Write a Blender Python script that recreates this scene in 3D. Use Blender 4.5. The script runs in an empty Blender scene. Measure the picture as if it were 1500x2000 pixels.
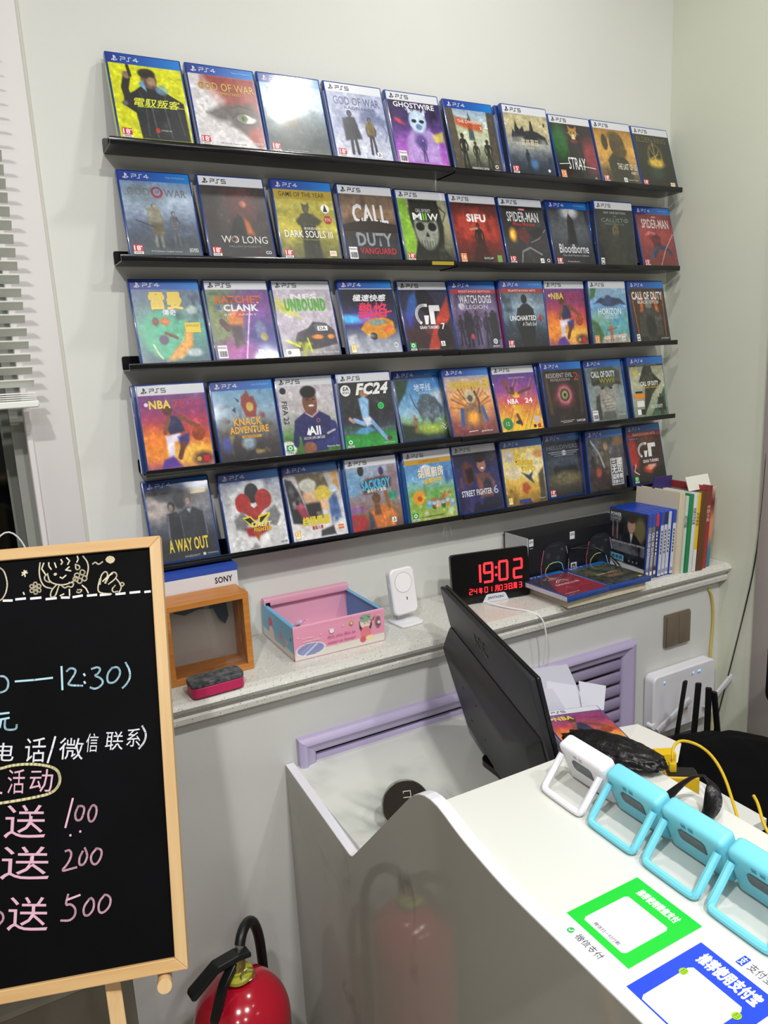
import bpy, bmesh, math, random
import numpy as np
from mathutils import Vector, Matrix, Euler
PI = math.pi
sc = bpy.context.scene
COL = sc.collection

# ------------------------------------------------------------------ camera, world, light, exposure
def setup_camera():
    yaw, pitch, roll = 0.48495, -0.20518, -0.04877
    cy, sy, cp, sp, cr, sr = math.cos(yaw), math.sin(yaw), math.cos(pitch), math.sin(pitch), math.cos(roll), math.sin(roll)
    f = Vector((sy*cp, cy*cp, sp)); r = Vector((cy, -sy, 0)); u = r.cross(f)
    r2 = cr*r + sr*u; u2 = -sr*r + cr*u
    cam = bpy.data.cameras.new('camera'); o = bpy.data.objects.new('camera', cam); COL.objects.link(o)
    m = Matrix((r2, u2, -f)).transposed().to_4x4(); m.translation = Vector((-0.1781, -1.522, 1.539))
    o.matrix_world = m
    cam.sensor_fit = 'VERTICAL'; cam.sensor_height = 36.0; cam.lens = 36.0*1449.2/2000.0
    cam.clip_start = 0.02
    sc.camera = o
setup_camera()
w = bpy.data.worlds.new('world'); sc.world = w; w.use_nodes = True
w.node_tree.nodes['Background'].inputs[0].default_value = (0.75, 0.8, 0.9, 1)
w.node_tree.nodes['Background'].inputs[1].default_value = 0.05
vs = sc.view_settings
vs.view_transform = 'Standard'; vs.look = 'None'; vs.gamma = 1.0; vs.use_curve_mapping = False
vs.exposure = 0.45
CEIL = 2.85
LIGHTS = [  # x, y, size, power, colour   (ceiling downlights, then added rear fills)
    (-0.59, -1.67, 0.10, 19.0, (1.0, 0.985, 0.955)),
    (0.33, -1.88, 0.10, 19.0, (1.0, 0.985, 0.955)),
    (1.15, -1.95, 0.12, 10.0, (1.0, 0.985, 0.95)),
    (0.82, -0.62, 0.12, 5.0, (1.0, 0.99, 0.93)),
    (-1.3, -3.0, 0.3, 8.0, (1.0, 0.985, 0.98)),  # from here on: unseen rear fills added to lift the lower wall
    (-0.1, -3.1, 0.3, 7.0, (1.0, 0.985, 0.98)),
    (1.1, -3.4, 0.3, 5.0, (1.0, 0.985, 0.98)),
]
for i, (x, y, s, e, c) in enumerate(LIGHTS):
    l = bpy.data.lights.new('downlight_or_fill', 'AREA'); l.shape = 'DISK'; l.size = s; l.energy = e; l.color = c
    o = bpy.data.objects.new('downlight_or_fill', l); COL.objects.link(o); o.location = (x, y, CEIL-0.03)

# ------------------------------------------------------------------ materials
def lin(c):
    if isinstance(c, str):
        c = c.lstrip('#'); c = tuple(int(c[i:i+2], 16)/255 for i in (0, 2, 4))
    return tuple((v/12.92 if v <= 0.04045 else ((v+0.055)/1.055)**2.4) for v in c[:3])
MC = {}
def mat(name, col, rough=0.5, metal=0.0, spec=0.5, coat=0.0, noise=0.0, nscale=20.0, bump=0.0, bscale=200.0, emit=None, es=1.0, trans=0.0, alpha=1.0, ior=1.45, sheen=0.0):
    if name in MC: return MC[name]
    m = bpy.data.materials.new(name); m.use_nodes = True; MC[name] = m
    nt = m.node_tree; b = nt.nodes['Principled BSDF']; L = nt.links
    c = lin(col)
    b.inputs['Base Color'].default_value = (*c, 1); b.inputs['Roughness'].default_value = rough
    b.inputs['Metallic'].default_value = metal; b.inputs['Specular IOR Level'].default_value = spec
    b.inputs['Coat Weight'].default_value = coat; b.inputs['Coat Roughness'].default_value = 0.06
    b.inputs['Transmission Weight'].default_value = trans; b.inputs['IOR'].default_value = ior
    b.inputs['Sheen Weight'].default_value = sheen
    if noise or bump:
        tc = nt.nodes.new('ShaderNodeTexCoord')
    if noise:
        n = nt.nodes.new('ShaderNodeTexNoise'); n.inputs['Scale'].default_value = nscale; n.inputs['Detail'].default_value = 5
        L.new(tc.outputs['Object'], n.inputs['Vector'])
        r = nt.nodes.new('ShaderNodeValToRGB'); r.color_ramp.elements[0].position = 0.3; r.color_ramp.elements[1].position = 0.7
        r.color_ramp.elements[0].color = (*[v*(1-noise) for v in c], 1); r.color_ramp.elements[1].color = (*[min(1, v*(1+noise*0.6)) for v in c], 1)
        L.new(n.outputs['Fac'], r.inputs['Fac']); L.new(r.outputs['Color'], b.inputs['Base Color'])
    if bump:
        n = nt.nodes.new('ShaderNodeTexNoise'); n.inputs['Scale'].default_value = bscale; n.inputs['Detail'].default_value = 3
        L.new(tc.outputs['Object'], n.inputs['Vector'])
        bp = nt.nodes.new('ShaderNodeBump'); bp.inputs['Strength'].default_value = bump; bp.inputs['Distance'].default_value = 0.002
        L.new(n.outputs['Fac'], bp.inputs['Height']); L.new(bp.outputs['Normal'], b.inputs['Normal'])
    if emit:
        b.inputs['Emission Color'].default_value = (*lin(emit), 1); b.inputs['Emission Strength'].default_value = es
    return m
def marble(name, base, vein, rough, scale=2.2, amt=0.5):
    m = bpy.data.materials.new(name); m.use_nodes = True; nt = m.node_tree; b = nt.nodes['Principled BSDF']; L = nt.links
    tc = nt.nodes.new('ShaderNodeTexCoord')
    n1 = nt.nodes.new('ShaderNodeTexNoise'); n1.inputs['Scale'].default_value = scale; n1.inputs['Detail'].default_value = 8; n1.inputs['Distortion'].default_value = 0.6
    L.new(tc.outputs['Object'], n1.inputs['Vector'])
    # a vein runs where the noise passes 0.5
    s = nt.nodes.new('ShaderNodeMath'); s.operation = 'SUBTRACT'; s.inputs[1].default_value = 0.5; L.new(n1.outputs['Fac'], s.inputs[0])
    a = nt.nodes.new('ShaderNodeMath'); a.operation = 'ABSOLUTE'; L.new(s.outputs[0], a.inputs[0])
    r = nt.nodes.new('ShaderNodeMapRange'); r.inputs['From Min'].default_value = 0.0; r.inputs['From Max'].default_value = 0.03
    r.inputs['To Min'].default_value = 1.0; r.inputs['To Max'].default_value = 0.0; L.new(a.outputs[0], r.inputs['Value'])
    n2 = nt.nodes.new('ShaderNodeTexNoise'); n2.inputs['Scale'].default_value = scale*1.7; n2.inputs['Detail'].default_value = 3; L.new(tc.outputs['Object'], n2.inputs['Vector'])
    r2 = nt.nodes.new('ShaderNodeMapRange'); r2.inputs['From Min'].default_value = 0.52; r2.inputs['From Max'].default_value = 0.72; L.new(n2.outputs['Fac'], r2.inputs['Value'])
    mm = nt.nodes.new('ShaderNodeMath'); mm.operation = 'MULTIPLY'; L.new(r.outputs[0], mm.inputs[0]); L.new(r2.outputs[0], mm.inputs[1])
    m3 = nt.nodes.new('ShaderNodeMath'); m3.operation = 'MULTIPLY'; m3.inputs[1].default_value = amt; L.new(mm.outputs[0], m3.inputs[0])
    mx = nt.nodes.new('ShaderNodeMix'); mx.data_type = 'RGBA'
    L.new(m3.outputs[0], mx.inputs[0]); mx.inputs[6].default_value = (*lin(base), 1); mx.inputs[7].default_value = (*lin(vein), 1)
    L.new(mx.outputs[2], b.inputs['Base Color']); b.inputs['Roughness'].default_value = rough
    return m
def terrazzo(name):
    m = bpy.data.materials.new(name); m.use_nodes = True; nt = m.node_tree; b = nt.nodes['Principled BSDF']; L = nt.links
    tc = nt.nodes.new('ShaderNodeTexCoord')
    prev = None; base = lin('#cdccc5')
    for sc_, th, c in ((190, 0.20, '#7c786f'), (110, 0.14, '#8d8a82'), (95, 0.2, '#e4e4de'), (210, .2, '#a39f96')):
        v = nt.nodes.new('ShaderNodeTexVoronoi'); v.inputs['Scale'].default_value = sc_; L.new(tc.outputs['Object'], v.inputs['Vector'])
        lt = nt.nodes.new('ShaderNodeMath'); lt.operation = 'LESS_THAN'; lt.inputs[1].default_value = th; L.new(v.outputs['Distance'], lt.inputs[0])
        sp = nt.nodes.new('ShaderNodeSeparateColor'); L.new(v.outputs['Color'], sp.inputs[0])
        g = nt.nodes.new('ShaderNodeMath'); g.operation = 'GREATER_THAN'; g.inputs[1].default_value = 0.62; L.new(sp.outputs[0], g.inputs[0])
        mu = nt.nodes.new('ShaderNodeMath'); mu.operation = 'MULTIPLY'; L.new(lt.outputs[0], mu.inputs[0]); L.new(g.outputs[0], mu.inputs[1])
        mx = nt.nodes.new('ShaderNodeMix'); mx.data_type = 'RGBA'; L.new(mu.outputs[0], mx.inputs[0])
        if prev: L.new(prev, mx.inputs[6])
        else: mx.inputs[6].default_value = (*base, 1)
        mx.inputs[7].default_value = (*lin(c), 1); prev = mx.outputs[2]
    L.new(prev, b.inputs['Base Color']); b.inputs['Roughness'].default_value = 0.3
    return m
def wood(name, c1, c2, rough=0.45, axis=0, scale=9.0):
    m = bpy.data.materials.new(name); m.use_nodes = True; nt = m.node_tree; b = nt.nodes['Principled BSDF']; L = nt.links
    tc = nt.nodes.new('ShaderNodeTexCoord'); mp = nt.nodes.new('ShaderNodeMapping'); s = [14.0]*3; s[axis] = 0.9; mp.inputs['Scale'].default_value = s
    L.new(tc.outputs['Object'], mp.inputs['Vector'])
    n = nt.nodes.new('ShaderNodeTexNoise'); n.inputs['Scale'].default_value = scale; n.inputs['Detail'].default_value = 6; n.inputs['Distortion'].default_value = .4; L.new(mp.outputs[0], n.inputs['Vector'])
    r = nt.nodes.new('ShaderNodeValToRGB'); r.color_ramp.elements[0].position = .32; r.color_ramp.elements[1].position = .68
    r.color_ramp.elements[0].color = (*lin(c1), 1); r.color_ramp.elements[1].color = (*lin(c2), 1)
    L.new(n.outputs['Fac'], r.inputs['Fac']); L.new(r.outputs['Color'], b.inputs['Base Color']); b.inputs['Roughness'].default_value = rough
    return m
def attr_mat(name, rough, coat=0.0, bump=0.0, bscale=9.0, emis=0.0):
    m = bpy.data.materials.new(name); m.use_nodes = True; nt = m.node_tree; b = nt.nodes['Principled BSDF']; L = nt.links
    a = nt.nodes.new('ShaderNodeAttribute'); a.attribute_name = 'Col'; L.new(a.outputs['Color'], b.inputs['Base Color'])
    b.inputs['Roughness'].default_value = rough; b.inputs['Coat Weight'].default_value = coat; b.inputs['Coat Roughness'].default_value = 0.09
    if bump:
        tc = nt.nodes.new('ShaderNodeTexCoord')
        oi = nt.nodes.new('ShaderNodeObjectInfo'); ad = nt.nodes.new('ShaderNodeVectorMath'); ad.operation = 'ADD'
        L.new(tc.outputs['Object'], ad.inputs[0]); L.new(oi.outputs['Location'], ad.inputs[1])
        n = nt.nodes.new('ShaderNodeTexNoise'); n.inputs['Scale'].default_value = bscale; n.inputs['Detail'].default_value = 2; L.new(ad.outputs[0], n.inputs['Vector'])
        bp = nt.nodes.new('ShaderNodeBump'); bp.inputs['Strength'].default_value = bump; bp.inputs['Distance'].default_value = 0.004
        L.new(n.outputs['Fac'], bp.inputs['Height']); L.new(bp.outputs['Normal'], b.inputs['Coat Normal']); L.new(bp.outputs['Normal'], b.inputs['Normal'])
    return m
PRINT = attr_mat('printed_sleeve', 0.35, 1.0, 0.35)
PAPERP = attr_mat('printed_paper', 0.5, 0.0)
CHALK = attr_mat('chalk', 0.9)

# ------------------------------------------------------------------ mesh helpers
class MB:
    """collects shapes, then links them as ONE mesh object"""
    def __init__(s): s.v = []; s.f = []; s.sm = []
    def add(s, vs_, fs, smooth=False):
        o = len(s.v); s.v += [tuple(v) for v in vs_]; s.f += [tuple(i+o for i in f) for f in fs]; s.sm += [smooth]*len(fs); return s
    def box(s, a, b, rot=None, piv=None):
        x0, y0, z0 = a; x1, y1, z1 = b
        vs_ = [Vector(p) for p in ((x0,y0,z0),(x1,y0,z0),(x1,y1,z0),(x0,y1,z0),(x0,y0,z1),(x1,y0,z1),(x1,y1,z1),(x0,y1,z1))]
        if rot is not None:
            piv = Vector(piv if piv else (0,0,0)); R = rot.to_matrix() if isinstance(rot, Euler) else rot
            vs_ = [R @ (v-piv) + piv for v in vs_]
        return s.add(vs_, [(0,3,2,1),(4,5,6,7),(0,1,5,4),(1,2,6,5),(2,3,7,6),(3,0,4,7)])
    def rbox(s, a, b, r, seg=3, axis=None):
        """box with rounded edges; axis=0/1/2 rounds only the edges along that axis"""
        bm = bmesh.new(); bmesh.ops.create_cube(bm, size=1)
        for v in bm.verts: v.co = Vector([a[i]+(v.co[i]+.5)*(b[i]-a[i]) for i in range(3)])
        es = bm.edges[:] if axis is None else [e for e in bm.edges if abs((e.verts[0].co-e.verts[1].co)[axis]) > 1e-7]
        bmesh.ops.bevel(bm, geom=es, offset=r, segments=seg, affect='EDGES', profile=.5)
        bm.verts.index_update(); s.add([v.co for v in bm.verts], [[v.index for v in f.verts] for f in bm.faces], True); bm.free(); return s
    def prism(s, poly, y0, y1, plane='xz'):
        """polygon (2D list) extruded along the third axis"""
        n = len(poly); ax = {'xz': lambda p, t: (p[0], t, p[1]), 'xy': lambda p, t: (p[0], p[1], t), 'yz': lambda p, t: (t, p[0], p[1])}[plane]
        vs_ = [ax(p, y0) for p in poly]+[ax(p, y1) for p in poly]
        return s.add(vs_, [tuple(range(n))[::-1], tuple(range(n, 2*n))]+[(i, (i+1) % n, (i+1) % n+n, i+n) for i in range(n)])
    def tube(s, pts, r, n=10, closed=False, flat=1.0, up=None):
        pts = [Vector(p) for p in pts]; rr = list(r) if hasattr(r, '__len__') else [r]*len(pts)
        if len(pts) >= 5 and not closed and len(pts) < 14:
            for _ in range(2):     # round the path off
                np_ = [pts[0]]; nr = [rr[0]]
                for i in range(len(pts)-1):
                    np_ += [pts[i]*.75+pts[i+1]*.25, pts[i]*.25+pts[i+1]*.75]; nr += [rr[i]*.75+rr[i+1]*.25, rr[i]*.25+rr[i+1]*.75]
                pts = np_+[pts[-1]]; rr = nr+[rr[-1]]
        rings = []; ref = Vector(up) if up else Vector((0.13, 0.21, 1)).normalized()
        k = len(pts)
        for i, p in enumerate(pts):
            if closed: t = pts[(i+1) % k]-pts[(i-1) % k]
            else: t = pts[min(i+1, k-1)]-pts[max(i-1, 0)]
            t.normalize(); a = t.cross(ref)
            if a.length < 1e-4: a = t.cross(Vector((1, 0, 0)))
            a.normalize(); b = a.cross(t).normalized()
            rings.append([p+(a*math.cos(q)*rr[i]+b*math.sin(q)*rr[i]*flat) for q in [2*PI*j/n for j in range(n)]])
        vs_ = [v for rg in rings for v in rg]; fs = []
        for i in range(k if closed else k-1):
            j = (i+1) % k
            for q in range(n): fs.append((i*n+q, i*n+(q+1) % n, j*n+(q+1) % n, j*n+q))
        if not closed: fs += [tuple(range(n))[::-1], tuple((k-1)*n+q for q in range(n))]
        return s.add(vs_, fs, True)
    def lathe(s, prof, c=(0, 0, 0), n=32, M=None):
        vs_ = []; fs = []
        for r, z in prof:
            for q in range(n): vs_.append(Vector((r*math.cos(2*PI*q/n), r*math.sin(2*PI*q/n), z)))
        k = len(prof)
        for i in range(k-1):
            for q in range(n): fs.append((i*n+q, i*n+(q+1) % n, (i+1)*n+(q+1) % n, (i+1)*n+q))
        if prof[0][0] > 1e-6: fs.append(tuple(range(n))[::-1])
        if prof[-1][0] > 1e-6: fs.append(tuple((k-1)*n+q for q in range(n)))
        if M is not None: vs_ = [M @ v for v in vs_]
        c = Vector(c); return s.add([v+c for v in vs_], fs, True)
    def xf(s, M):
        s.v = [tuple(M @ Vector(v)) for v in s.v]; return s
    def build(s, name, m, parent=None, label=None, bevel=0.0, shade=True):
        me = bpy.data.meshes.new(name); me.from_pydata(s.v, [], s.f); me.update()
        bm = bmesh.new(); bm.from_mesh(me); bmesh.ops.recalc_face_normals(bm, faces=bm.faces)
        bm.to_mesh(me); bm.free()
        me.polygons.foreach_set('use_smooth', s.sm)
        if any(s.sm):
            try: me.set_sharp_from_angle(angle=math.radians(40))
            except Exception: pass
        o = bpy.data.objects.new(name, me); COL.objects.link(o); me.materials.append(m)
        if parent: o.parent = parent
        if label: o['label'] = label
        if bevel:
            md = o.modifiers.new('edge', 'BEVEL'); md.width = bevel; md.segments = 2; md.limit_method = 'ANGLE'
        return o
def empty(name, loc, label, cat, group=None, rot=(0, 0, 0)):
    o = bpy.data.objects.new(name, None); COL.objects.link(o); o.location = loc; o.rotation_euler = rot; o.empty_display_size = .02
    o['label'] = label; o['category'] = cat
    if group: o['group'] = group
    return o
def tag(o, label, cat, group=None):
    o['label'] = label; o['category'] = cat
    if group: o['group'] = group
    return o
def struct(o, label=None):
    o['kind'] = 'structure'
    if label: o['label'] = label
    return o

# ------------------------------------------------------------------ lettering
TCACHE = {}
def text_geo(s, bold=0.0, shear=0.0):
    k = (s, bold, shear)
    if k in TCACHE: return TCACHE[k]
    cu = bpy.data.curves.new('lettering', 'FONT'); cu.body = s; cu.resolution_u = 2; cjk = any(ord(ch) > 0x2e80 for ch in s); cu.offset = 0 if cjk else min(bold*.6, .05); cu.shear = shear; cu.space_character = 1+(0 if cjk else bold*1.3)
    ob = bpy.data.objects.new('lettering', cu)
    me = ob.to_mesh(); me.calc_loop_triangles()
    n = len(me.vertices); co = np.empty(n*3); me.vertices.foreach_get('co', co); co = co.reshape(-1, 3)[:, :2]
    t = np.empty(len(me.loop_triangles)*3, dtype=int); me.loop_triangles.foreach_get('vertices', t); t = t.reshape(-1, 3)
    ob.to_mesh_clear(); bpy.data.objects.remove(ob); bpy.data.curves.remove(cu)
    mn = co.min(0); mx = co.max(0); co = (co-mn)/(mx-mn)   # 0..1 box, y up
    TCACHE[k] = (co, t, (mx-mn)); return TCACHE[k]
def stroke_geo(pts, wd, closed=False):
    """flat ribbon along a polyline (2D)"""
    P = [np.array(p, float) for p in pts]; out = []; tr = []
    if closed: P = P+[P[0]]
    for a, b in zip(P[:-1], P[1:]):
        d = b-a; L = np.linalg.norm(d)
        if L < 1e-9: continue
        d /= L; n = np.array([-d[1], d[0]])*wd/2; e = d*wd*.35; o = len(out)
        out += [a-e-n, b+e-n, b+e+n, a-e+n]; tr += [(o, o+1, o+2), (o, o+2, o+3)]
    return np.array(out), np.array(tr)

class Sheet:
    """a printed sheet: painted colour grid + lettering raised a hair above it, one mesh.
    u to the right, v down, both 0..1; w, h in metres; lies in local xz facing -y"""
    def __init__(s, w, h, nx=72, ny=88, bg='#202020', seed=0):
        s.w, s.h, s.nx, s.ny = w, h, nx, ny
        u, v = np.meshgrid(np.linspace(0, 1, nx), np.linspace(0, 1, ny)); s.u = u; s.v = v; s.asp = h/w
        s.c = np.ones((ny, nx, 3))*np.array(s.rgb(bg)); s.geo = []; s.rs = np.random.RandomState(seed); s.lv = 1
    def rgb(s, c): 
        if isinstance(c, str): c = c.lstrip('#'); return [int(c[i:i+2], 16)/255 for i in (0, 2, 4)]
        return list(c)
    def mix(s, a, col, op=1.0):
        a = np.clip(a, 0, 1)[..., None]*op; s.c = s.c*(1-a)+np.array(s.rgb(col))*a; return s
    def G(s, *cols, v0=0.0, v1=1.0, ang=0.0):
        """gradient through the colours from v0 to v1"""
        t = s.v*math.cos(ang)+s.u*math.sin(ang)
        t = np.clip((t-v0)/(v1-v0), 0, 1)*(len(cols)-1); C = np.array([s.rgb(c) for c in cols]); i = np.minimum(t.astype(int), len(cols)-2) if len(cols) > 1 else 0
        f = (t-i)[..., None]; s.c = C[i]*(1-f)+C[i+1]*f; return s
    def E(s, cx, cy, rx, ry, col, soft=.08, rot=0.0, op=1.0):
        x = s.u-cx; y = (s.v-cy); c, n = math.cos(rot), math.sin(rot); X = x*c+y*s.asp*n; Y_ = -x*n+y*s.asp*c
        d = np.sqrt((X/rx)**2+(Y_/(ry*s.asp))**2); return s.mix((1-d)/soft+.5, col, op)
    def P(s, pts, col, soft=.012, op=1.0):
        x = s.u; y = s.v; n = len(pts); inside = np.zeros_like(x, bool); dm = np.full_like(x, 9.)
        for i in range(n):
            x0, y0 = pts[i]; x1, y1 = pts[(i+1) % n]
            c = ((y0 > y) != (y1 > y)); xi = (x1-x0)*(y-y0)/((y1-y0) if y1 != y0 else 1e-9)+x0; inside ^= c & (x < xi)
            dx, dy = x1-x0, y1-y0; t = np.clip(((x-x0)*dx+(y-y0)*dy)/(dx*dx+dy*dy+1e-12), 0, 1)
            dm = np.minimum(dm, np.hypot(x-x0-t*dx, y-y0-t*dy))
        return s.mix(np.where(inside, dm, -dm)/soft+.5, col, op)
    def S(s, pts, wd, col, op=1.0, soft=.012):
        dm = np.full_like(s.u, 9.)
        for (x0, y0), (x1, y1) in zip(pts[:-1], pts[1:]):
            dx, dy = x1-x0, y1-y0; t = np.clip(((s.u-x0)*dx+(s.v-y0)*dy)/(dx*dx+dy*dy+1e-12), 0, 1)
            dm = np.minimum(dm, np.hypot(s.u-x0-t*dx, s.v-y0-t*dy))
        return s.mix((wd/2-dm)/soft+.5, col, op)
    def noise(s, fx, fy):
        g = s.rs.rand(fy+2, fx+2); X = s.u*fx; Y_ = s.v*fy; i = X.astype(int); j = Y_.astype(int); a = X-i; b = Y_-j
        a = a*a*(3-2*a); b = b*b*(3-2*b)
        return (g[j, i]*(1-a)+g[j, i+1]*a)*(1-b)+(g[j+1, i]*(1-a)+g[j+1, i+1]*a)*b
    def N(s, f, col, th=.5, op=.6, k=3.0, win=None, fy=None):
        """blotches of a colour; win = (cx, cy, rx, ry) keeps them within an ellipse"""
        n = s.noise(f, fy or f)*.65+s.noise(f*2, (fy or f)*2)*.35; a = (n-th)*k+.0
        if win:
            d = np.sqrt(((s.u-win[0])/win[2])**2+((s.v-win[1])/win[3])**2); a = np.clip(a, 0, 1)*np.clip((1-d)/.3, 0, 1)
        return s.mix(a, col, op)
    def tex(s, a=.3):
        """fine printed detail over the whole picture"""
        n = s.noise(14, 18)*.4+s.noise(28, 36)*.35+s.noise(50, 62)*.25; m = s.noise(6, 7)
        k = 1+a*(n-.5)*2*(.5+m); s.c = np.clip(s.c*k[..., None]+(np.clip(n-.66, 0, 1)*a*1.3)[..., None], 0, 1)
        return s
    def F(s, cx, top, h, col, hi=None, arms=1, op=1.0, lean=0.0):
        """an anonymous standing figure in silhouette"""
        q = h; X = lambda k: cx+k*q*.8; Y_ = lambda k: top+k*h; c = np.array(s.rgb(col)); lt = tuple(np.clip(c*1.5+.05, 0, 1)); sk = hi or tuple(np.clip(c*1.25+np.array([.14, .09, .06]), 0, 1))
        s.P([(X(-.13)+lean, Y_(.17)), (X(0)+lean, Y_(.13)), (X(.13)+lean, Y_(.17)), (X(.1), Y_(.36)), (X(.12), Y_(.56)), (X(-.12), Y_(.56)), (X(-.1), Y_(.36))], col, op=op)
        s.S([(X(-.05), Y_(.5)), (X(-.08), Y_(.74)), (X(-.10), Y_(.98))], q*.085, col, op); s.S([(X(.05), Y_(.5)), (X(.09), Y_(.74)), (X(.11), Y_(.98))], q*.085, col, op)
        if arms: s.S([(X(-.13)+lean, Y_(.2)), (X(-.2), Y_(.36)), (X(-.15), Y_(.5))], q*.06, col, op); s.S([(X(.13)+lean, Y_(.2)), (X(.21), Y_(.34)), (X(.17), Y_(.48))], q*.06, col, op)
        s.E(cx+lean, Y_(.07), q*.078, q*.075, col, .15, op=op); s.E(cx+lean+q*.012, Y_(.08), q*.045, q*.05, sk, .35, op=.75)
        s.S([(X(-.09)+lean, Y_(.2)), (X(-.06), Y_(.44))], q*.022, lt, .6); s.S([(X(.03)+lean, Y_(.19)), (X(.05), Y_(.4))], q*.018, lt, .45); s.S([(X(-.1), Y_(.5)), (X(.1), Y_(.49))], q*.03, lt, .5)
        s.S([(X(-.06), Y_(.62)), (X(-.09), Y_(.9))], q*.018, lt, .45); s.S([(X(.1), Y_(.62)), (X(.12), Y_(.9))], q*.018, lt, .4)
        return s
    def T(s, t, x0, y0, x1, y1, col, bold=0.0, shear=0.0, rot=0.0, out=None, jit=0):
        """lettering filling the box x0,y0 (top left) .. x1,y1; out = outline colour"""
        if out: s.T(t, x0, y0, x1, y1, out, bold+.045, shear, rot)
        co, tr, _ = text_geo(t, bold, shear); x = x0+co[:, 0]*(x1-x0); y = y1-co[:, 1]*(y1-y0)
        if jit: y = y+np.sin(co[:, 0]*9)*jit
        if rot:
            cx, cy = (x0+x1)/2, (y0+y1)/2; X = (x-cx); Y_ = (y-cy)*s.asp; x = cx+X*math.cos(rot)+Y_*math.sin(rot); y = cy+(-X*math.sin(rot)+Y_*math.cos(rot))/s.asp
        s.lv += 1; s.geo.append((x, y, tr, s.rgb(col), s.lv))
        if bold > 0 and any(ord(ch) > 0x2e80 for ch in t):   # heavier Chinese lettering: printed thrice, a hair apart
            e = min(bold, .06)*(y1-y0)*.9
            s.geo.append((x+e, y, tr, s.rgb(col), s.lv+.4)); s.geo.append((x-e, y, tr, s.rgb(col), s.lv+.6)); s.geo.append((x, y+e, tr, s.rgb(col), s.lv+.2)); s.geo.append((x, y-e, tr, s.rgb(col), s.lv+.3))
        return s
    def K(s, pts, wd, col, closed=False):
        """crisp vector ribbon; wd in u units"""
        P = [(p[0], p[1]*s.asp) for p in pts]; co, tr = stroke_geo(P, wd, closed)
        if len(co) == 0: return s
        s.lv += 1; s.geo.append((co[:, 0], co[:, 1]/s.asp, tr, s.rgb(col), s.lv)); return s
    def Q(s, x0, y0, x1, y1, col):
        s.lv += 1; s.geo.append((np.array([x0, x1, x1, x0]), np.array([y0, y0, y1, y1]), np.array([(0, 1, 2), (0, 2, 3)]), s.rgb(col), s.lv)); return s
    def O(s, cx, cy, r, col, n=20, ry=None):
        a = np.arange(n)*2*PI/n; s.lv += 1; ry = ry or r/s.asp
        s.geo.append((cx+r*np.cos(a), cy+ry*np.sin(a), np.array([(0, i, i+1) for i in range(1, n-1)]), s.rgb(col), s.lv)); return s
    def PG(s, pts, col):
        """filled convex polygon (fan)"""
        s.lv += 1; x = np.array([p[0] for p in pts], float); y = np.array([p[1] for p in pts], float)
        s.geo.append((x, y, np.array([(0, i, i+1) for i in range(1, len(pts)-1)]), s.rgb(col), s.lv)); return s
    def build(s, name, parent, loc=(0, 0, 0), m=None, grid=True, step=0.00005, rot=None, label=None):
        V = []; C = []; Fc = []; o = 0
        if grid:
            nx, ny = s.nx, s.ny
            V.append(np.stack([s.u.ravel()*s.w, np.zeros(nx*ny), (1-s.v.ravel())*s.h], 1)); C.append(s.c.reshape(-1, 3))
            i = np.arange((ny-1)*(nx-1)); r = i//(nx-1); c = i % (nx-1); a = r*nx+c
            quads = np.stack([a, a+nx, a+nx+1, a+1], 1); o = nx*ny
        else: quads = np.zeros((0, 4), int)
        T_ = []
        for x, y, tr, col, lv in s.geo:
            V.append(np.stack([x*s.w, np.full(len(x), -0.00012-step*lv), (1-y)*s.h], 1)); C.append(np.tile(col, (len(x), 1))); 
            # make every triangle face -y
            p = np.stack([x, -y], 1); A, B, D = p[tr[:, 0]], p[tr[:, 1]], p[tr[:, 2]]
            cr = (B[:, 0]-A[:, 0])*(D[:, 1]-A[:, 1])-(B[:, 1]-A[:, 1])*(D[:, 0]-A[:, 0]); tr = np.where((cr < 0)[:, None], tr[:, ::-1], tr)
            T_.append(tr+o); o += len(x)
        V = np.concatenate(V); C = np.clip(np.concatenate(C), 0, 1); tris = np.concatenate(T_) if T_ else np.zeros((0, 3), int)
        me = bpy.data.meshes.new(name); nq, nt_ = len(quads), len(tris)
        me.vertices.add(len(V)); me.vertices.foreach_set('co', V.ravel().astype(np.float32))
        me.loops.add(nq*4+nt_*3); me.loops.foreach_set('vertex_index', np.concatenate([quads.ravel(), tris.ravel()]).astype(np.int32))
        me.polygons.add(nq+nt_)
        me.polygons.foreach_set('loop_start', np.concatenate([np.arange(nq)*4, nq*4+np.arange(nt_)*3]).astype(np.int32))
        me.update(); me.validate()
        ca = me.color_attributes.new('Col', 'FLOAT_COLOR', 'POINT')
        Cl = np.where(C <= .04045, C/12.92, ((C+.055)/1.055)**2.4); ca.data.foreach_set('color', np.concatenate([Cl, np.ones((len(Cl), 1))], 1).ravel().astype(np.float32))
        ob = bpy.data.objects.new(name, me); COL.objects.link(ob); me.materials.append(m or PRINT); ob.parent = parent; ob.location = loc
        if rot: ob.rotation_euler = rot
        if label: ob['label'] = label
        return ob

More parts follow.
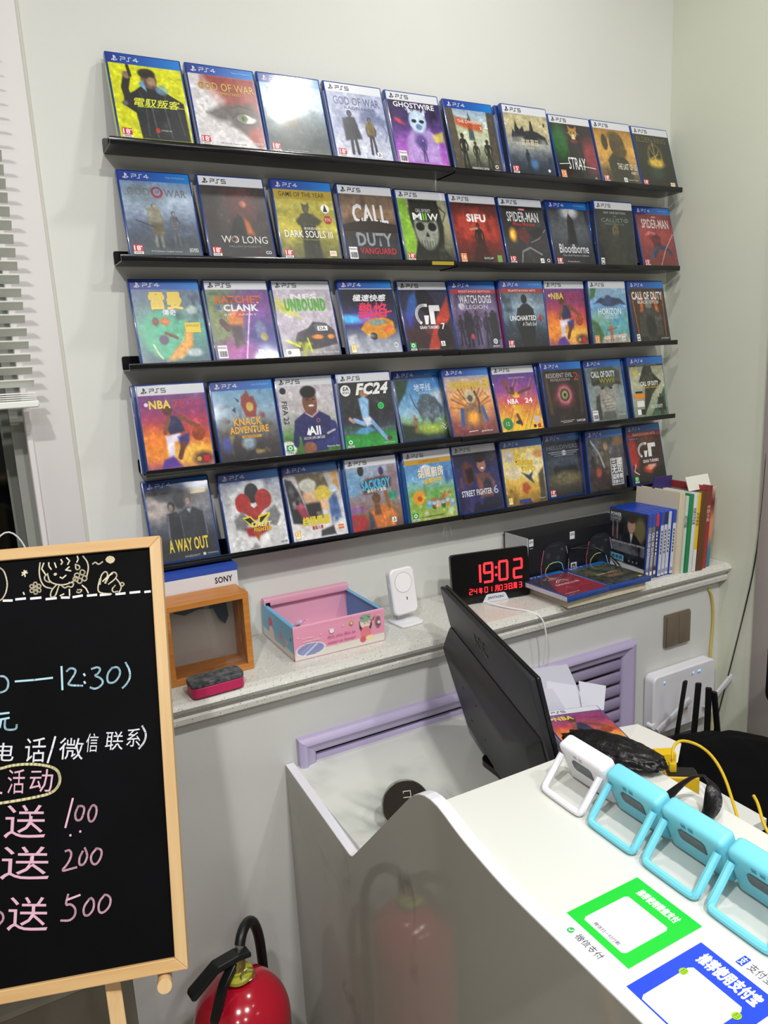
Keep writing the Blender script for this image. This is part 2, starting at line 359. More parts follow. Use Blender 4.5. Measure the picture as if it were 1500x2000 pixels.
def ps_logo(s, x, y, k, col):
    q = lambda pts: [(x+a*k, y+b*k/s.asp) for a, b in pts]
    s.K(q([(.44, .95), (.44, .06)]), .12*k, col); s.K(q([(.44, .08), (.64, .16), (.72, .34), (.66, .5), (.56, .46), (.56, .16)]), .09*k, col)
    s.K(q([(.36, .66), (.1, .76), (.08, .88), (.36, .84)]), .09*k, col); s.K(q([(.62, .66), (.86, .64), (.94, .74), (.6, .88)]), .09*k, col)
def ps_word(s, x, y, w_, h_, d, col, wd=.009):
    q = lambda pts: [(x+a*w_/3.3, y+b*h_) for a, b in pts]
    s.K(q([(0, 0), (.85, 0), (.85, .5), (0, .5), (0, 1)]), wd, col); s.K(q([(2.0, 0), (1.5, 0), (1.5, 1), (1.05, 1)]), wd, col)
    if d == 4: s.K(q([(2.95, 0), (2.3, .66), (3.3, .66)]), wd, col); s.K(q([(2.95, 0), (2.95, 1)]), wd, col)
    else: s.K(q([(3.2, 0), (2.35, 0), (2.35, .5), (3.2, .5), (3.2, 1), (2.3, 1)]), wd, col)
def header(s, d, only=0):
    """the platform band at the top of a cover"""
    b = s.v < .112
    if d == 4:
        t = np.clip(s.u, 0, 1)[..., None]; col = np.array([.14, .2, .55])*(1-t)+np.array([.08, .5, .83])*t; s.c = np.where(b[..., None], col, s.c)
        c = '#dfe6f6'
    else:
        s.c = np.where(b[..., None], np.array([.86, .87, .9]), s.c); c = '#15151c'
    ps_logo(s, .05, .022, .09, c); ps_word(s, .18, .036, .24, .045, d, c)
    if only: s.T('Only On PlayStation', .66, .045, .94, .072, '#9fd0f4')
def age(s, a, y=.875, x=.035):
    if a == 18 or a == 15:
        s.Q(x, y, x+.13, y+.075, '#c3203a'); s.T('%d' % a, x+.008, y+.01, x+.1, y+.068, '#ffffff', .02); s.T('+', x+.1, y+.01, x+.125, y+.03, '#ffffff', .03)
        s.Q(x, y+.078, x+.13, y+.108, '#f2f2f2'); s.T('限制級' if a == 18 else '輔導級', x+.015, y+.083, x+.115, y+.103, '#22222a', .02)
    elif a == 12 or a == 16:
        s.Q(x, y-.02, x+.12, y+.1, '#e8b089'); s.Q(x+.008, y-.012, x+.112, y+.07, '#e07a28'); s.T('%d' % a, x+.02, y, x+.1, y+.06, '#fff4e4', .02)
    elif a == 0:
        s.Q(x, y-.005, x+.12, y+.075, '#1f9e4a'); s.O(x+.06, y+.035, .035, '#f2fff2'); s.O(x+.06, y+.035, .02, '#1f9e4a'); s.Q(x, y+.078, x+.12, y+.105, '#f2f2f2'); s.T('普遍級', x+.012, y+.082, x+.108, y+.102, '#22222a', .02)
    elif a == 1:
        s.Q(x, y-.005, x+.1, y+.1, '#e9c21f'); s.T('12', x+.015, y+.005, x+.085, y+.055, '#ffffff', .02); s.Q(x+.01, y+.065, x+.09, y+.095, '#f2f2f2')
    elif a == 'e':
        s.Q(x, y-.01, x+.09, y+.1, '#f0f0f0'); s.Q(x+.012, y+.01, x+.078, y+.085, '#141414'); s.T('M', x+.02, y+.02, x+.07, y+.075, '#f4f4f4', .02)
    elif a == 'b':   # bar code sticker
        s.Q(x, y-.06, x+.15, y+.1, '#eceaf0')
        for i in range(11): s.Q(x+.015+i*.0115, y+.01, x+.015+i*.0115+.004+.003*(i % 3), y+.08, '#222230')
        s.T('PlayStation', x+.01, y-.045, x+.14, y-.015, '#333344')
def badge(s, x, y=.89, c='#f4f4f4', t=None, tc='#18181c'):
    s.Q(x, y, x+.085, y+.07, c)
    if t: s.T(t, x+.01, y+.02, x+.075, y+.05, tc)
    else: ps_logo(s, x+.01, y+.008, .065, tc)

# ------------------------------------------------------------------ the fifty covers (flat print): name -> (platform, painter, age mark, 'only on' line, label)
def c_cyber(s):
    s.G('#d9dc1c', '#cfd213', '#d3d61a'); s.N(5, '#a9ad22', .62, .5)
    s.P([(.14,.5),(.3,.42),(.42,.34),(.62,.34),(.76,.42),(.96,.52),(.97,.98),(.3,.98),(.27,.68),(.12,.6)], '#1d2126'); s.N(9, '#3d4448', .55, .6, win=(.6,.7,.38,.32))
    s.E(.52,.27,.11,.11,'#6b5344',.2); s.E(.5,.2,.12,.06,'#2c2722',.3); s.P([(.36,.33),(.44,.28),(.47,.42)], '#6e9cc4'); s.E(.68,.38,.09,.06,'#7fa8c8',.3,op=.7)
    s.S([(.2,.56),(.17,.4),(.22,.26)], .1, '#2a2624'); s.E(.22,.24,.055,.045,'#8d7460',.3); s.S([(.25,.13),(.27,.24)], .045, '#2b2a1e'); s.S([(.5,.6),(.52,.95)], .02, '#4c5357')
    s.E(.55,.29,.06,.055,'#9a7a64',.35); s.S([(.56,.35),(.58,.38)],.03,'#5a4438',.8); s.S([(.36,.42),(.42,.6),(.4,.95)],.014,'#4f565a',.8); s.S([(.72,.42),(.68,.62),(.72,.95)],.014,'#5a6064',.8); s.S([(.84,.5),(.9,.9)],.018,'#4a5054',.8); s.E(.14,.58,.04,.03,'#5c6264',.5)
    s.T('電馭叛客', .26,.5,.9,.6,'#e4ea3a',.01,.25); s.K([(.3,.61),(.95,.58)], .006, '#e4ea3a'); s.E(.53,.87,.03,.03,'#b03020'); s.T('CD PROJEKT RED',.57,.86,.72,.88,'#d8d8d8')
def c_gow3(s):
    s.G('#d9d5d6','#cfccd0','#d8d5d6','#c9c6ca'); s.P([(.18,.1),(1,.1),(1,.95),(.9,.98),(.62,.72),(.4,.5),(.16,.24)], '#8e2f28',.06); s.N(6,'#c9786a',.55,.5,win=(.6,.3,.5,.3))
    s.P([(.2,.12),(.5,.4),(.45,.62),(.1,.55)], '#e4e2e5',.1,.7); s.P([(.18,.58),(.4,.48),(.9,.42),(.98,.55),(.98,.8),(.72,.82),(.5,.68),(.3,.66)], '#4a4445',.08,.85)
    s.N(12,'#2b2728',.5,.6,win=(.65,.6,.35,.18)); s.E(.78,.62,.14,.055,'#c9ccc6',.3); s.E(.72,.62,.07,.05,'#5b6d35',.3); s.E(.72,.62,.025,.03,'#14160e',.3); s.E(.9,.8,.12,.1,'#a33a32',.6,op=.8)
    s.S([(.55,.5),(.7,.46),(.9,.5)],.02,'#2a2022',.8); s.S([(.62,.66),(.74,.7),(.9,.68)],.016,'#2a2022',.7); s.S([(.56,.62),(.64,.56),(.76,.55),(.9,.6)],.014,'#14100e',.9)
    s.T('GOD OF WAR',.12,.2,.97,.3,'#c79a3c',.03,out='#5a2a18'); s.T('REMASTERED',.4,.31,.75,.345,'#cfa24a',.01); s.T('中文 Chinese / English Version',.3,.94,.7,.958,'#333333'); s.T('SANTA MONICA STUDIO',.82,.91,.96,.94,'#eeeeee')
def c_gow4b(s):
    s.G('#3b6ea8','#93aec6','#9fb4c4','#5a6a70','#3a464a','#525d5c'); s.E(.45,.25,.5,.2,'#dfe9f0',.9,op=.7); s.N(5,'#35454d',.5,.7,win=(.4,.55,.6,.25)); s.E(.42,.55,.12,.14,'#6a5038',.7,op=.6); s.E(.2,.48,.12,.1,'#cfd8df',.8,op=.6)  # pale ellipses put the sleeve's glare into the print colour
    s.N(9,'#9fb0ba',.6,.4); s.T('GOD OF WAR',.1,.17,.5,.25,'#7d8c98',.01)
    s.T('中文 Chinese / English',.28,.94,.62,.957,'#dddddd')
def c_ragn(s):
    s.G('#aeb3cc','#9aa2c4','#8f97bb','#b9bed4','#c6cade'); s.N(6,'#e3e6f2',.5,.6); s.P([(.55,.36),(.72,.3),(.98,.42),(.98,.5),(.5,.5)], '#5b6690',.06,.7)
    s.F(.34,.35,.58,'#2c2c3a',hi='#5c5866'); s.P([(.2,.46),(.42,.44),(.5,.72),(.2,.76)],'#33333f',.03); s.F(.68,.42,.5,'#3c3540',hi='#8b7a3a'); s.P([(.6,.5),(.76,.5),(.76,.66),(.6,.66)],'#7d6a34',.03,.8)
    s.S([(.92,.5),(.98,.62),(.92,.74)], .01, '#55556a'); s.T('GOD OF WAR',.1,.17,.93,.28,'#5d648c',.02); s.T('RAGNAROK',.28,.295,.84,.335,'#4e557c'); badge(s,.72,.885); s.T('SANTA MONICA',.83,.9,.96,.94,'#eeeeee')
def c_ghost(s):
    s.G('#241a44','#352459','#5a3a84','#a65ac0','#c06ad0'); s.N(7,'#121026',.5,.8,win=(.5,.3,.7,.25)); s.N(9,'#e07ac8',.58,.6,win=(.3,.75,.5,.25)); s.P([(.26,.62),(.4,.48),(.72,.48),(.88,.62),(.85,.95),(.2,.95)],'#b9a3dc',.06,.8)
    s.E(.52,.38,.17,.16,'#bcd2e8',.2); s.P([(.36,.28),(.34,.16),(.44,.26)],'#c8dcee'); s.P([(.62,.26),(.7,.18),(.68,.32)],'#c8dcee'); s.E(.45,.38,.05,.025,'#20203a',.3); s.E(.6,.38,.05,.025,'#20203a',.3); s.E(.53,.46,.06,.04,'#6a86b0',.4)
    s.E(.52,.66,.12,.1,'#4e3f86',.6,op=.8); s.F(.55,.62,.32,'#4b3f78',hi='#cfc2ee'); s.P([(.78,.55),(.98,.5),(.98,.64),(.8,.66)],'#ded24a',.04,.8); s.E(.15,.4,.1,.03,'#e0405a',.8,rot=.5,op=.8)
    s.T('GHOSTWIRE',.1,.13,.9,.205,'#f2f0f8',.03); s.T('T O K Y O',.3,.22,.72,.245,'#e8e0f4')
def c_div(s):
    s.G('#7d99c0','#a9bccb','#b8bf9e','#c5c9b0','#6f755f','#2d2e2a'); s.P([(0,.11),(.14,.11),(.2,.98),(0,.98)],'#4b443a',.02); s.P([(.86,.11),(1,.11),(1,.98),(.8,.98)],'#3e3a34',.02)
    for k in range(4): s.S([(.03+.035*k,.12),(.06+.035*k,.97)],.008,'#8a7f68',.8); s.S([(.88+.03*k,.12),(.85+.03*k,.97)],.008,'#8a7f68',.8)
    s.P([(.42,.26),(.46,.14),(.5,.26),(.52,.55),(.4,.55)],'#4c5c5c',.02); s.N(7,'#e8ead8',.5,.7,win=(.5,.5,.3,.12)); s.P([(.16,.22),(.72,.3),(.7,.42),(.34,.38),(.16,.34)],'#c4502a',.05,.85)
    s.F(.25,.46,.5,'#282a26'); s.F(.5,.56,.4,'#33352c'); s.F(.76,.52,.45,'#282924'); s.T('2',.76,.26,.84,.36,'#f2f2f2',.04); s.T("TOM CLANCY'S",.2,.2,.45,.225,'#f2f2f2'); s.T('THE DIVISION',.2,.265,.7,.31,'#f6d8c8',.02); s.T('2',.66,.34,.7,.38,'#f2f2f2',.03)
    s.T('WASHINGTON D.C. EDITION',.34,.935,.7,.965,'#efefef',.01); s.O(.88,.91,.035,'#e8e8e8'); s.O(.88,.91,.02,'#3a3a3a'); s.T('UBISOFT',.8,.96,.95,.975,'#e8e8e8')
def c_hog(s):
    s.G('#8f8c70','#c7bd92','#b9b08c','#8d9294','#3c4654','#16202c'); s.P([(.12,.44),(.16,.34),(.2,.38),(.24,.2),(.28,.3),(.32,.34),(.4,.28),(.42,.36),(.55,.34),(.58,.2),(.61,.2),(.64,.34),(.74,.36),(.9,.42),(.95,.52),(.12,.52)],'#2c2f33',.02)
    s.N(6,'#aeb1ac',.5,.7,win=(.5,.52,.6,.1)); s.N(6,'#1c2836',.5,.7,win=(.5,.75,.6,.18)); s.F(.42,.62,.28,'#1b2430'); s.E(.55,.83,.08,.07,'#4a86c0',.9,op=.8); s.T('霍格華茲',.32,.47,.72,.565,'#d9d0b4',.01); s.T('的傳承',.44,.58,.6,.61,'#d9d0b4'); s.E(.9,.24,.02,.03,'#3a3a36',.5)
    s.O(.87,.91,.03,'#dde0e8')
def c_stray(s):
    s.G('#22141c','#2b1820','#281820','#141418'); s.E(.15,.4,.22,.3,'#2f7a3a',.9,op=.8); s.E(.9,.6,.25,.25,'#a33242',.9,op=.8); s.P([(.36,.98),(.36,.4),(.46,.3),(.62,.3),(.68,.42),(.72,.98)],'#171419',.05)
    s.E(.52,.25,.1,.075,'#b98a48',.2); s.P([(.42,.22),(.42,.12),(.49,.18)],'#a87a3c'); s.P([(.56,.18),(.63,.13),(.62,.23)],'#a87a3c'); s.E(.48,.24,.014,.014,'#22301c',.3); s.E(.56,.24,.014,.014,'#22301c',.3); s.E(.52,.29,.035,.02,'#e0c9a0',.5)
    s.E(.52,.38,.1,.03,'#7a2c34',.5); s.E(.52,.33,.05,.02,'#e8d4b0',.5); s.S([(.44,.24),(.38,.26)],.006,'#f0e4c8',.8); s.S([(.6,.24),(.67,.26)],.006,'#f0e4c8',.8); s.E(.52,.6,.14,.2,'#2a2428',.6,op=.7); s.T('STRAY',.26,.64,.7,.83,'#f4f4f6',.0,.15); s.K([(.04,.76),(.3,.74)],.012,'#f4f4f6'); s.K([(.62,.77),(.93,.79)],.012,'#f4f4f6'); s.T('A',.86,.92,.92,.96,'#d0d0d4')
def c_tlou(s):
    s.G('#6f5327','#b8852f','#d8a446','#c59445','#7a6232','#3b3424'); s.P([(.3,.98),(.24,.62),(.4,.5),(.62,.5),(.78,.62),(.86,.98)],'#2f2c20',.04); s.E(.56,.36,.2,.2,'#4a3a22',.15); s.P([(.66,.36),(.8,.44),(.74,.55),(.58,.56)],'#55401f',.05)
    s.E(.24,.33,.08,.13,'#3d3220',.25); s.E(.5,.22,.18,.08,'#5c4a2a',.5,op=.8); s.N(8,'#1f1e16',.5,.6,win=(.5,.85,.5,.2)); s.T('THE LAST OF US',.46,.66,.97,.76,'#e4ddc8',.02); s.T('PART I',.8,.785,.97,.83,'#e4ddc8',.02); badge(s,.56,.89); s.T('NAUGHTY DOG',.67,.915,.93,.935,'#e0e0e0')
def c_elden(s):
    s.G('#191a14','#1d1d16','#22221a','#14150f','#0d0e0b'); s.E(.52,.46,.2,.2,'#8c7a2c',.35); s.E(.52,.44,.16,.16,'#1e1d14',.3); s.E(.52,.58,.2,.08,'#e6bb3e',.9); s.S([(.5,.2),(.52,.6)],.02,'#d6c05a',.8); s.S([(.4,.32),(.52,.5),(.64,.36)],.016,'#c2a544',.8); s.S([(.42,.5),(.62,.42)],.014,'#d6c05a',.8)
    s.E(.5,.75,.2,.1,'#2f4234',.9,op=.8); s.T('ELDEN RING',.08,.15,.9,.24,'#6c6440',.0); s.Q(.8,.89,.93,.96,'#e8dcc4'); s.T('BANDAI',.82,.905,.91,.93,'#d0641c',.01)
def c_gow4(s):
    s.G('#54749e','#7f99bb','#a5b6cb','#7f8fa8','#4b5870','#39434f','#4a555a'); s.E(.3,.27,.3,.14,'#6b7d8c',.7,op=.8); s.N(6,'#c9d6e6',.55,.6,win=(.5,.4,.6,.14)); s.N(7,'#2c3746',.5,.6,win=(.5,.75,.6,.2))
    s.F(.42,.37,.52,'#6b6e6a',hi='#a9a696'); s.P([(.3,.42),(.5,.42),(.52,.62),(.32,.62)],'#8a8674',.04,.9); s.P([(.34,.6),(.52,.6),(.52,.76),(.36,.76)],'#5a5340',.04); s.F(.68,.46,.42,'#4c4f58',hi='#9c9a90'); s.S([(.14,.58),(.4,.66)],.015,'#3a3a3e')
    s.T('GOD',.08,.19,.4,.28,'#6d7177',.02); s.T('WAR',.6,.2,.92,.29,'#6d7177',.02); s.O(.5,.24,.085,'#93303a'); s.O(.5,.235,.055,'#7d90ae'); s.T('of',.47,.215,.53,.255,'#93303a',.01); s.T('中文 Chinese / English Version',.28,.935,.72,.955,'#e0e0e0'); s.T('SANTA MONICA',.83,.9,.96,.95,'#eeeeee')
def c_wolong(s):
    s.G('#3c3a3b','#2a2526','#33292a','#2c2a2c','#25272b'); s.E(.6,.34,.25,.2,'#6e3434',.9,op=.7); s.E(.62,.33,.05,.04,'#f07858',.7); s.N(6,'#4a3a38',.5,.5); s.P([(.34,.72),(.44,.54),(.52,.46),(.6,.52),(.62,.72)],'#15171c',.04); s.P([(.6,.5),(.68,.56),(.74,.72),(.62,.7)],'#c9692c',.05,.9)
    s.E(.3,.5,.1,.2,'#4c4442',.9,op=.6); s.T('WO LONG',.2,.73,.92,.82,'#d8d6d2',.0); s.O(.395,.775,.05,'#8a6a62'); s.O(.395,.775,.03,'#2a2222'); s.T('FALLEN DYNASTY',.3,.85,.8,.875,'#8c8a88'); s.T('TEAM NINJA',.72,.92,.8,.94,'#b03040'); s.T('CO',.86,.91,.95,.95,'#f0f0f0',.03)
def c_ds3(s):
    s.G('#6c6628','#b4a836','#98902c','#c2b53e','#7d7c3a','#5c5d3a'); s.Q(0,.115,1,.225,'#b39a2e'); s.T('GAME OF THE YEAR',.08,.14,.86,.2,'#3c2f0c',.01); s.N(5,'#d4c84a',.55,.5,fy=9)
    s.F(.5,.3,.7,'#38382a'); s.P([(.4,.42),(.62,.42),(.68,.98),(.36,.98)],'#2f3026',.04); s.P([(.3,.5),(.42,.42),(.62,.42),(.76,.5),(.68,.56),(.34,.56)],'#3b3a28',.03); s.P([(.44,.34),(.44,.27),(.5,.31),(.56,.26),(.57,.34)],'#4a4630')
    s.O(.84,.34,.075,'#e6e6e2'); s.PG([(.8,.38),(.84,.28),(.88,.38)],'#22242a'); s.O(.86,.48,.075,'#a8282c',6); s.T('BEST OF ASIA',.81,.46,.91,.5,'#e8d8d0'); s.T('黑暗靈魂 III 年度版',.42,.585,.9,.62,'#dcdccf'); s.T('DARK SOULS III',.08,.63,.9,.72,'#f2f2ec',.01); s.T('THE FIRE FADES EDITION',.3,.735,.84,.755,'#a8a468'); s.Q(.8,.88,.92,.95,'#e8dcc4'); s.T('BANDAI',.82,.9,.9,.92,'#d0641c',.01)
def c_vang(s):
    s.G('#564a42','#7a6452','#8a6c50','#3a302a','#34383c','#222428'); s.N(7,'#2f2824',.5,.5); s.T('CALL',.2,.24,.86,.5,'#d4d6da',.05,0.0); s.T('DUTY',.22,.62,.88,.8,'#8f969e',.05); s.T('OF',.2,.63,.27,.69,'#8f969e',.03)
    s.PG([(0,.52),(.3,.47),(.6,.46),(1,.5),(1,.6),(0,.6)],'#2c2420'); s.PG([(.3,.5),(.34,.42),(.38,.5)],'#2c2420'); s.PG([(.44,.5),(.5,.38),(.56,.5)],'#2c2420'); s.PG([(.64,.5),(.68,.42),(.72,.5)],'#2c2420'); s.PG([(.8,.53),(.82,.46),(.84,.53)],'#2c2420')
    s.T('VANGUARD',.24,.82,.92,.905,'#c2303a',.03)
def c_mw2(s):
    s.G('#8a8c74','#a3a284','#9a9674','#6f6d58','#2a2c26'); s.P([(0,.1),(.16,.1),(.24,.62),(.3,.98),(0,.98)],'#86b838',.05); s.P([(.22,.12),(.8,.12),(.86,.5),(.8,.8),(.95,.98),(.15,.98),(.28,.7),(.2,.4)],'#23261f',.03)
    s.E(.5,.52,.24,.3,'#8f9488',.2); s.E(.38,.5,.085,.06,'#0f110e',.3); s.E(.62,.5,.085,.06,'#0f110e',.3); s.P([(.46,.64),(.5,.57),(.54,.64)],'#171915'); s.E(.5,.3,.3,.14,'#2a2d27',.3)
    for k in range(6): s.S([(.36+k*.055,.7),(.37+k*.05,.8)],.012,'#2a2c26')
    s.N(8,'#4d5147',.55,.7,win=(.5,.88,.5,.12)); s.S([(.8,.2),(.94,.3),(.86,.42)],.02,'#3a3a30'); s.T('CALL OF DUTY',.34,.25,.64,.3,'#d8dcd8',.03); s.T('M',.26,.31,.44,.41,'#e4e8e4',.03); s.T('II',.46,.31,.54,.41,'#7cc13c',.05); s.T('W',.56,.31,.78,.41,'#e4e8e4',.03)
def c_sifu(s):
    s.G('#28201e','#6a221c','#8e2c22','#6c2620','#3a2220'); s.P([(.1,.3),(.3,.2),(.6,.2),(.9,.35),(.95,.7),(.6,.62),(.3,.68),(.08,.6)],'#b23a2c',.08,.9); s.N(8,'#5c1c18',.5,.6); s.F(.52,.4,.55,'#1d1a18',hi='#7c2a20'); s.S([(.34,.5),(.5,.48)],.03,'#b98a68')
    s.P([(.42,.7),(.62,.66),(.7,.98),(.3,.98)],'#3c1c1a',.06); s.T('SIFU',.3,.27,.72,.39,'#f0ece8',.08); s.Q(.5,.89,.76,.945,'#151515'); s.T('SLOCLAP',.53,.9,.74,.93,'#efefef'); s.Q(.83,.87,.93,.97,'#6fa04a')
def c_web1(s):
    s.G('#171719','#222226','#2a2a2e','#1a1a1c'); s.N(6,'#3c3c42',.55,.5); s.P([(.3,.48),(.48,.42),(.6,.56),(.5,.7),(.36,.62)],'#5a1c22',.05); s.E(.2,.55,.08,.1,'#f0a024',.8); s.E(.18,.55,.04,.05,'#ffdc5c',.8); s.S([(.3,.98),(.36,.8),(.55,.74),(.8,.84)],.03,'#8f9298',.8); s.S([(.98,.46),(.8,.6),(.6,.66)],.01,'#c9ccd2',.8); s.P([(.58,.5),(.8,.42),(.94,.44),(.9,.54),(.68,.6)],'#101012',.03)
    s.Q(.42,.145,.58,.18,'#a82030'); s.T('MARVEL',.44,.15,.56,.175,'#f4f4f4'); s.T('SPIDER-MAN',.13,.2,.87,.35,'#e8e8ea',.02); s.T('Miles Morales',.24,.36,.76,.41,'#c03028',.01); badge(s,.74,.9); s.O(.93,.93,.035,'#dfe2e6'); s.O(.93,.93,.022,'#222226')
def c_blood(s):
    s.G('#2c3036','#3c4148','#444a52','#22262c','#14181c'); s.E(.52,.16,.2,.1,'#e2e6ea',.8); s.N(7,'#8a929c',.6,.5,win=(.5,.3,.5,.3)); s.P([(.44,.3),(.5,.18),(.6,.28),(.64,.66),(.38,.66)],'#0f1216',.03); s.E(.52,.5,.3,.2,'#59616c',.9,op=.4); s.P([(.46,.3),(.58,.3),(.62,.66),(.42,.66)],'#111418',.04)
    s.S([(.34,.8),(.4,.6)],.02,'#1a1c20'); s.T('Bloodborne',.14,.66,.88,.8,'#d8dce2',.015); s.T('The Old Hunters Edition',.2,.82,.86,.85,'#b0b6be'); s.T('FromSoftware',.3,.92,.6,.94,'#d8d8d8')
def c_call(s):
    s.G('#16191a','#1d2122','#20231e','#171a19','#131615'); s.N(6,'#2c312f',.5,.6); s.E(.5,.44,.08,.1,'#6c5a34',.6); s.F(.5,.4,.58,'#2b2c26',hi='#6a5a3a'); s.P([(.3,.56),(.7,.56),(.76,.98),(.24,.98)],'#22241f',.06,.9); s.T('DAY ONE EDITION',.22,.15,.8,.18,'#c9cdcb'); s.T('THE',.46,.21,.54,.23,'#8f9492'); s.T('CALLISTO',.14,.25,.86,.31,'#7f8a88',.0); s.T('PROTOCOL',.24,.325,.76,.355,'#77807e'); s.O(.83,.28,.035,'#7f8a88'); s.O(.83,.28,.022,'#1d2122')
def c_web2(s):
    s.G('#7c2a2c','#8a3234','#93383a','#7a2e2e','#6a2626'); s.N(6,'#a34a48',.55,.5); s.P([(.3,.5),(.48,.44),(.6,.5),(.58,.66),(.4,.68)],'#5c1a22',.05); s.S([(.2,.46),(.3,.42),(.46,.44)],.045,'#c46a68',.9); s.S([(.36,.82),(.5,.66),(.74,.68),(.86,.78)],.07,'#2c3350'); s.S([(.98,.44),(.7,.7),(.5,.96)],.012,'#e0c8c8'); s.S([(.36,.7),(.24,.86)],.06,'#3a4470')
    s.Q(.42,.145,.58,.18,'#c22a34'); s.T('MARVEL',.44,.15,.56,.175,'#f4f4f4'); s.T('SPIDER-MAN',.12,.2,.9,.35,'#ecdcdc',.02)
def c_ray(s):
    s.G('#5a6f9c','#6b7f98','#6a8f90','#4f9f88','#4a7f80','#3f5a6c'); s.E(.42,.66,.36,.3,'#4fb08c',.2); s.E(.5,.74,.36,.3,'#e0963c',.2,op=.0); s.P([(.72,.5),(.8,.62),(.78,.8),(.6,.94),(.36,.98),(.5,.84),(.66,.72)],'#e59a40',.05); s.N(9,'#2c3a4a',.55,.7,win=(.8,.35,.3,.3)); s.E(.28,.5,.05,.05,'#7c4038',.3); s.E(.42,.5,.07,.05,'#c4703c',.4); s.E(.36,.72,.07,.06,'#5c4a68',.3)
    s.S([(.4,.64),(.56,.7)],.04,'#6c4a30'); s.E(.84,.36,.08,.05,'#9fb0b0',.6); s.S([(.2,.78),(.26,.9),(.3,.94)],.02,'#e8dcb0'); s.E(.78,.88,.12,.05,'#e0ecec',.6,op=.7); s.T('雷曼',.24,.15,.72,.35,'#e8cc58',.05,out='#8a6a20'); s.T('傳奇',.4,.355,.6,.43,'#d8dce6',.03,out='#5a6a90'); s.Q(.7,.52,.93,.64,'#dfc02c'); s.T('RAYMAN LEGENDS',.72,.54,.91,.57,'#6a5412')
def c_ratch(s):
    s.G('#6c8a70','#6f7a74','#8a4a90','#6a3a90','#4a3a90'); s.E(.1,.5,.4,.4,'#7f9a58',.9,op=.8); s.E(.8,.3,.4,.25,'#7a3a98',.9,op=.8); s.E(.85,.8,.35,.3,'#2f3a90',.9,op=.8); s.E(.4,.9,.3,.15,'#c84aa8',.9,op=.7); s.N(9,'#3a2a50',.6,.5)
    s.E(.4,.5,.12,.12,'#d8823a',.4); s.P([(.4,.44),(.5,.36),(.6,.4),(.5,.48)],'#c8503a',.04); s.P([(.3,.56),(.48,.56),(.5,.8),(.34,.86)],'#4a3a44',.05); s.S([(.18,.52),(.26,.6)],.09,'#5a3a3a'); s.E(.78,.62,.09,.11,'#6a6f9a',.4); s.S([(.66,.36),(.6,.56),(.56,.7),(.48,.98)],.02,'#f2c8f4'); s.E(.82,.72,.06,.05,'#a89a50',.5)
    s.T('RATCHET',.13,.19,.86,.29,'#d0642c',.07,out='#5c2430'); s.T('CLANK',.24,.3,.8,.39,'#e4e4e8',.07,out='#4a3a60'); s.T('&',.14,.31,.22,.37,'#3a5ac0',.04); s.T('RIFT APART',.24,.42,.76,.445,'#d8d4e4'); badge(s,.68,.88); s.O(.85,.915,.035,'#dfe2e6'); s.O(.85,.915,.022,'#4a3a90')
def c_nfs(s):
    s.G('#b3a8bc','#c9c0cc','#bcb2c2','#a89fb0','#6d6a70'); s.N(5,'#e0dae2',.5,.6); s.P([(0,.2),(.2,.3),(.42,.5),(.1,.42),(0,.36)],'#d8d84a',.05,.7); s.P([(.24,.78),(.3,.68),(.5,.62),(.6,.54),(.82,.56),(.96,.66),(.98,.84),(.6,.9),(.3,.9)],'#3a3640',.02); s.P([(.6,.6),(.64,.56),(.84,.58),(.88,.64),(.62,.66)],'#5a6068',.02); s.E(.32,.84,.07,.08,'#141418',.2); s.E(.64,.74,.1,.03,'#f08a2c',.6); s.E(.88,.74,.06,.03,'#f08a2c',.6)
    s.N(8,'#c8d41e',.45,.9,win=(.3,.9,.4,.12)); s.S([(.1,.78),(.3,.86)],.03,'#d8e02a'); s.S([(.5,.94),(.46,.76)],.03,'#d0da2a'); s.Q(.66,.6,.84,.66,'#e8e8e8'); s.T('DA',.69,.61,.81,.65,'#181818',.03)
    s.T('NFS',.28,.17,.74,.24,'#f4f2f6',.1,out='#222228'); s.T('UNBOUND',.16,.23,.88,.4,'#52b41e',.09,out='#173010'); s.Q(.05,.89,.28,.985,'#eeeeee'); s.O(.1,.935,.035,'#2a2a2e'); s.T('Criterion   Electronic Arts',.5,.93,.97,.96,'#e8e8e8')
def c_heat(s):
    s.G('#121a44','#10142a','#1d1d3a','#2c3054','#8d93a4','#b4b8c4'); s.v0=0; s.E(.4,.52,.5,.12,'#4a3aa0',.9,op=.8); s.E(.1,.52,.3,.06,'#4ab4f0',.9); s.E(.5,.5,.2,.1,'#c84ab8',.9,op=.7); s.P([(.28,.66),(.36,.58),(.5,.52),(.76,.5),(.92,.56),(.94,.72),(.7,.8),(.4,.76)],'#d08a1e',.02); s.P([(.42,.58),(.5,.54),(.74,.53),(.8,.58),(.6,.62)],'#7f9490',.02); s.E(.5,.76,.07,.05,'#16161c',.2); s.E(.8,.66,.08,.04,'#e0642c',.6)
    s.S([(.82,.5),(.98,.56),(.94,.66)],.02,'#2c2c30'); s.N(7,'#e4e6ee',.5,.7,win=(.3,.82,.4,.12)); s.T('極速快感',.22,.19,.86,.28,'#f2f2f6',.05,.25); s.T('熱焰',.28,.3,.84,.5,'#d8305a',.04,.2); s.K([(.3,.5),(.92,.42)],.03,'#d8305a'); s.O(.9,.89,.05,'#cfd2da'); s.T('EA',.87,.87,.93,.905,'#5a5e6c',.03); s.K([(0,.113),(1,.113)],.012,'#c9cede')
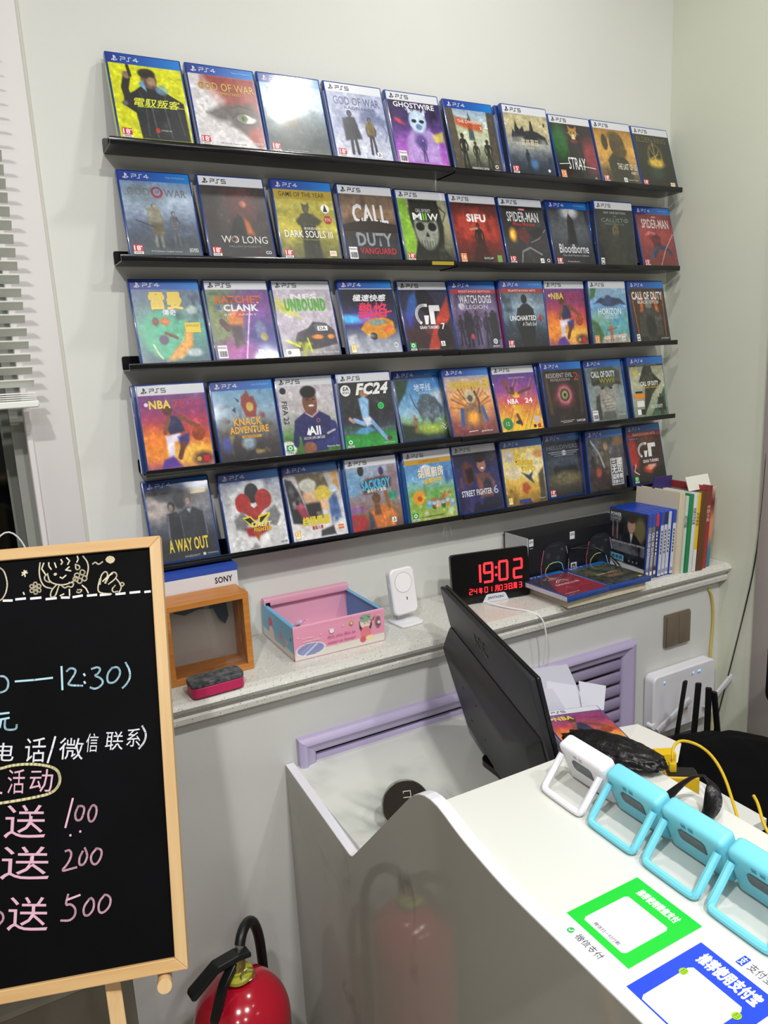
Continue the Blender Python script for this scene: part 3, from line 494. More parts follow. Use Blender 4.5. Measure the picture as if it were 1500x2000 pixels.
def c_gt7(s):
    s.G('#2c3050','#2c2c48','#32283a','#3c2228','#281a20'); s.P([(.05,.45),(.2,.2),(.36,.13),(.3,.4),(.1,.62)],'#3a6cc0',.06,.9); s.E(.52,.3,.16,.24,'#16141f',.2,rot=-.4); s.P([(.98,.2),(.9,.3),(.7,.5),(.56,.7),(.4,.98),(.62,.98),(.8,.7),(.98,.5)],'#c8402c',.04,.9); s.E(.8,.78,.15,.18,'#1a161c',.3); s.N(7,'#7a2a28',.55,.5,win=(.4,.8,.5,.2)); s.E(.1,.55,.14,.12,'#3a3a9a',.9,op=.6)
    gt(s,.28,.34,.5,.28); s.T('GRAN TURISMO',.3,.635,.7,.68,'#f2f0f2',.03); s.T('7',.75,.6,.83,.69,'#f4f4f4',.02); badge(s,.68,.86); s.T('中文 Chinese / English Version',.2,.955,.62,.97,'#dddddd')
def gt(s,x,y,w_,h_):
    """the round-G and T emblem"""
    q=lambda a,b:(x+a*w_,y+b*h_)
    n=14; arc=[q(.34-.34*math.sin(t)-.0,.5-.5*math.cos(t)) for t in [PI*.0+PI*k/n for k in range(n+1)]]
    s.K([q(.46,.0)]+arc[:-3],.055,'#efeff2'); s.PG([q(.3,.62),q(.42,.62),q(.42,.98),q(.3,.98)],'#efeff2'); s.PG([q(.3,.52),q(.5,.52),q(.42,.98),q(.3,.98)],'#efeff2')
    s.PG([q(.56,.0),q(1.0,.0),q(1.0,.3),q(.54,.3)],'#efeff2'); s.PG([q(.56,.0),q(.76,.0),q(.72,.98),q(.52,.98)],'#efeff2')
def c_wdl(s):
    s.G('#3a3050','#4a3a5c','#6c5a80','#54486a','#4c4462','#3a3448'); s.N(7,'#8a7cae',.5,.6,fy=3); s.Q(0,.115,1,.175,'#b02a2c'); s.T('RESISTANCE EDITION',.18,.13,.88,.16,'#e8d8d4'); s.F(.3,.42,.52,'#1d1a26'); s.F(.5,.42,.5,'#2c2434',hi='#7a3040'); s.F(.14,.48,.44,'#262230'); s.F(.72,.44,.5,'#221e2c'); s.F(.87,.42,.54,'#171520')
    s.P([(.22,.46),(.4,.46),(.42,.8),(.22,.8)],'#241f2e',.04); s.P([(.8,.46),(.96,.46),(.98,.85),(.78,.85)],'#181622',.04); s.E(.2,.36,.07,.05,'#c9c4d8',.4); s.E(.36,.8,.04,.04,'#c04048',.5); s.T('WATCH DOGS',.16,.2,.88,.32,'#e8e6ee',.03); s.T('LEGION',.3,.34,.78,.4,'#d4d0de',.01); s.O(.85,.88,.05,'#e8e8ee'); s.O(.85,.88,.03,'#3a3448'); s.O(.85,.88,.015,'#e8e8ee'); s.T('UBISOFT',.77,.94,.94,.965,'#e8e8ee',.02)
def c_unch(s):
    s.G('#34485c','#5c7488','#7f97a8','#4c6478','#26323e','#10161c'); s.Q(0,.115,1,.18,'#a8302c'); s.T('PLAYSTATION HITS',.18,.13,.82,.16,'#f2e8d8',.02); s.N(7,'#1d2a38',.5,.8,win=(.1,.5,.4,.6)); s.N(7,'#1d2a38',.5,.8,win=(.95,.5,.3,.6)); s.E(.55,.45,.25,.25,'#a9bccc',.9,op=.6)
    s.E(.52,.27,.07,.07,'#14181e',.2); s.P([(.38,.4),(.48,.34),(.6,.34),(.72,.42),(.74,.62),(.66,.98),(.36,.98),(.34,.62)],'#12161c',.02); s.S([(.36,.42),(.3,.62),(.34,.76)],.05,'#181c22'); s.T('UNCHARTED',.14,.515,.76,.59,'#eef0f2',.03); s.T('4',.8,.5,.9,.62,'#a82c30',.03); s.T("A Thief's End",.42,.61,.76,.67,'#e8eaec',0,.3)
def c_nba23(s):
    s.G('#6a3a7c','#7c3a80','#a83a5c','#d0543a','#e08a34','#9a4a7c'); s.E(.15,.7,.3,.2,'#f08a2c',.9,op=.8); s.E(.7,.85,.35,.16,'#f8c04a',.9,op=.8); s.N(5,'#f8d060',.58,.7,win=(.5,.8,.6,.25)); s.N(6,'#8a3a68',.5,.5,win=(.6,.4,.5,.3))
    s.E(.4,.29,.075,.07,'#5c3424',.2); s.P([(.34,.46),(.44,.36),(.56,.38),(.62,.56),(.4,.6)],'#2a2c54',.03); s.S([(.56,.38),(.76,.48),(.86,.54)],.06,'#7a4430'); s.S([(.4,.4),(.32,.56)],.06,'#8a5238'); s.E(.82,.6,.1,.085,'#9a4426',.15); s.P([(.32,.6),(.54,.58),(.6,.66),(.44,.68),(.42,.86),(.33,.86)],'#e4dcec',.03); s.P([(.5,.62),(.68,.58),(.66,.7),(.54,.8)],'#3a3a80',.04); s.P([(.26,.88),(.4,.84),(.52,.98),(.2,.98)],'#5a3aa0',.04); s.S([(.58,.7),(.5,.86)],.07,'#6a3a30'); s.E(.85,.9,.15,.08,'#3c2438',.7,op=.8)
    s.T('NBA',.14,.175,.46,.275,'#e6cc4a',.06); s.T('2K23',.48,.17,.92,.27,'#b02c50',.05); s.O(.1,.22,.03,'#d8d8e8'); s.Q(.85,.87,.94,.94,'#c8202c'); s.O(.78,.905,.035,'#c8a04a')
def c_horiz2(s):
    s.G('#a5c0d8','#8cb4d8','#6a9cc8','#7fae9c','#5aa0a8','#c8a894'); s.P([(.05,.1),(.2,.1),(.14,.25),(0,.3)],'#4c7c4c',.04); s.P([(0,.6),(.16,.66),(.3,.86),(.2,.98),(0,.98)],'#4a6a44',.05); s.P([(.08,.36),(.3,.26),(.48,.3),(.62,.26),(.82,.28),(.98,.38),(.8,.36),(.6,.4),(.4,.4),(.24,.34)],'#2c3a5c',.03); s.E(.5,.3,.1,.08,'#3a4a74',.4); s.E(.7,.6,.25,.12,'#4a9cc0',.8,op=.7)
    s.S([(.3,.9),(.9,.86)],.05,'#dcc4b0',.8); s.F(.5,.66,.3,'#a0563c',hi='#e0b090'); s.S([(.38,.78),(.66,.74)],.015,'#7a4a34'); s.T('HORIZON',.2,.43,.82,.53,'#f2f6fa',.0); s.T('FORBIDDEN WEST',.34,.565,.74,.595,'#e0eaf4'); s.K([(.36,.55),(.7,.545)],.008,'#f2f6fa'); badge(s,.78,.88)
def c_bo3(s):
    s.G('#2a1c14','#4a2c18','#3a2618','#2c221c','#1c1a18'); s.P([(.3,.16),(.36,.16),(.34,.5),(.24,.5)],'#c8682a',.05,.9); s.P([(.66,.16),(.72,.16),(.78,.5),(.68,.5)],'#c8682a',.05,.9); s.S([(.06,.2),(.12,.9)],.02,'#c86a2a',.8); s.S([(.94,.2),(.9,.9)],.02,'#c86a2a',.8); s.E(.5,.36,.1,.11,'#77706a',.3); s.P([(.2,.58),(.4,.44),(.62,.44),(.82,.58),(.84,.9),(.62,.9),(.6,.98),(.4,.98),(.36,.9),(.16,.9)],'#3a3834',.03); s.N(10,'#8f8a84',.55,.7,win=(.5,.65,.4,.22)); s.E(.5,.75,.14,.2,'#1a1a1c',.5)
    s.T('CALL OF DUTY',.06,.165,.94,.3,'#e0e0e0',.06); s.T('BLACK OPS III',.2,.31,.8,.365,'#d6d6d6',.02); s.T('ACTIVISION',.74,.93,.96,.955,'#dddddd')
def c_knack(s):
    s.G('#5c90c0','#78a4c4','#8aa4b8','#6a6a6c','#3a3436','#24222a'); s.P([(.44,.3),(.46,.2),(.52,.16),(.56,.12),(.6,.2),(.66,.2),(.7,.32),(.66,.46),(.5,.46)],'#8a3430',.03); s.E(.58,.33,.06,.06,'#c8a850',.4); s.N(10,'#3a3634',.5,.8,win=(.25,.42,.25,.15)); s.N(9,'#7c3a34',.5,.8,win=(.8,.4,.2,.14)); s.N(9,'#463c38',.5,.8,win=(.5,.65,.6,.2)); s.P([(.34,.2),(.42,.24),(.4,.27)],'#2a3448'); s.P([(.28,.36),(.34,.32),(.34,.4)],'#2a3448'); s.N(10,'#b89a50',.62,.8,win=(.5,.75,.5,.25)); s.E(.48,.78,.1,.08,'#a9c4dc',.8,op=.8); s.E(.12,.78,.08,.1,'#4a58b0',.8,op=.8)
    s.T('KNACK',.28,.46,.74,.56,'#e0a838',.05,out='#5a3414'); s.T('ADVENTURE',.2,.57,.84,.66,'#e0a838',.05,out='#5a3414'); s.Q(.38,.685,.7,.72,'#c8962c'); s.T('BIRTHDAY',.42,.69,.66,.715,'#3c2a10')
def c_fifa(s):
    s.G('#c4bcc6','#ccc6cc','#c2bcc0','#9ca098','#4c7c34','#3e7030'); s.Q(0,.115,.01,.12,'#ffffff'); s.E(.55,.34,.13,.17,'#7a4c38',.12); s.E(.54,.2,.14,.08,'#17110f',.25); s.E(.57,.38,.05,.012,'#f2e8e4',.5); s.E(.51,.3,.02,.012,'#1d120e',.4); s.E(.62,.3,.02,.012,'#1d120e',.4); s.P([(.46,.44),(.64,.44),(.66,.54),(.44,.54)],'#6c4232',.03)
    s.P([(.24,.56),(.44,.46),(.56,.52),(.68,.45),(.88,.54),(.98,.82),(.84,.9),(.76,.98),(.34,.98),(.32,.78),(.2,.74)],'#24285c',.02); s.S([(.45,.475),(.56,.53),(.68,.46)],.02,'#c8a0a8'); s.S([(.92,.66),(.98,.86),(.7,.9),(.5,.94)],.13,'#2c3470'); s.E(.45,.93,.12,.08,'#8a5a44',.2); s.S([(.8,.76),(.94,.72)],.025,'#c8c0cc')
    s.E(.07,.92,.14,.1,'#e4e0e0',.15); s.S([(.24,.74),(.22,.86)],.1,'#24285c'); s.O(.1,.17,.055,'#26262c'); s.T('FIFA 22',-.09,.42,.29,.49,'#1d1d24',.02,0,-PI/2+.0); s.PG([(.42,.76),(.47,.66),(.5,.76)],'#f2f2f4'); s.T('All',.46,.65,.68,.77,'#f2f2f4',.06); s.T('ACCOR LIVE LIMITLESS',.36,.785,.74,.82,'#e4e4ea',.01); s.O(.66,.58,.035,'#a05060'); s.O(.66,.58,.022,'#28306a'); s.T('Electronic Arts',.76,.92,.98,.945,'#f2f2f2')
def c_fc24(s):
    s.G('#1d1f22','#24272a','#2c2e32','#25282a','#2e2e42','#2f8a3c','#35a040'); s.Q(0,0,.001,.001,'#000000'); s.N(16,'#4a4440',.55,.6,win=(.5,.55,.7,.25)); s.S([(.02,.78),(.98,.75)],.03,'#6a4a8c',.8); s.P([(.2,.8),(.3,.74),(.5,.72),(.6,.78),(.4,.82)],'#5aa0d8',.03,.9)
    s.E(.46,.27,.09,.05,'#a87a58',.3); s.P([(.34,.34),(.44,.3),(.54,.36),(.5,.6),(.38,.62)],'#8cb8e0',.03); s.P([(.38,.6),(.52,.58),(.6,.68),(.44,.72)],'#c8d0e0',.03); s.S([(.56,.66),(.68,.78),(.8,.9)],.06,'#7aa4d8'); s.S([(.4,.68),(.22,.62)],.06,'#8cb0e0'); s.S([(.2,.64),(.14,.6)],.05,'#b08a78'); s.E(.86,.9,.05,.03,'#5a3a38',.4)
    s.O(.12,.22,.095,'#eef0f0'); s.T('EA',.07,.17,.18,.22,'#1c1e20',.05,.2); s.T('SPORTS',.055,.235,.19,.265,'#1c1e20',.03); s.T('FC24',.3,.13,.95,.29,'#f4f4f4',.08,.3); s.O(.76,.45,.06,'#3cd070'); s.O(.76,.45,.045,'#27a858'); s.T('POWERED BY FOOTBALL',.72,.95,.96,.965,'#e8e8e8')
def c_horiz1(s):
    s.G('#3a68a8','#4a8ac8','#6aa8dc','#8cb8d8','#7a9a50','#24342a'); s.P([(0,.11),(.3,.12),(.2,.3),(.08,.42),(0,.5)],'#22402c',.05); s.P([(0,.75),(.3,.8),(.5,.98),(0,.98)],'#1d2e24',.06); s.E(.9,.4,.2,.12,'#e4ecf2',.7,op=.8); s.P([(.4,.48),(.5,.36),(.64,.34),(.8,.4),(.92,.56),(.88,.72),(.74,.7),(.66,.8),(.56,.66),(.46,.74),(.4,.62)],'#50606c',.04); s.N(9,'#b4c4cc',.55,.7,win=(.62,.52,.26,.2)); s.S([(.28,.34),(.34,.5),(.42,.6)],.02,'#4a5a64'); s.F(.3,.64,.26,'#7a4434',hi='#d89a70'); s.E(.6,.86,.3,.06,'#b4c84a',.9,op=.7)
    s.P([(.14,.52),(.28,.62),(.3,.76)],'#a0a8ac',.06,.7); s.T('地平线',.38,.19,.74,.3,'#f4f8fc',.0,.15); s.T('零之曙光',.46,.315,.66,.34,'#e4ecf4'); s.K([(.86,.78),(.91,.83),(.96,.78)],.014,'#f2f2f2'); s.K([(.86,.83),(.91,.88),(.96,.83)],.014,'#f2f2f2')
def c_bord(s):
    s.G('#6c84b8','#c8b0a8','#d8a07c','#c47a54','#8c4a44','#6a3a3c'); s.E(.5,.52,.45,.3,'#e8b46a',.8,op=.7)
    for k in range(17): t=PI*(1.05+.9*k/16); s.S([(.5,.62),(.5+.48*math.cos(t),.62+.36*math.sin(t))],.03,['#b0642c','#d8903c','#8a4a28'][k % 3],.7)
    s.E(.5,.42,.12,.11,'#c4b490',.15); s.E(.5,.45,.06,.05,'#5a4a40',.4); s.P([(.28,.62),(.42,.52),(.6,.52),(.74,.62),(.72,.86),(.3,.86)],'#8a6a50',.05); s.S([(.28,.62),(.24,.84)],.08,'#3a5a94'); s.S([(.74,.6),(.8,.8)],.07,'#3a5a94'); s.E(.5,.74,.12,.1,'#f0a03c',.7); s.N(11,'#a04a48',.5,.8,win=(.5,.92,.6,.12)); s.S([(.62,.36),(.68,.5),(.66,.66)],.05,'#5a4034')
    s.T('BORDERLANDS',.1,.19,.8,.3,'#e6c41e',.06,out='#2a2410'); s.T('3',.82,.16,.97,.31,'#e6c41e',.07,out='#2a2410'); s.T('gearbox',.62,.93,.88,.965,'#e8e0e0',.01); s.K([(.34,.94),(.54,.935)],.01,'#f0f0f0')
def c_nba24(s):
    s.G('#4a3078','#6a3a94','#a04a94','#d0703c','#e8b02c','#f0c82c')
    for k in range(16): s.S([(-.2+k*.11,1.1),(.5+k*.1,.2)],.016,['#f0c83c','#e8702c','#c83c8c','#8a3ab0'][k % 4],.55)
    s.E(.4,.36,.05,.05,'#5a3424',.2); s.P([(.38,.42),(.54,.4),(.56,.54),(.42,.56)],'#e8b430',.03); s.S([(.54,.42),(.84,.36)],.045,'#6a3c28'); s.S([(.42,.42),(.3,.4),(.26,.28)],.045,'#6a3c28'); s.E(.26,.26,.06,.05,'#8a4a24',.2); s.P([(.34,.6),(.54,.6),(.52,.74),(.4,.78)],'#e8b430',.03); s.S([(.42,.76),(.48,.9)],.06,'#6a3c28'); s.E(.42,.87,.07,.03,'#2a1c2c',.4)
    s.T('2K24 EDITION',.36,.17,.74,.195,'#e0c8e8'); s.Q(.2,.49,.86,.59,'#d0485c'); s.T('NBA',.24,.505,.5,.585,'#f4f4f8',.06); s.T('24',.66,.505,.84,.585,'#f4f4f8',.06); s.O(.15,.88,.12,'#2f8f46'); s.O(.15,.88,.1,'#278040'); s.T('12',.11,.85,.19,.91,'#c8ecc8'); s.Q(.8,.8,.92,.9,'#c8b8c8'); s.Q(.86,.92,.94,.98,'#c8202c'); s.O(.79,.95,.035,'#201820')
def c_rev2(s):
    s.G('#1c1a1a','#221e1e','#2a201e','#221a1a','#141214'); s.N(8,'#4a342c',.55,.6); s.P([(.04,.2),(.1,.2),(.16,.8),(.08,.8)],'#5a4024',.04,.8); s.P([(.9,.2),(.96,.2),(.92,.8),(.86,.8)],'#4a3420',.04,.8); s.E(.5,.52,.24,.2,'#6c2c38',.5); s.E(.5,.51,.17,.14,'#c87c88',.5); s.E(.5,.51,.12,.1,'#3a1a20',.3); s.E(.5,.51,.08,.07,'#8a9a5a',.4); s.E(.5,.51,.03,.03,'#0c0c0c',.3); s.P([(.3,.98),(.4,.72),(.6,.72),(.7,.98)],'#2a1a18',.08,.8)
    s.T('RESIDENT EVIL',.08,.165,.76,.235,'#c8c0bc',.01); s.T('REVELATIONS',.18,.25,.68,.29,'#b4aca8',.0); s.T('2',.78,.16,.9,.29,'#a83c2c',.02); s.T('CAPCOM',.72,.91,.94,.945,'#e0e0e0',.03); s.K([(.3,.92),(.66,.91)],.008,'#d0d0d0'); s.K([(.36,.94),(.6,.935)],.008,'#d0d0d0')
def c_ww2(s):
    s.G('#5c6c72','#6c7c80','#7f8c8e','#8c9896','#6c7472'); s.P([(.12,.4),(.14,.18),(.4,.1),(.7,.1),(.92,.2),(.94,.42),(.5,.36)],'#4a5046',.03); s.E(.52,.5,.26,.22,'#8f8c86',.2); s.E(.52,.28,.38,.16,'#494f45',.2); s.P([(.14,.36),(.52,.3),(.92,.38),(.9,.42),(.52,.36),(.16,.42)],'#33382f',.02); s.E(.4,.46,.05,.02,'#22262a',.3); s.E(.63,.46,.05,.02,'#22262a',.3); s.S([(.34,.42),(.46,.44)],.02,'#3a3834'); s.S([(.58,.44),(.7,.42)],.02,'#3a3834'); s.P([(.2,.6),(.3,.55),(.3,.98),(.12,.98)],'#3c4240',.04); s.E(.5,.74,.2,.16,'#a39e98',.2); s.N(6,'#6a6660',.5,.6,win=(.5,.76,.2,.2))
    for k in range(4): s.S([(.34+.02*k,.66+.05*k),(.6+.02*k,.64+.05*k)],.008,'#55524e')
    s.P([(.36,.84),(.66,.84),(.7,.98),(.3,.98)],'#5a5c5a',.04); s.T('CALL OF DUTY',.14,.18,.8,.285,'#e4e8e8',.05); s.T('WWII',.34,.3,.76,.38,'#a4a02c',.03); s.T('ACTIVISION',.74,.9,.94,.92,'#f0f0f0')
def c_inf(s):
    s.G('#8c947c','#a4a48a','#b4b49a','#9ca48c','#7c8c74'); s.P([(.44,.12),(.62,.12),(.66,.26),(.9,.42),(.6,.62),(.3,.98),(.4,.5),(.24,.4)],'#23241e',.03); s.E(.55,.2,.09,.09,'#33342c',.2); s.N(8,'#5a5c4c',.55,.6,win=(.5,.45,.4,.25)); s.P([(.98,.5),(.98,.98),(.5,.98)],'#35543c',.02,.9); s.F(.82,.62,.36,'#1c241c'); s.P([(.74,.68),(.92,.68),(.95,.9),(.72,.9)],'#1c241c',.03); s.Q(0,.115,1,.15,'#33342e'); s.T('LEGACY EDITION',.2,.122,.8,.142,'#8c8c80'); s.E(.14,.24,.08,.04,'#c4b43c',.5)
    s.T('CALL OF DUTY',.28,.4,.8,.48,'#f0f0ec',.05); s.T('INFINITE WARFARE',.34,.49,.78,.52,'#c8b42c',.02); s.T('CALL OF DUTY',.5,.8,.86,.86,'#d8e4d8',.04); s.Q(.07,.6,.36,.68,'#e08a1e'); s.Q(.1,.56,.3,.59,'#181814'); s.Q(.11,.72,.32,.82,'#e4e4e0'); s.Q(.1,.86,.2,.95,'#f0f0f0'); s.Q(.22,.86,.32,.95,'#181818')
def c_away(s):
    s.G('#4c5460','#6a6c72','#7c7c84','#6c7080','#3c4250','#2a3038','#262c34'); s.E(.12,.34,.2,.16,'#cfc0b8',.9,op=.8); s.P([(0,.11),(.5,.2),(.98,.14),(.98,.2),(.5,.28),(.2,.26)],'#3c4048',.05,.8); s.N(5,'#4c505c',.5,.4,fy=10); s.E(.52,.25,.1,.12,'#33363e',.3)
    s.E(.37,.33,.055,.065,'#2a2624',.2); s.P([(.28,.42),(.42,.4),(.54,.46),(.52,.8),(.28,.8)],'#22262e',.03); s.E(.63,.27,.055,.07,'#5c5450',.2); s.P([(.48,.42),(.6,.36),(.72,.37),(.86,.44),(.86,.74),(.76,.8),(.5,.8)],'#2c323a',.03); s.P([(0,.76),(1,.72),(1,.98),(0,.98)],'#262c34',.08)
    s.E(.36,.35,.035,.045,'#8c7c74',.4); s.E(.635,.285,.035,.045,'#a89488',.4); s.P([(.6,.38),(.68,.37),(.64,.44)],'#b4b0b4',.02,.8); s.S([(.3,.44),(.28,.7),(.3,.8)],.02,'#9a9cac',.6); s.S([(.86,.46),(.87,.72)],.018,'#8c90a0',.6); s.S([(.49,.46),(.5,.76)],.012,'#8c90a0',.5); s.P([(.82,.3),(.98,.24),(.98,.42),(.86,.44)],'#8a8c96',.03,.5)
    s.T('A WAY OUT',.24,.74,.86,.9,'#e2c838',.04); s.Q(.7,.135,.94,.2,'#c8b42c'); s.T('FRIENDS PASS FREE TRIAL',.72,.15,.92,.165,'#4c4210'); s.T('HAZELIGHT',.46,.955,.7,.978,'#b8bcc4'); s.O(.77,.965,.025,'#c4c8ce'); s.T('ORIGINALS',.82,.955,.99,.975,'#b8bcc4')
def c_sf5(s):
    s.G('#5c6a90','#a8abb4','#c4c4c8','#d0d0d2','#c8c8cc'); s.v0=0; s.N(5,'#eceef0',.45,.7); s.E(.5,.28,.12,.13,'#2c3034',.15); s.E(.33,.4,.13,.13,'#a8302c',.12); s.E(.68,.37,.14,.13,'#a8302c',.12); s.S([(.36,.46),(.5,.56)],.14,'#a03230'); s.S([(.64,.46),(.55,.52)],.12,'#a03230'); s.P([(.14,.6),(.3,.5),(.4,.64),(.3,.76),(.16,.72)],'#77787c',.04); s.P([(.7,.54),(.86,.46),(.94,.6),(.84,.74),(.7,.7)],'#77787c',.04); s.N(9,'#3c3e42',.55,.8,win=(.2,.63,.14,.14)); s.N(9,'#3c3e42',.55,.8,win=(.84,.6,.14,.16)); s.P([(.3,.72),(.52,.7),(.7,.68),(.74,.76),(.5,.86),(.34,.82)],'#982c30',.04); s.P([(.3,.86),(.66,.82),(.7,.98),(.3,.98)],'#e4e4e6',.05); s.N(7,'#2c2e32',.5,.8,win=(.4,.92,.3,.1)); s.P([(.42,.78),(.56,.78),(.5,.9)],'#a4502c',.03)
    s.PG([(.28,.58),(.42,.57),(.52,.68),(.5,.72),(.42,.72)],'#e0cc20'); s.PG([(.55,.58),(.76,.55),(.74,.6),(.58,.7),(.52,.7)],'#e0cc20'); s.PG([(.31,.6),(.41,.59),(.5,.69),(.44,.7)],'#22201c'); s.PG([(.58,.6),(.72,.575),(.58,.67),(.55,.68)],'#22201c'); s.T('STREET',.4,.66,.76,.72,'#f2ec9c',.05,.3,-.06,out='#8a7a10'); s.T('FIGHTER',.44,.73,.74,.78,'#e0cc20',.04,.2); s.T('CAPCOM',.87,.94,.98,.965,'#44444a',.03)
def c_storm(s):
    s.G('#b4b4b8','#b8b6b8','#c4c0c0','#d8d4d4','#e4e0e2'); s.v0=0; s.P([(.2,.13),(.72,.13),(.8,.4),(.6,.5),(.3,.5)],'#5c503a',.04); s.P([(0,.16),(.12,.2),(.24,.4),(.3,.6),(.3,.8),(.04,.76)],'#1d2028',.03); s.E(.42,.42,.13,.13,'#d8b08c',.2); s.E(.4,.28,.16,.09,'#c8c8bc',.3); s.E(.66,.42,.15,.12,'#d8c04a',.25); s.E(.67,.56,.1,.08,'#e0b890',.2); s.P([(.74,.5),(.9,.4),(.94,.76),(.74,.86)],'#44649c',.04); s.P([(.84,.13),(.98,.13),(.98,.4),(.88,.36)],'#c89a5c',.04); s.P([(.3,.52),(.58,.52),(.6,.74),(.34,.74)],'#2c2428',.04); s.P([(.12,.52),(.26,.5),(.34,.7),(.24,.76)],'#a0384c',.04); s.E(.16,.45,.07,.07,'#1c1c22',.3); s.E(.86,.36,.08,.05,'#c4d0dc',.3); s.N(9,'#e4dcd4',.6,.6)
    s.P([(.52,.9),(.76,.86),(.78,.98),(.5,.98)],'#3a3a3e',.03); s.T('終極風暴',.2,.7,.7,.82,'#d8c42c',.06,.15,out='#2c2408'); s.T('慕留人傳',.36,.83,.56,.88,'#a8404c',.04); s.Q(.84,.86,.94,.92,'#e06c2c'); s.T('BANDAI',.85,.875,.93,.9,'#fff4e8')
def c_sack(s):
    s.G('#a8b4cc','#9cacc4','#8a94b0','#8c7c80','#8c6a4c','#5c4a44'); s.v0=0; s.P([(0,.14),(.3,.2),(.2,.5),(0,.5)],'#6c9cc0',.06,.9); s.P([(.8,.14),(.98,.12),(.98,.5),(.84,.5)],'#8c6c6c',.06,.8); s.E(.28,.17,.06,.07,'#2c3034',.2); s.E(.68,.2,.05,.06,'#4a3464',.3); s.P([(.36,.84),(.4,.72),(.6,.66),(.8,.7),(.9,.84),(.84,.98),(.4,.98)],'#d0783c',.05); s.E(.1,.88,.2,.14,'#a8343c',.4); s.E(.14,.7,.16,.06,'#8c5c94',.5); s.E(.85,.55,.1,.07,'#3c8c74',.5); s.S([(.72,.5),(.76,.7)],.07,'#8a5c34'); s.E(.52,.57,.085,.075,'#6a4a34',.15); s.P([(.47,.65),(.57,.65),(.6,.8),(.46,.8)],'#6a4a34',.03); s.P([(.34,.74),(.42,.8),(.46,.98),(.34,.98)],'#2c3a5c',.05,.8); s.N(8,'#5c9c4c',.55,.8,win=(.15,.8,.3,.14)); s.N(8,'#4a7c3c',.55,.8,win=(.85,.8,.2,.12))
    s.P([(.24,.34),(.4,.28),(.7,.26),(.86,.3),(.84,.42),(.5,.5),(.28,.5)],'#54403c',.04); s.T('SACKBOY',.26,.3,.84,.44,'#3cb0e0',.07,0,.04,out='#1c4a78'); s.T('麻布仔大冒險',.36,.43,.74,.48,'#f0e8dc',.02,0,.04); badge(s,.78,.86)
def c_over(s):
    s.G('#3a6cb8','#5a94d0','#7ab0d8','#7cb070','#8cb048','#a4b45c'); s.v0=0; s.Q(0,.115,1,.185,'#c89c34'); s.T('GOURMET EDITION',.3,.13,.74,.17,'#7a5a14'); s.P([(.3,.25),(.42,.19),(.6,.25)],'#e8ecf4',.02); s.N(7,'#2c4c94',.5,.7,win=(.8,.35,.3,.2)); s.N(8,'#4c9c3c',.5,.7,win=(.5,.6,.6,.12)); s.E(.22,.66,.13,.1,'#e89a2c',.2); s.E(.24,.68,.05,.04,'#a85a1c',.4)
    for k,c in enumerate(['#5aa0dc','#6a4430','#e0a8a0','#3c5c34','#c8823c','#8aa4d8']): s.E(.42+k*.1,.79+.02*(k % 2),.045,.045,c,.25); s.E(.42+k*.1,.74+.02*(k % 2),.045,.03,'#a8c4e8',.3)
    s.N(11,'#c84c30',.62,.9,win=(.6,.6,.45,.16)); s.N(11,'#e8dc4c',.62,.9,win=(.9,.62,.2,.12)); s.N(9,'#e4e8ec',.6,.8,win=(.5,.9,.6,.12)); s.T('胡鬧廚房',.26,.24,.8,.38,'#f2ead8',.04,0,.05,out='#7a4a2c'); s.T('全都好吃',.36,.395,.76,.465,'#f0c83c',.04,0,.05,out='#7a4a2c'); s.T('包含胡鬧廚房與胡鬧廚房 2',.22,.93,.72,.955,'#4c5c2c')
def c_sf6(s):
    s.G('#1c1a30','#22203c','#2a2a60','#2c2c64','#1f1f40','#14142a'); s.N(6,'#3c3c9c',.55,.6); s.P([(.16,.3),(.26,.22),(.42,.3),(.44,.5),(.3,.62),(.18,.6)],'#5c3430',.05); s.P([(.24,.36),(.4,.34),(.4,.54),(.26,.56)],'#1c1216',.05); s.E(.62,.3,.1,.12,'#a07060',.2); s.E(.6,.19,.13,.08,'#1a1416',.25); s.E(.63,.36,.04,.012,'#f0e4e0',.5); s.P([(.46,.46),(.6,.42),(.78,.44),(.88,.6),(.8,.8),(.5,.8)],'#6c4a48',.05); s.S([(.2,.62),(.3,.78),(.26,.96)],.1,'#33306a'); s.E(.7,.62,.1,.1,'#2c2c40',.5); s.N(8,'#c8643c',.66,.5)
    s.T('STREET FIGHTER',.08,.67,.78,.76,'#e0e0ea',.03); s.T('6',.82,.64,.93,.77,'#a8b0e0',.02)
def c_takes(s):
    s.G('#c8b06a','#e0c470','#f0dc90','#e4c05c','#c89c3c','#8c6a30'); s.v0=0; s.E(.16,.24,.12,.1,'#cfc4b8',.3); s.E(.24,.5,.18,.1,'#e0d0ac',.4); s.E(.7,.42,.25,.2,'#f8ecc0',.9,op=.8); s.P([(.42,.5),(.6,.56),(.72,.5),(.66,.6),(.72,.7),(.58,.62)],'#2c3c50',.03); s.P([(.42,.68),(.52,.66),(.62,.76),(.5,.86),(.42,.8)],'#b05028',.04); s.P([(.84,.56),(.98,.46),(.98,.98),(.84,.98)],'#3c3c38',.05,.9); s.N(8,'#5c4c24',.5,.8,win=(.1,.86,.25,.14)); s.N(7,'#3c3420',.5,.8,win=(.7,.96,.5,.06))
    for k in range(4): s.S([(.08+.05*k,.86),(.02+.07*k,.7)],.012,'#a8782c',.9)
    s.E(.9,.24,.14,.06,'#d89a5c',.5); s.T('it',.3,.18,.44,.28,'#e8c41e',.08,out='#5c4a10'); s.T('takes',.3,.27,.74,.4,'#e8c41e',.08,0,-.1,out='#5c4a10'); s.T('two',.42,.39,.78,.5,'#e8c41e',.08,0,-.1,out='#5c4a10'); s.T('Originals',.82,.93,.95,.955,'#f0f0f0'); s.Q(.3,.92,.58,.98,'#2c3c8c')
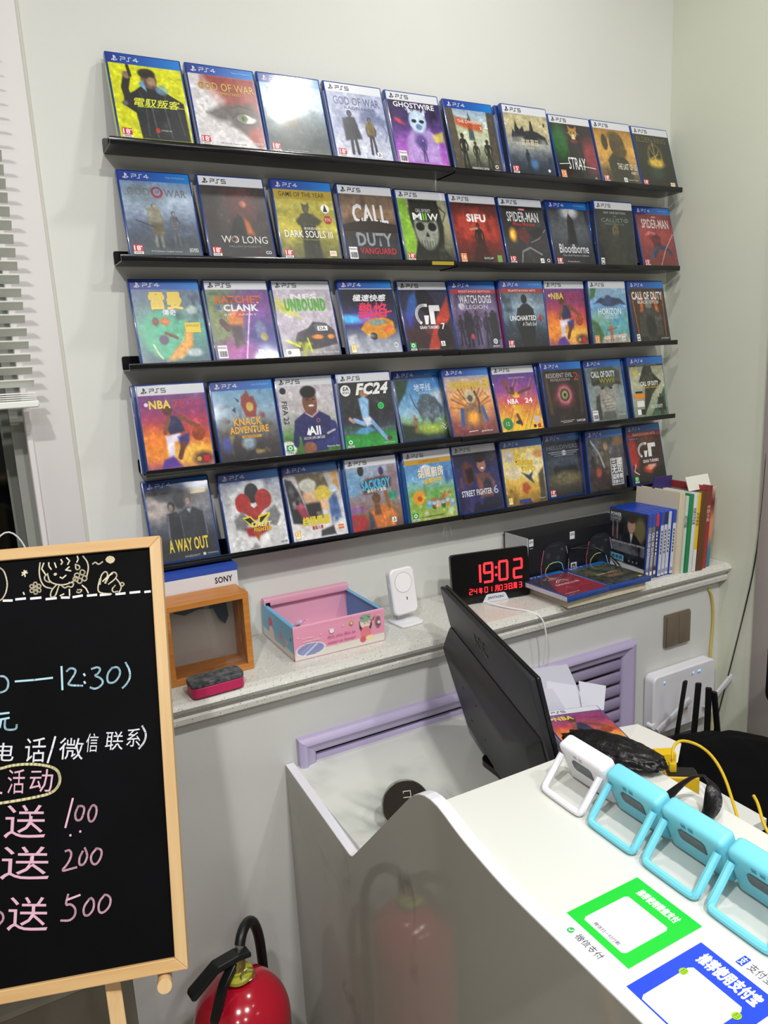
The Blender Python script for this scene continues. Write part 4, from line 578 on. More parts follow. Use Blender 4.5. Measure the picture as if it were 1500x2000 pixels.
def c_hell(s):
    s.G('#1c2434','#232c3a','#2c3440','#3a3e44','#4a4438','#1c1f26'); s.v0=0; s.P([(.2,.54),(.28,.46),(.32,.5),(.38,.4),(.44,.46),(.5,.36),(.56,.46),(.64,.4),(.68,.5),(.76,.48),(.84,.6),(.8,.72),(.2,.72)],'#161b24',.03); s.E(.5,.7,.34,.1,'#8a7a50',.8,op=.8); s.N(9,'#c8a45c',.55,.7,win=(.5,.72,.35,.1)); s.P([(.3,.72),(.44,.6),(.56,.62),(.6,.78),(.3,.8)],'#5c5c48',.05,.8); s.E(.5,.44,.4,.08,'#5c6c84',.9,op=.5)
    s.T('HELLDIVERS',.06,.17,.88,.24,'#6c7484',.02); s.K([(.1,.28),(.9,.28)],.014,'#9ca4b0'); s.K([(.16,.31),(.84,.31)],.012,'#9ca4b0'); s.K([(.24,.34),(.76,.34)],.01,'#9ca4b0'); s.O(.5,.3,.055,'#c4c8d0'); s.O(.47,.3,.014,'#22283a'); s.O(.53,.3,.014,'#22283a')
def c_dw(s):
    s.G('#4c4c54','#54545c','#4a4648','#3c3436','#34302e'); s.v0=0; s.N(8,'#9ca8b8',.55,.7,win=(.4,.25,.4,.2)); s.N(9,'#1c1a1c',.5,.7); s.P([(.36,.2),(.52,.16),(.6,.3),(.58,.6),(.36,.64)],'#5a5448',.04); s.E(.5,.27,.06,.06,'#a88a6c',.4); s.S([(.1,.16),(.3,.36),(.42,.6)],.04,'#9ca4a8'); s.P([(.1,.68),(.3,.58),(.5,.7),(.4,.9),(.12,.9)],'#3c2c2c',.05); s.E(.26,.68,.08,.08,'#a04444',.6); s.N(8,'#b09468',.6,.7,win=(.5,.5,.5,.35)); s.E(.86,.2,.12,.08,'#a86c34',.7,op=.7)
    s.Q(.6,.48,.94,.93,'#c8c8ca'); s.Q(.62,.495,.92,.915,'#55555a'); s.T('三國無双',.64,.5,.78,.72,'#f0f0f0',.03) if 0 else None; s.T('三國',.63,.5,.91,.6,'#f0f0f0',.03); s.T('无双',.63,.61,.91,.73,'#f0f0f0',.03); s.T('猛將傳',.63,.745,.91,.83,'#e0e0e4',.03); s.T('繁體中文',.63,.845,.91,.905,'#e0e0e4',.02)
def c_gts(s):
    s.G('#2a1c1c','#3a1e1c','#3c2220','#2c1c1c','#18161a'); s.v0=0; s.Q(0,.115,1,.185,'#a82c2a'); s.T('PLAYSTATION HITS',.18,.13,.84,.17,'#f0dcd0',.02); s.E(.1,.5,.16,.3,'#c82c24',.8,op=.8); s.E(.56,.26,.22,.12,'#6c4028',.8,op=.8); s.E(.62,.76,.24,.08,'#c83c28',.6); s.E(.6,.74,.14,.04,'#f0a080',.7); s.E(.85,.86,.25,.14,'#101014',.5); s.S([(.08,.7),(.24,.92)],.05,'#101014'); s.S([(.14,.66),(.08,.78),(.2,.84)],.02,'#e8e0dc'); gt(s,.28,.32,.52,.24); s.T('GRAN TURISMO',.36,.6,.84,.655,'#ece8ea',.03); s.T('SPORT',.5,.69,.74,.73,'#ece8ea'); s.T('PlayStation VR',.05,.21,.3,.24,'#7cb0f0')

# row -> list of (painter, platform, age mark, only-on, x, lean degrees, y front, something tucked behind, label)
ROWS = [
 (1.9373, [
  (c_cyber,4,18,0,.0976,18.5,-.0735,0,'yellow game case, dark figure raising a pistol, top row leftmost'),
  (c_gow3,4,18,1,.2387,18.5,-.0735,0,'red and white game case with a large close-up eye, top row'),
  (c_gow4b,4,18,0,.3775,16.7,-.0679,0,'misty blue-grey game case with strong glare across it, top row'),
  (c_ragn,5,18,0,.5180,17.5,-.0722,0,'pale lavender snowy game case with two cloaked figures, top row'),
  (c_ghost,5,'b',0,.6619,17.0,-.0669,0,'purple game case with a white horned mask, top row'),
  (c_div,4,None,0,.8090,16.5,-.0641,0,'game case with three soldiers before an obelisk and orange banner'),
  (c_hog,5,15,0,.9563,14.0,-.0725,1,'misty game case with a spired castle skyline, top row'),
  (c_stray,5,12,0,1.1093,17.5,-.0631,0,'dark game case with an orange cat, green and red glow, top row'),
  (c_tlou,5,18,0,1.2449,17.5,-.0647,0,'amber game case with a ponytailed head in profile, top row'),
  (c_elden,5,18,0,1.3884,17.0,-.0574,0,'black game case with a golden ring emblem, top row rightmost')]),
 (1.7410, [
  (c_gow4,4,18,1,.0941,18.0,-.0735,0,'blue-grey game case with a red ring in its title, second row leftmost'),
  (c_wolong,5,18,0,.2402,17.3,-.0726,0,'charcoal game case with an ember-lit dark figure, second in its row'),
  (c_ds3,4,18,0,.3882,14.6,-.0663,0,'gold game case with an armoured silhouette and two round stickers'),
  (c_vang,5,'b',0,.5346,14.0,-.0603,0,'brown smoky game case filled by huge grey block letters, red subtitle'),
  (c_mw2,5,18,0,.6771,16.0,-.0606,0,'game case with a skull mask on black and lime green'),
  (c_sifu,5,16,0,.8155,16.0,-.0609,0,'dark red game case with a lone fighter and thick white title'),
  (c_web1,5,15,0,.9561,16.0,-.0591,0,'black game case with a glowing yellow spark at left, second row'),
  (c_blood,4,18,1,1.1030,14.6,-.0543,0,'grey game case with a hooded dark figure and old-style lettering, second row'),
  (c_call,5,'e',0,1.2405,9.0,-.0600,1,'nearly black game case standing more upright than its row'),
  (c_web2,4,15,1,1.3995,15.0,-.0575,0,'brick red game case, second row rightmost')]),
 (1.5481, [
  (c_ray,4,None,0,.0923,17.3,-.0715,0,'glossy game case with green globe art and a yellow Chinese title'),
  (c_ratch,5,'b',0,.2331,17.3,-.0701,0,'game case half green half purple split by lightning, third row'),
  (c_nfs,5,None,0,.3745,16.7,-.0641,0,'pale lilac game case with a dark car and green title'),
  (c_heat,4,1,0,.5221,16.0,-.0688,0,'night-blue game case with an orange racing car'),
  (c_gt7,5,0,0,.6754,16.5,-.0561,0,'dark game case with a white two-letter emblem, blue and red curves'),
  (c_wdl,4,None,0,.8095,12.5,-.0530,0,'purple game case with a group of figures under a red band'),
  (c_unch,4,18,1,.9455,10.5,-.0600,1,'steel blue game case with one standing silhouette under a red band'),
  (c_nba23,5,None,0,1.0865,8.5,-.0480,0,'orange and purple basketball game case in the third row'),
  (c_horiz2,5,12,0,1.2225,9.5,-.0600,0,'sky blue game case with a wide-winged machine over a beach'),
  (c_bo3,4,'e',0,1.3595,13.0,-.0720,0,'dark brown game case with a seated soldier, third row rightmost')]),
 (1.3486, [
  (c_nba23,5,None,0,.0799,10.5,-.0735,1,'orange and purple basketball game case, fourth row leftmost'),
  (c_knack,4,None,1,.2251,13.0,-.0674,0,'blue game case with a red-spiked head over golden letters'),
  (c_fifa,5,0,0,.3646,11.0,-.0560,1,'pale game case with a smiling footballer in a navy shirt'),
  (c_fc24,5,0,0,.5017,10.0,-.0650,1,'black and green game case with a light-blue footballer kicking'),
  (c_horiz1,4,None,1,.6584,15.9,-.0455,0,'bright blue and green game case with a large machine beast'),
  (c_bord,4,None,0,.7793,16.4,-.0700,0,'game case with a pale masked head amid orange rays'),
  (c_nba24,5,None,0,.9245,16.5,-.0644,0,'purple to yellow striped basketball game case with a green 12 disc'),
  (c_rev2,4,None,0,1.0651,11.5,-.0701,1,'black game case with one glowing pink eye'),
  (c_ww2,4,'b',0,1.2188,12.5,-.0603,0,'grey-green game case with a helmeted soldier clasping his hands'),
  (c_inf,4,None,0,1.3621,11.0,-.0698,1,'olive game case with a black soldier and orange sticker, fourth row rightmost')]),
 (1.1619, [
  (c_away,4,None,0,.0767,15.8,-.0560,0,'slate grey game case with two men, bottom row leftmost'),
  (c_sf5,4,None,0,.2248,14.6,-.0683,0,'white game case with a fighter in red boxing gloves'),
  (c_storm,4,1,0,.3664,16.0,-.0643,0,'white game case with blond figure and yellow brush title, bottom row'),
  (c_sack,5,None,0,.5045,10.5,-.0720,1,'cartoon game case with a brown-headed doll and blue bubble title'),
  (c_over,5,0,0,.6567,11.0,-.0674,1,'bright game case with a gold band and a cartoon garden'),
  (c_sf6,5,None,0,.8016,13.4,-.0570,0,'indigo game case with two brawny men and white title, bottom row'),
  (c_takes,4,1,0,.9393,10.0,-.0600,0,'warm yellow game case with a tilted yellow title, bottom row'),
  (c_hell,4,18,1,1.0873,10.0,-.0450,0,'dark navy game case with a pale winged skull emblem under its title'),
  (c_dw,4,None,0,1.2169,8.5,-.0610,1,'grey armoured warrior game case with a silver title panel'),
  (c_gts,4,0,0,1.3816,13.3,-.0540,0,'black and red game case with a white two-letter emblem, bottom row rightmost')]),
]
CW, CH, CD = .135, .171, .0138
M_CASE = mat('blue_case_plastic', '#24458f', rough=.25, coat=.4)
M_CASEW = mat('pale_case_plastic', '#b9c2d6', rough=.3, coat=.4)
def case_shell_mb():
    m = MB(); m.rbox((0, 0, 0), (CW, CD, CH), .0025, 2); return m
SHELL = None
def make_case(loc, lean, label, cat='game case', group=None, paint=None, plat=4, agem=None, only=0, spine=None, seed=0, rot=None):
    """a game case: local x right, z up, front face at local y=0"""
    global SHELL
    t = empty('game_case', loc, label, cat, group, rot=rot if rot else (-math.radians(lean), 0, 0))
    if SHELL is None:
        SHELL = case_shell_mb().build('shell', M_CASE, t)
    else:
        o = SHELL.copy(); o.parent = t; COL.objects.link(o)
    if paint:
        s = Sheet(.128, .163, 92, 112, seed=seed); paint(s); s.tex(.2)
        if plat: header(s, plat, only)
        if agem is not None: age(s, agem)
        s.build('cover_print', t, (.0035, -.0002, .0045))
    if spine is not None:
        s = Sheet(CH-.006, CD-.003, 24, 3); s.G(spine, spine); n = s.u > .88; s.c[n] = s.rgb('#2c4aa8') if plat == 4 else s.rgb('#e4e6ea')
        s.build('spine_print', t, (-.0002, CD-.0015, .003), m=PRINT, rot=(PI/2, -PI/2, PI))if 0 else None
        b = MB(); b.box((-.0004, .0016, .003), (.0001, CD-.0016, CH-.022)); b.build('spine_print', mat('spine_'+spine.strip('#'), spine, rough=.3, coat=.6), t)
    return t

# ------------------------------------------------------------------ the room
M_WALL = mat('wall_paint', '#dedfda', rough=.65, spec=.3, noise=.025, nscale=3.0, bump=.12, bscale=120)
M_WALLR = mat('wall_paint_right', '#dadece', rough=.6, spec=.3, noise=.03, nscale=3.0, bump=.12, bscale=120)
M_FAR = mat('far_wall_grey', '#8d8b88', rough=.7)
M_CASING = mat('casing_paint', '#e2dede', rough=.5, spec=.35, noise=.02, nscale=5)
M_BLACK = mat('black_metal', '#0b0b0d', rough=.14, spec=.7)
M_WHITEP = mat('white_plastic', '#e6e6ea', rough=.35)
RX = 1.547; LX = -2.4; RY = -4.4; LW = -.215; WX = -.109; WL = -1.35
M_FLOOR = mat('floor_tile', '#aaa498', rough=.2, noise=.06, nscale=4)
def room():
    struct(MB().box((LX-.1, RY-.1, -.1), (RX+.6, .3, 0)).build('floor', M_FLOOR))
    struct(MB().box((LX-.1, RY-.1, CEIL), (RX+.6, .3, CEIL+.1)).build('ceiling', mat('ceiling_paint', '#c9c9c4', rough=.8)))
    b = MB(); b.box((WX, 0, 0), (RX+.6, .2, CEIL)); b.box((LX, 0, 0), (WL, .2, CEIL)); b.box((WL, 0, 2.45), (WX, .2, CEIL)); b.box((WL, 0, 0), (WX, .2, .96))
    struct(b.build('wall_back', M_WALL), 'off-white plaster wall behind the display ledges')
    # boxed-in radiator below the stone ledge, with a hole behind the louvres
    b = MB(); b.box((LX, LW, 0), (.325, -.002, .895)); b.box((1.18, LW, 0), (RX, -.002, .895)); b.box((.325, LW, .758), (1.18, -.002, .895)); b.box((.325, LW, 0), (1.18, -.002, .3))
    struct(b.build('wall_lower', mat('wall_paint_low', '#d2d3d0', rough=.6, noise=.06, nscale=4, bump=.12, bscale=90)), 'off-white boxed-in lower wall under the speckled stone ledge')
    struct(MB().box((.33, -.06, .3), (1.175, -.05, .757)).build('trim_3', mat('radiator_void', '#16161a', rough=.9)))
    struct(MB().box((RX, -.326, 0), (RX+.12, .0, CEIL)).build('wall_right', M_WALLR))
    struct(MB().box((LX-.1, RY, 0), (LX, .2, CEIL)).build('wall_left', M_FAR))
    struct(MB().box((LX, RY-.1, 0), (RX+.6, RY, CEIL)).build('wall_rear', M_FAR))
    struct(MB().box((RX+.02, RY, 0), (RX+.12, -.40, CEIL)).build('wall_right_far', M_FAR))
    # casing between window and ledges; caulked joint greyed to paint its shadow
    struct(MB().rbox((WX, -.009, .95), (-.036, .0, CEIL), .003, 2).build('trim_1', M_CASING))
    struct(MB().tube([(-.035, -.003, .95), (-.0335, -.004, 1.4), (-.0350, -.003, 1.7), (-.034, -.004, 2.2), (-.035, -.003, 2.84)], .0035, 6).build('trim_2', mat('caulk_shadow', '#cfcec4', rough=.7)))
    # stone ledge with its moulded front
    d = [(-.002, .949), (-.235, .949), (-.247, .945), (-.2525, .936), (-.247, .927), (-.237, .923), (-.236, .917), (-.241, .912), (-.2405, .902), (-.231, .896), (-.22, .893), (-.002, .893)]
    m = MB().prism(d, LX, RX-.001, 'yz')
    struct(m.build('trim_4', terrazzo('speckled_stone')), 'speckled pale stone ledge with a rounded moulded front')
    # window on the left: reveal, frame, dark pane, white sill
    w_ = MB()
    w_.box((WL, .12, .96), (WX-.0, .125, 2.45))
    win = w_.build('window_1', mat('night_glass', '#0a0c0c', rough=.08)); struct(win, 'dark night window behind the white blind')
    f = MB(); f.box((WX-.045, .075, .96), (WX-.004, .118, 2.45)); f.box((WL, .075, .96), (WX, .118, 1.0)); f.box((WX-.40, .08, 1.0), (WX-.36, .118, 2.45)); f.build('window_frame', mat('frame_grey', '#7c807a', rough=.5), win)
    f = MB(); f.box((WX-.028, .02, .962), (WX-.004, .074, 2.44)); f.build('window_frame', mat('frame_grey2', '#9da09a', rough=.5), win)
    f = MB(); f.rbox((WX-.006, -.014, .95), (WX+.006, .02, 2.45), .002, 1); f.build('window_frame', M_CASING, win)
    # door casing on the right
    b = MB(); b.rbox((RX-.008, -.39, 0), (RX+.02, -.3265, 2.3), .004, 2)
    struct(b.build('trim_5', mat('door_casing', '#a8a09c', rough=.5)), 'grey-mauve door casing at the right edge')
    b = MB(); b.box((RX+.0, -.9, 0), (RX+.03, -.39, 2.3)); b.rbox((RX-.006, -.80, 1.15), (RX+.004, -.45, 2.1), .004, 1); b.rbox((RX-.006, -.80, .2), (RX+.004, -.45, 1.0), .004, 1)
    struct(b.build('door_1', mat('door_paint', '#c9c8c2', rough=.45)), 'off-white panelled door at the right edge')
room()
def blind():
    t = empty('window_blind', (-.093, -.075, 1.483), 'white slatted blind hanging over the dark window at left', 'blind')
    m = mat('blind_white', '#ecefe9', rough=.5)
    R = Euler((math.radians(-24), 0, 0)); me = None
    for k in range(41):
        if me is None:
            o = MB().rbox((-1.3, -.015, -.0012), (0, .015, .0012), .001, 1, axis=0).build('slat', m, t); o.rotation_euler = R; me = o
        else:
            o = me.copy(); COL.objects.link(o)
        o.location = (0, 0, .042+k*.0217)
    MB().rbox((-1.3, -.014, 0), (.003, .014, .012), .002, 1).build('bottom_rail', m, t)
    for k in range(4): MB().box((-1.3, -.0125, .0135+k*.0035), (0, .0125, .0155+k*.0035)).build('slat', m, t)
    MB().box((-1.3, -.02, .93), (.0, .02, .965)).build('head_rail', m, t)
    for x in (-.12, -.65, -1.2): MB().box((x, -.0135, .01), (x+.003, -.0125, .93)).build('ladder_cord', m, t)
blind()
c = MB().tube([(-.125, -.03, 1.02), (-.128, -.035, 1.10), (-.137, -.04, 1.18), (-.145, -.04, 1.24), (-.17, -.045, 1.27), (-.2, -.05, 1.24), (-.22, -.05, 1.1), (-.22, -.05, .953)], .0016, 6)
tag(c.build('cable', M_WHITEP), 'thin white cable looping in the lower corner of the dark window', 'cable')

# ------------------------------------------------------------------ ledges and cases
def ledge(zb, x0, x1, left_end, right_end, label, sticker=False):
    """thin black L-shaped picture ledge: plate on the wall, flat tray, low front lip"""
    t = empty('display_ledge', (x0, 0, zb), label, 'shelf', 'black picture ledges holding game cases'); L = x1-x0
    m = mat('ledge_body', '#101012', rough=.25, spec=.6)
    MB().rbox((0, -.0035, -.0105), (L, -.0008, .0165), .004, 3, axis=1).build('back_plate', m, t)
    MB().box((0, -.0745, -.0112), (L, -.0036, -.0092)).build('tray', m, t)
    MB().rbox((0, -.0775, -.0112), (L, -.0750, .0012), .0011, 2, axis=0).build('front_lip', M_BLACK, t)
    if sticker: MB().box((.655, -.0781, -.0085), (.712, -.0777, -.001)).build('sticker', mat('sticker_yellow', '#a8982c', rough=.4), t, label='yellow sticker')
    return t
NAMES = ['top', 'second', 'third', 'fourth', 'bottom']
SPARE = {(0, 6): 'spare case peeking out behind the castle skyline case', (1, 8): 'spare case tucked behind the upright near-black case', (2, 6): 'spare red-spined case tucked behind the steel blue silhouette case', (3, 0): 'spare case behind the leftmost basketball case, fourth row', (3, 2): 'spare case behind the navy-shirted footballer case', (3, 3): 'spare case behind the light-blue footballer case', (3, 7): 'spare case behind the pink eye case', (3, 9): 'spare case behind the rightmost olive case, fourth row', (4, 3): 'spare case behind the brown-headed doll case', (4, 4): 'spare case behind the gold-banded garden case', (4, 8): 'spare case behind the armoured warrior case'}
for r, (zb, cs) in enumerate(ROWS):
    ledge(zb, (.0805, .077, .070, .0775, .076)[r], .797, True, False, 'black ledge under the left half of the %s row of game cases' % NAMES[r], r == 1)
    ledge(zb-.0015, .799, 1.512, False, True, 'black ledge under the right half of the %s row of game cases' % NAMES[r])
    for i, (paint, plat, ag, only, x, lean, y, tuck, label) in enumerate(cs):
        a = math.radians(lean)
        fl = zb-.0092-(.0015 if x > .798 else 0)
        z = fl+CD*math.sin(a)+.0002
        sp = {c_ray: '#d8dce8', c_away: '#aab0bc'}.get(paint)
        yy = max(y-.005*math.sin(a), -.0745)
        side = {c_cyber: '#c8d020', c_gow3: '#cfcfd8', c_gow4b: '#7090b0', c_ragn: '#d0d4e6', c_ghost: '#e0d8ea', c_hog: '#3a3a44', c_fc24: '#dfe0e6', c_unch: '#a03030', c_horiz1: '#d0d8e4', c_heat: '#b0b4c0', c_nfs: '#e0e0e4', c_ratch: '#d8dcd8', c_sack: '#4878a0', c_over: '#4a9ad0', c_call: '#2a2a30', c_vang: '#c0bcb8', c_sf5: '#1c1c24'}.get(paint, '#30364c')
        make_case((x, yy, z), lean, label, group='game cases on the wall ledges', paint=paint, plat=plat, agem=ag, only=only, spine=side, seed=r*10+i+3)
        if tuck:
            make_case((x-.0055, yy+(CD+.0012)/math.cos(a), z-.0008), lean, SPARE[(r, i)], group='spare cases tucked behind displayed ones', spine=['#d8dade', '#2a2c36', '#9a3038'][i % 3])

# ------------------------------------------------------------------ things on the stone ledge
SZ = .9495
def console_box():
    t = empty('console_box', (.157, -.045, SZ), 'white box with a blue top edge, behind the orange wooden frame', 'box')
    b = MB().rbox((-.16, -.054, 0), (.073, .038, .185), .002, 1); b.build('carton', mat('carton_white', '#dcdce2', rough=.4), t)
    b = MB().box((-.1603, -.0545, .1845), (.0735, .0385, .1965)); b.build('lid', mat('carton_blue', '#2f4fae', rough=.4), t)
    s = Sheet(.232, .184); s.T('SONY', .80, .045, .955, .115, '#15151a', .03); s.T('PlayStation', .27, .16, .58, .27, '#34343c', .01)
    s.build('print', t, (-.16, -.0545, 0), PAPERP, grid=False)
console_box()
def shadow_frame():
    t = empty('shadow_box_frame', (.0612, -.176, SZ), 'orange wooden box frame with a glass front, behind the chalk eraser', 'frame')
    mo = wood('orange_wood', '#b4702c', '#c9853a', .4, 0); W, H_, D, k = .1635, .158, .074, .012
    for z0, y0, y1 in ((0, 0, .03), (0, .033, .052), (0, .055, D)):
        e = 0.0 if y0 == 0 else .0015
        MB().box((e, y0, H_-k-e), (W-e, y1, H_-e)).build('top_rail', mo, t, bevel=.0008)
        MB().box((e, y0, 0), (W-e, y1, k)).build('bottom_rail', mo, t, bevel=.0008)
        MB().box((e, y0, k), (k+e, y1, H_-k-e)).build('side_rail', mo, t, bevel=.0008)
        MB().box((W-k-e, y0, k), (W-e, y1, H_-k-e)).build('side_rail', mo, t, bevel=.0008)
    MB().box((k-.001, .006, k-.001), (W-k+.001, .0085, H_-k+.001)).build('glass', mat('frame_glass', '#ffffff', rough=.02, trans=1.0, ior=1.45), t)
    MB().box((k-.001, D-.006, k-.001), (W-k+.001, D-.003, H_-k-.002)).build('backing', mat('frame_backing', '#b9b5ae', rough=.6), t)
    MB().prism([(.03, .145), (.055, .143), (.1, .14), (.132, .143), (.136, .10), (.128, .085), (.118, .095), (.108, .12), (.08, .125), (.05, .118), (.03, .125)], D-.02, D-.012).build('dark_shape', mat('dark_shape_blue', '#2c3f52', rough=.9), t)  # flat dark blue shape set behind the glass
shadow_frame()
def eraser():
    t = empty('chalk_eraser', (.133, -.229, SZ), 'pink-red chalk eraser with a dusty black felt top', 'eraser', rot=(0, 0, .045))
    MB().rbox((-.05, -.021, 0), (.05, .025, .019), .012, 4, axis=2).build('holder', mat('eraser_pink', '#c22c5e', rough=.45), t, bevel=.001)
    MB().rbox((-.0505, -.0215, .0195), (.0505, .0255, .028), .012, 4, axis=2).build('felt', mat('eraser_felt', '#55575a', rough=.95, noise=.8, nscale=90, bump=.6, bscale=300), t, bevel=.0015)
eraser()
def pink_box():
    t = empty('stationery_box', (.303, -.195, SZ), 'open pink and blue cardboard box printed with a small girl figure', 'box')
    W, D, H_, k = .206, .186, .072, .0025
    pk = mat('card_pink', '#e6a9c0', rough=.45); bl = mat('card_blue', '#6fb4dc', rough=.45); inn = mat('card_inner_pink', '#dea6bd', rough=.5); inb = mat('card_inner_blue', '#5e96c8', rough=.5)
    MB().box((0, 0, 0), (W, D, .003)).build('base', inn, t)
    m = MB().rbox((0, 0, .0), (W, .004, H_), .0018, 2, axis=0); m.build('front_wall', pk, t)
    m = MB().box((0, .004, .003), (k, D-.004, H_-.002)); m.build('side_wall', bl, t)
    m = MB().box((W-k, .004, .003), (W, D-.004, H_-.002)); m.build('side_wall', inb, t)
    m = MB().box((k, D-.004, .003), (W-k, D, H_-.004)); m.build('back_wall', inn, t)
    m = MB().rbox((.001, D-.016, H_-.006), (W-.001, D+.002, H_+.012), .004, 3, axis=0); m.build('back_flap', pk, t)
    MB().box((.004, D-.018, H_-.01), (.014, D-.017, H_+.004)).build('slot', M_BLACK, t)
    MB().box((k, .004, H_-.0035), (k+.006, D-.006, H_-.0015)).build('folded_edge', bl, t)
    MB().box((W-k-.006, .004, H_-.0035), (W-k, D-.006, H_-.0015)).build('folded_edge', bl, t)
    s = Sheet(W-.002, H_-.003, 90, 40, bg='#e086a8', seed=5); s.G('#eaa2bd', '#e79ab6', '#e694b2'); s.P([(0, .8), (1, .75), (1, 1), (0, 1)], '#dedbd0', .02)
    for k_ in range(58): s.K([(.01+k_*.017, .01), (.01+k_*.017, .055)], .003, '#eeb4cc')
    s.E(.17, .73, .16, .2, '#f0eef4', .05); s.E(.17, .73, .145, .18, '#8c92c0', .08); s.S([(.1, .88), (.24, .6)], .02, '#e6e8f4'); s.S([(.07, .8), (.2, .56)], .008, '#c4c8e4')
    for x, y in ((.15, .45), (.28, .33), (.53, .22), (.95, .15), (.46, .75), (.04, .3)): s.O(x, y, .006, '#f8dfe8')
    s.O(.4, .3, .025, '#f6e8ec'); s.O(.375, .24, .009, '#f0b8c8'); s.O(.425, .24, .009, '#f0b8c8'); s.O(.62, .2, .022, '#b89a48'); s.O(.62, .2, .011, '#f0e4a8')
    s.T('Are you like as', .35, .42, .66, .53, '#c05a8c', .02); s.T('sweet as honey!', .35, .6, .66, .71, '#c05a8c', .02); s.T('PATTERN', .08, .33, .2, .37, '#f4dce4'); s.T('CUTTING BOARD', .08, .42, .27, .47, '#f4dce4')
    # small girl with a bear-eared cap
    s.E(.785, .36, .072, .3, '#3a3238', .06); s.E(.785, .3, .06, .2, '#f4d8cc', .1); s.E(.785, .17, .064, .13, '#8fae98', .1); s.O(.745, .07, .014, '#8fae98'); s.O(.825, .07, .014, '#8fae98'); s.K([(.76, .3), (.775, .3)], .006, '#4a3a3c'); s.K([(.8, .3), (.815, .3)], .006, '#4a3a3c')
    s.E(.785, .64, .06, .22, '#e2808c', .1); s.E(.75, .82, .035, .1, '#d4606c', .2); s.E(.83, .8, .05, .07, '#f0dca0', .2); s.E(.93, .38, .035, .2, '#8c6a70', .1); s.O(.93, .36, .018, '#e8d4d8'); s.O(.87, .2, .012, '#c8505c'); s.O(.89, .13, .01, '#c8a04c')
    s.build('front_print', t, (.001, -.0003, .001), PAPERP)
    s = Sheet(D-.004, H_-.004, 60, 30, seed=6); s.G('#7fbcd8', '#78b6d6', '#84bcd6'); s.P([(0, .72), (1, .8), (1, 1), (0, 1)], '#e0ded4', .02); s.E(.28, .4, .07, .2, '#d8566a', .1); s.E(.3, .7, .08, .22, '#eed0c4', .1); s.E(.62, .55, .05, .12, '#e07a84', .2); s.E(.8, .6, .04, .1, '#e8a4a8', .2); s.O(.93, .4, .02, '#5a6c94'); s.T('Happy every day', .4, .76, .72, .86, '#4a4a58')
    o = s.build('side_print', t, (-.0006, D-.002, .002), PAPERP, rot=(0, 0, -PI/2))
    return t
pink_box()
def candy(x, y, z, c, rot, label):
    t = empty('wrapped_candy', (x, y, z), label, 'candy', 'wrapped candies in the pink box', rot=(.3, .4, rot))
    m = MB().rbox((-.009, -.006, -.004), (.009, .006, .005), .003, 2); m.build('sweet', mat('candy_'+c.strip('#'), c, rough=.25, coat=.6), t)
    for s_ in (-1, 1):
        MB().add([(s_*.009, 0, 0), (s_*.019, -.007, .002), (s_*.02, -.002, -.002), (s_*.019, .003, .003), (s_*.02, .007, 0)], [(0, 1, 2), (0, 2, 3), (0, 3, 4)]).build('wrapper_end', mat('wrapper', '#e2d8d4', rough=.15), t)
for a in ((.352, -.06, .962, '#c9a48c', .4, 'tan wrapped candy lying left in the pink box'), (.375, -.035, .962, '#e6dcd8', 1.2, 'clear-wrapped candy in the middle of the pink box pile'), (.372, -.05, .974, '#d9c0da', 2.3, 'lilac-wrapped candy on top of the small pile in the pink box'), (.412, -.065, .962, '#8c4c54', .2, 'dark red candy at the right of the pile in the pink box')):
    candy(*a)
def power_bank():
    t = empty('charging_stand', (.6, -.122, SZ), 'thin white charging stand with rounded foot on the stone ledge', 'stand', rot=(0, 0, .1))
    m = MB().rbox((-.032, -.036, 0), (.030, .03, .0045), .011, 4, axis=2); m.build('foot', M_WHITEP, t, bevel=.001)
    m = MB().rbox((-.011, .012, .003), (.011, .02, .085), .003, 2); m.xf(Matrix.Rotation(-.16, 4, 'X')); m.build('arm', M_WHITEP, t)
    p = empty('power_bank', (.6012, -.124, SZ+.019), 'white rounded power bank with a round pad, held on the charging stand', 'power bank', rot=(-.16, 0, .1))
    m = MB().rbox((-.0335, -.008, 0), (.0335, .0125, .106), .014, 5, axis=1); m.build('body', mat('bank_white', '#e9e6ea', rough=.35), p, bevel=.004)
    R = Matrix.Rotation(PI/2, 4, 'X')
    pad = MB().lathe([(.001, .0), (.0222, .0), (.0227, -.0006)], (0, -.0084, .073), 40, R).build('charging_pad', mat('pad_white', '#efedef', rough=.4), p)
    q = MB(); q.tube([(.0227*math.cos(a*PI/20), -.0082, .073+.0227*math.sin(a*PI/20)) for a in range(40)], .0005, 6, True); q.build('pad_ring', mat('ring_grey', '#a9a6aa', rough=.4), pad)
    MB().rbox((.0035, -.0085, .032), (.0055, -.0078, .0395), .0009, 2, axis=1).build('indicator', M_BLACK, p)
    MB().rbox((-.0342, -.001, .062), (-.0332, .005, .074), .0008, 1).build('side_button', M_WHITEP, p)
power_bank()
def seg_digit(s, ch, x, y, w_, h_, wd, col, shear=.12):
    on = {'0': 'abcdef', '1': 'bc', '2': 'abged', '3': 'abgcd', '4': 'fgbc', '9': 'abcdfg'}[ch]
    A = s.asp; g = .06
    def P(a, b): return (x+(a+shear*(1-b)*.8)*w_, y+b*h_)
    SG = {'a': (P(g, 0), P(1-g, 0)), 'b': (P(1, g), P(1, .5-g*.7)), 'c': (P(1, .5+g*.7), P(1, 1-g)), 'd': (P(g, 1), P(1-g, 1)), 'e': (P(0, .5+g*.7), P(0, 1-g)), 'f': (P(0, g), P(0, .5-g*.7)), 'g': (P(g, .5), P(1-g, .5))}
    for k in on: s.K(SG[k], wd, col)
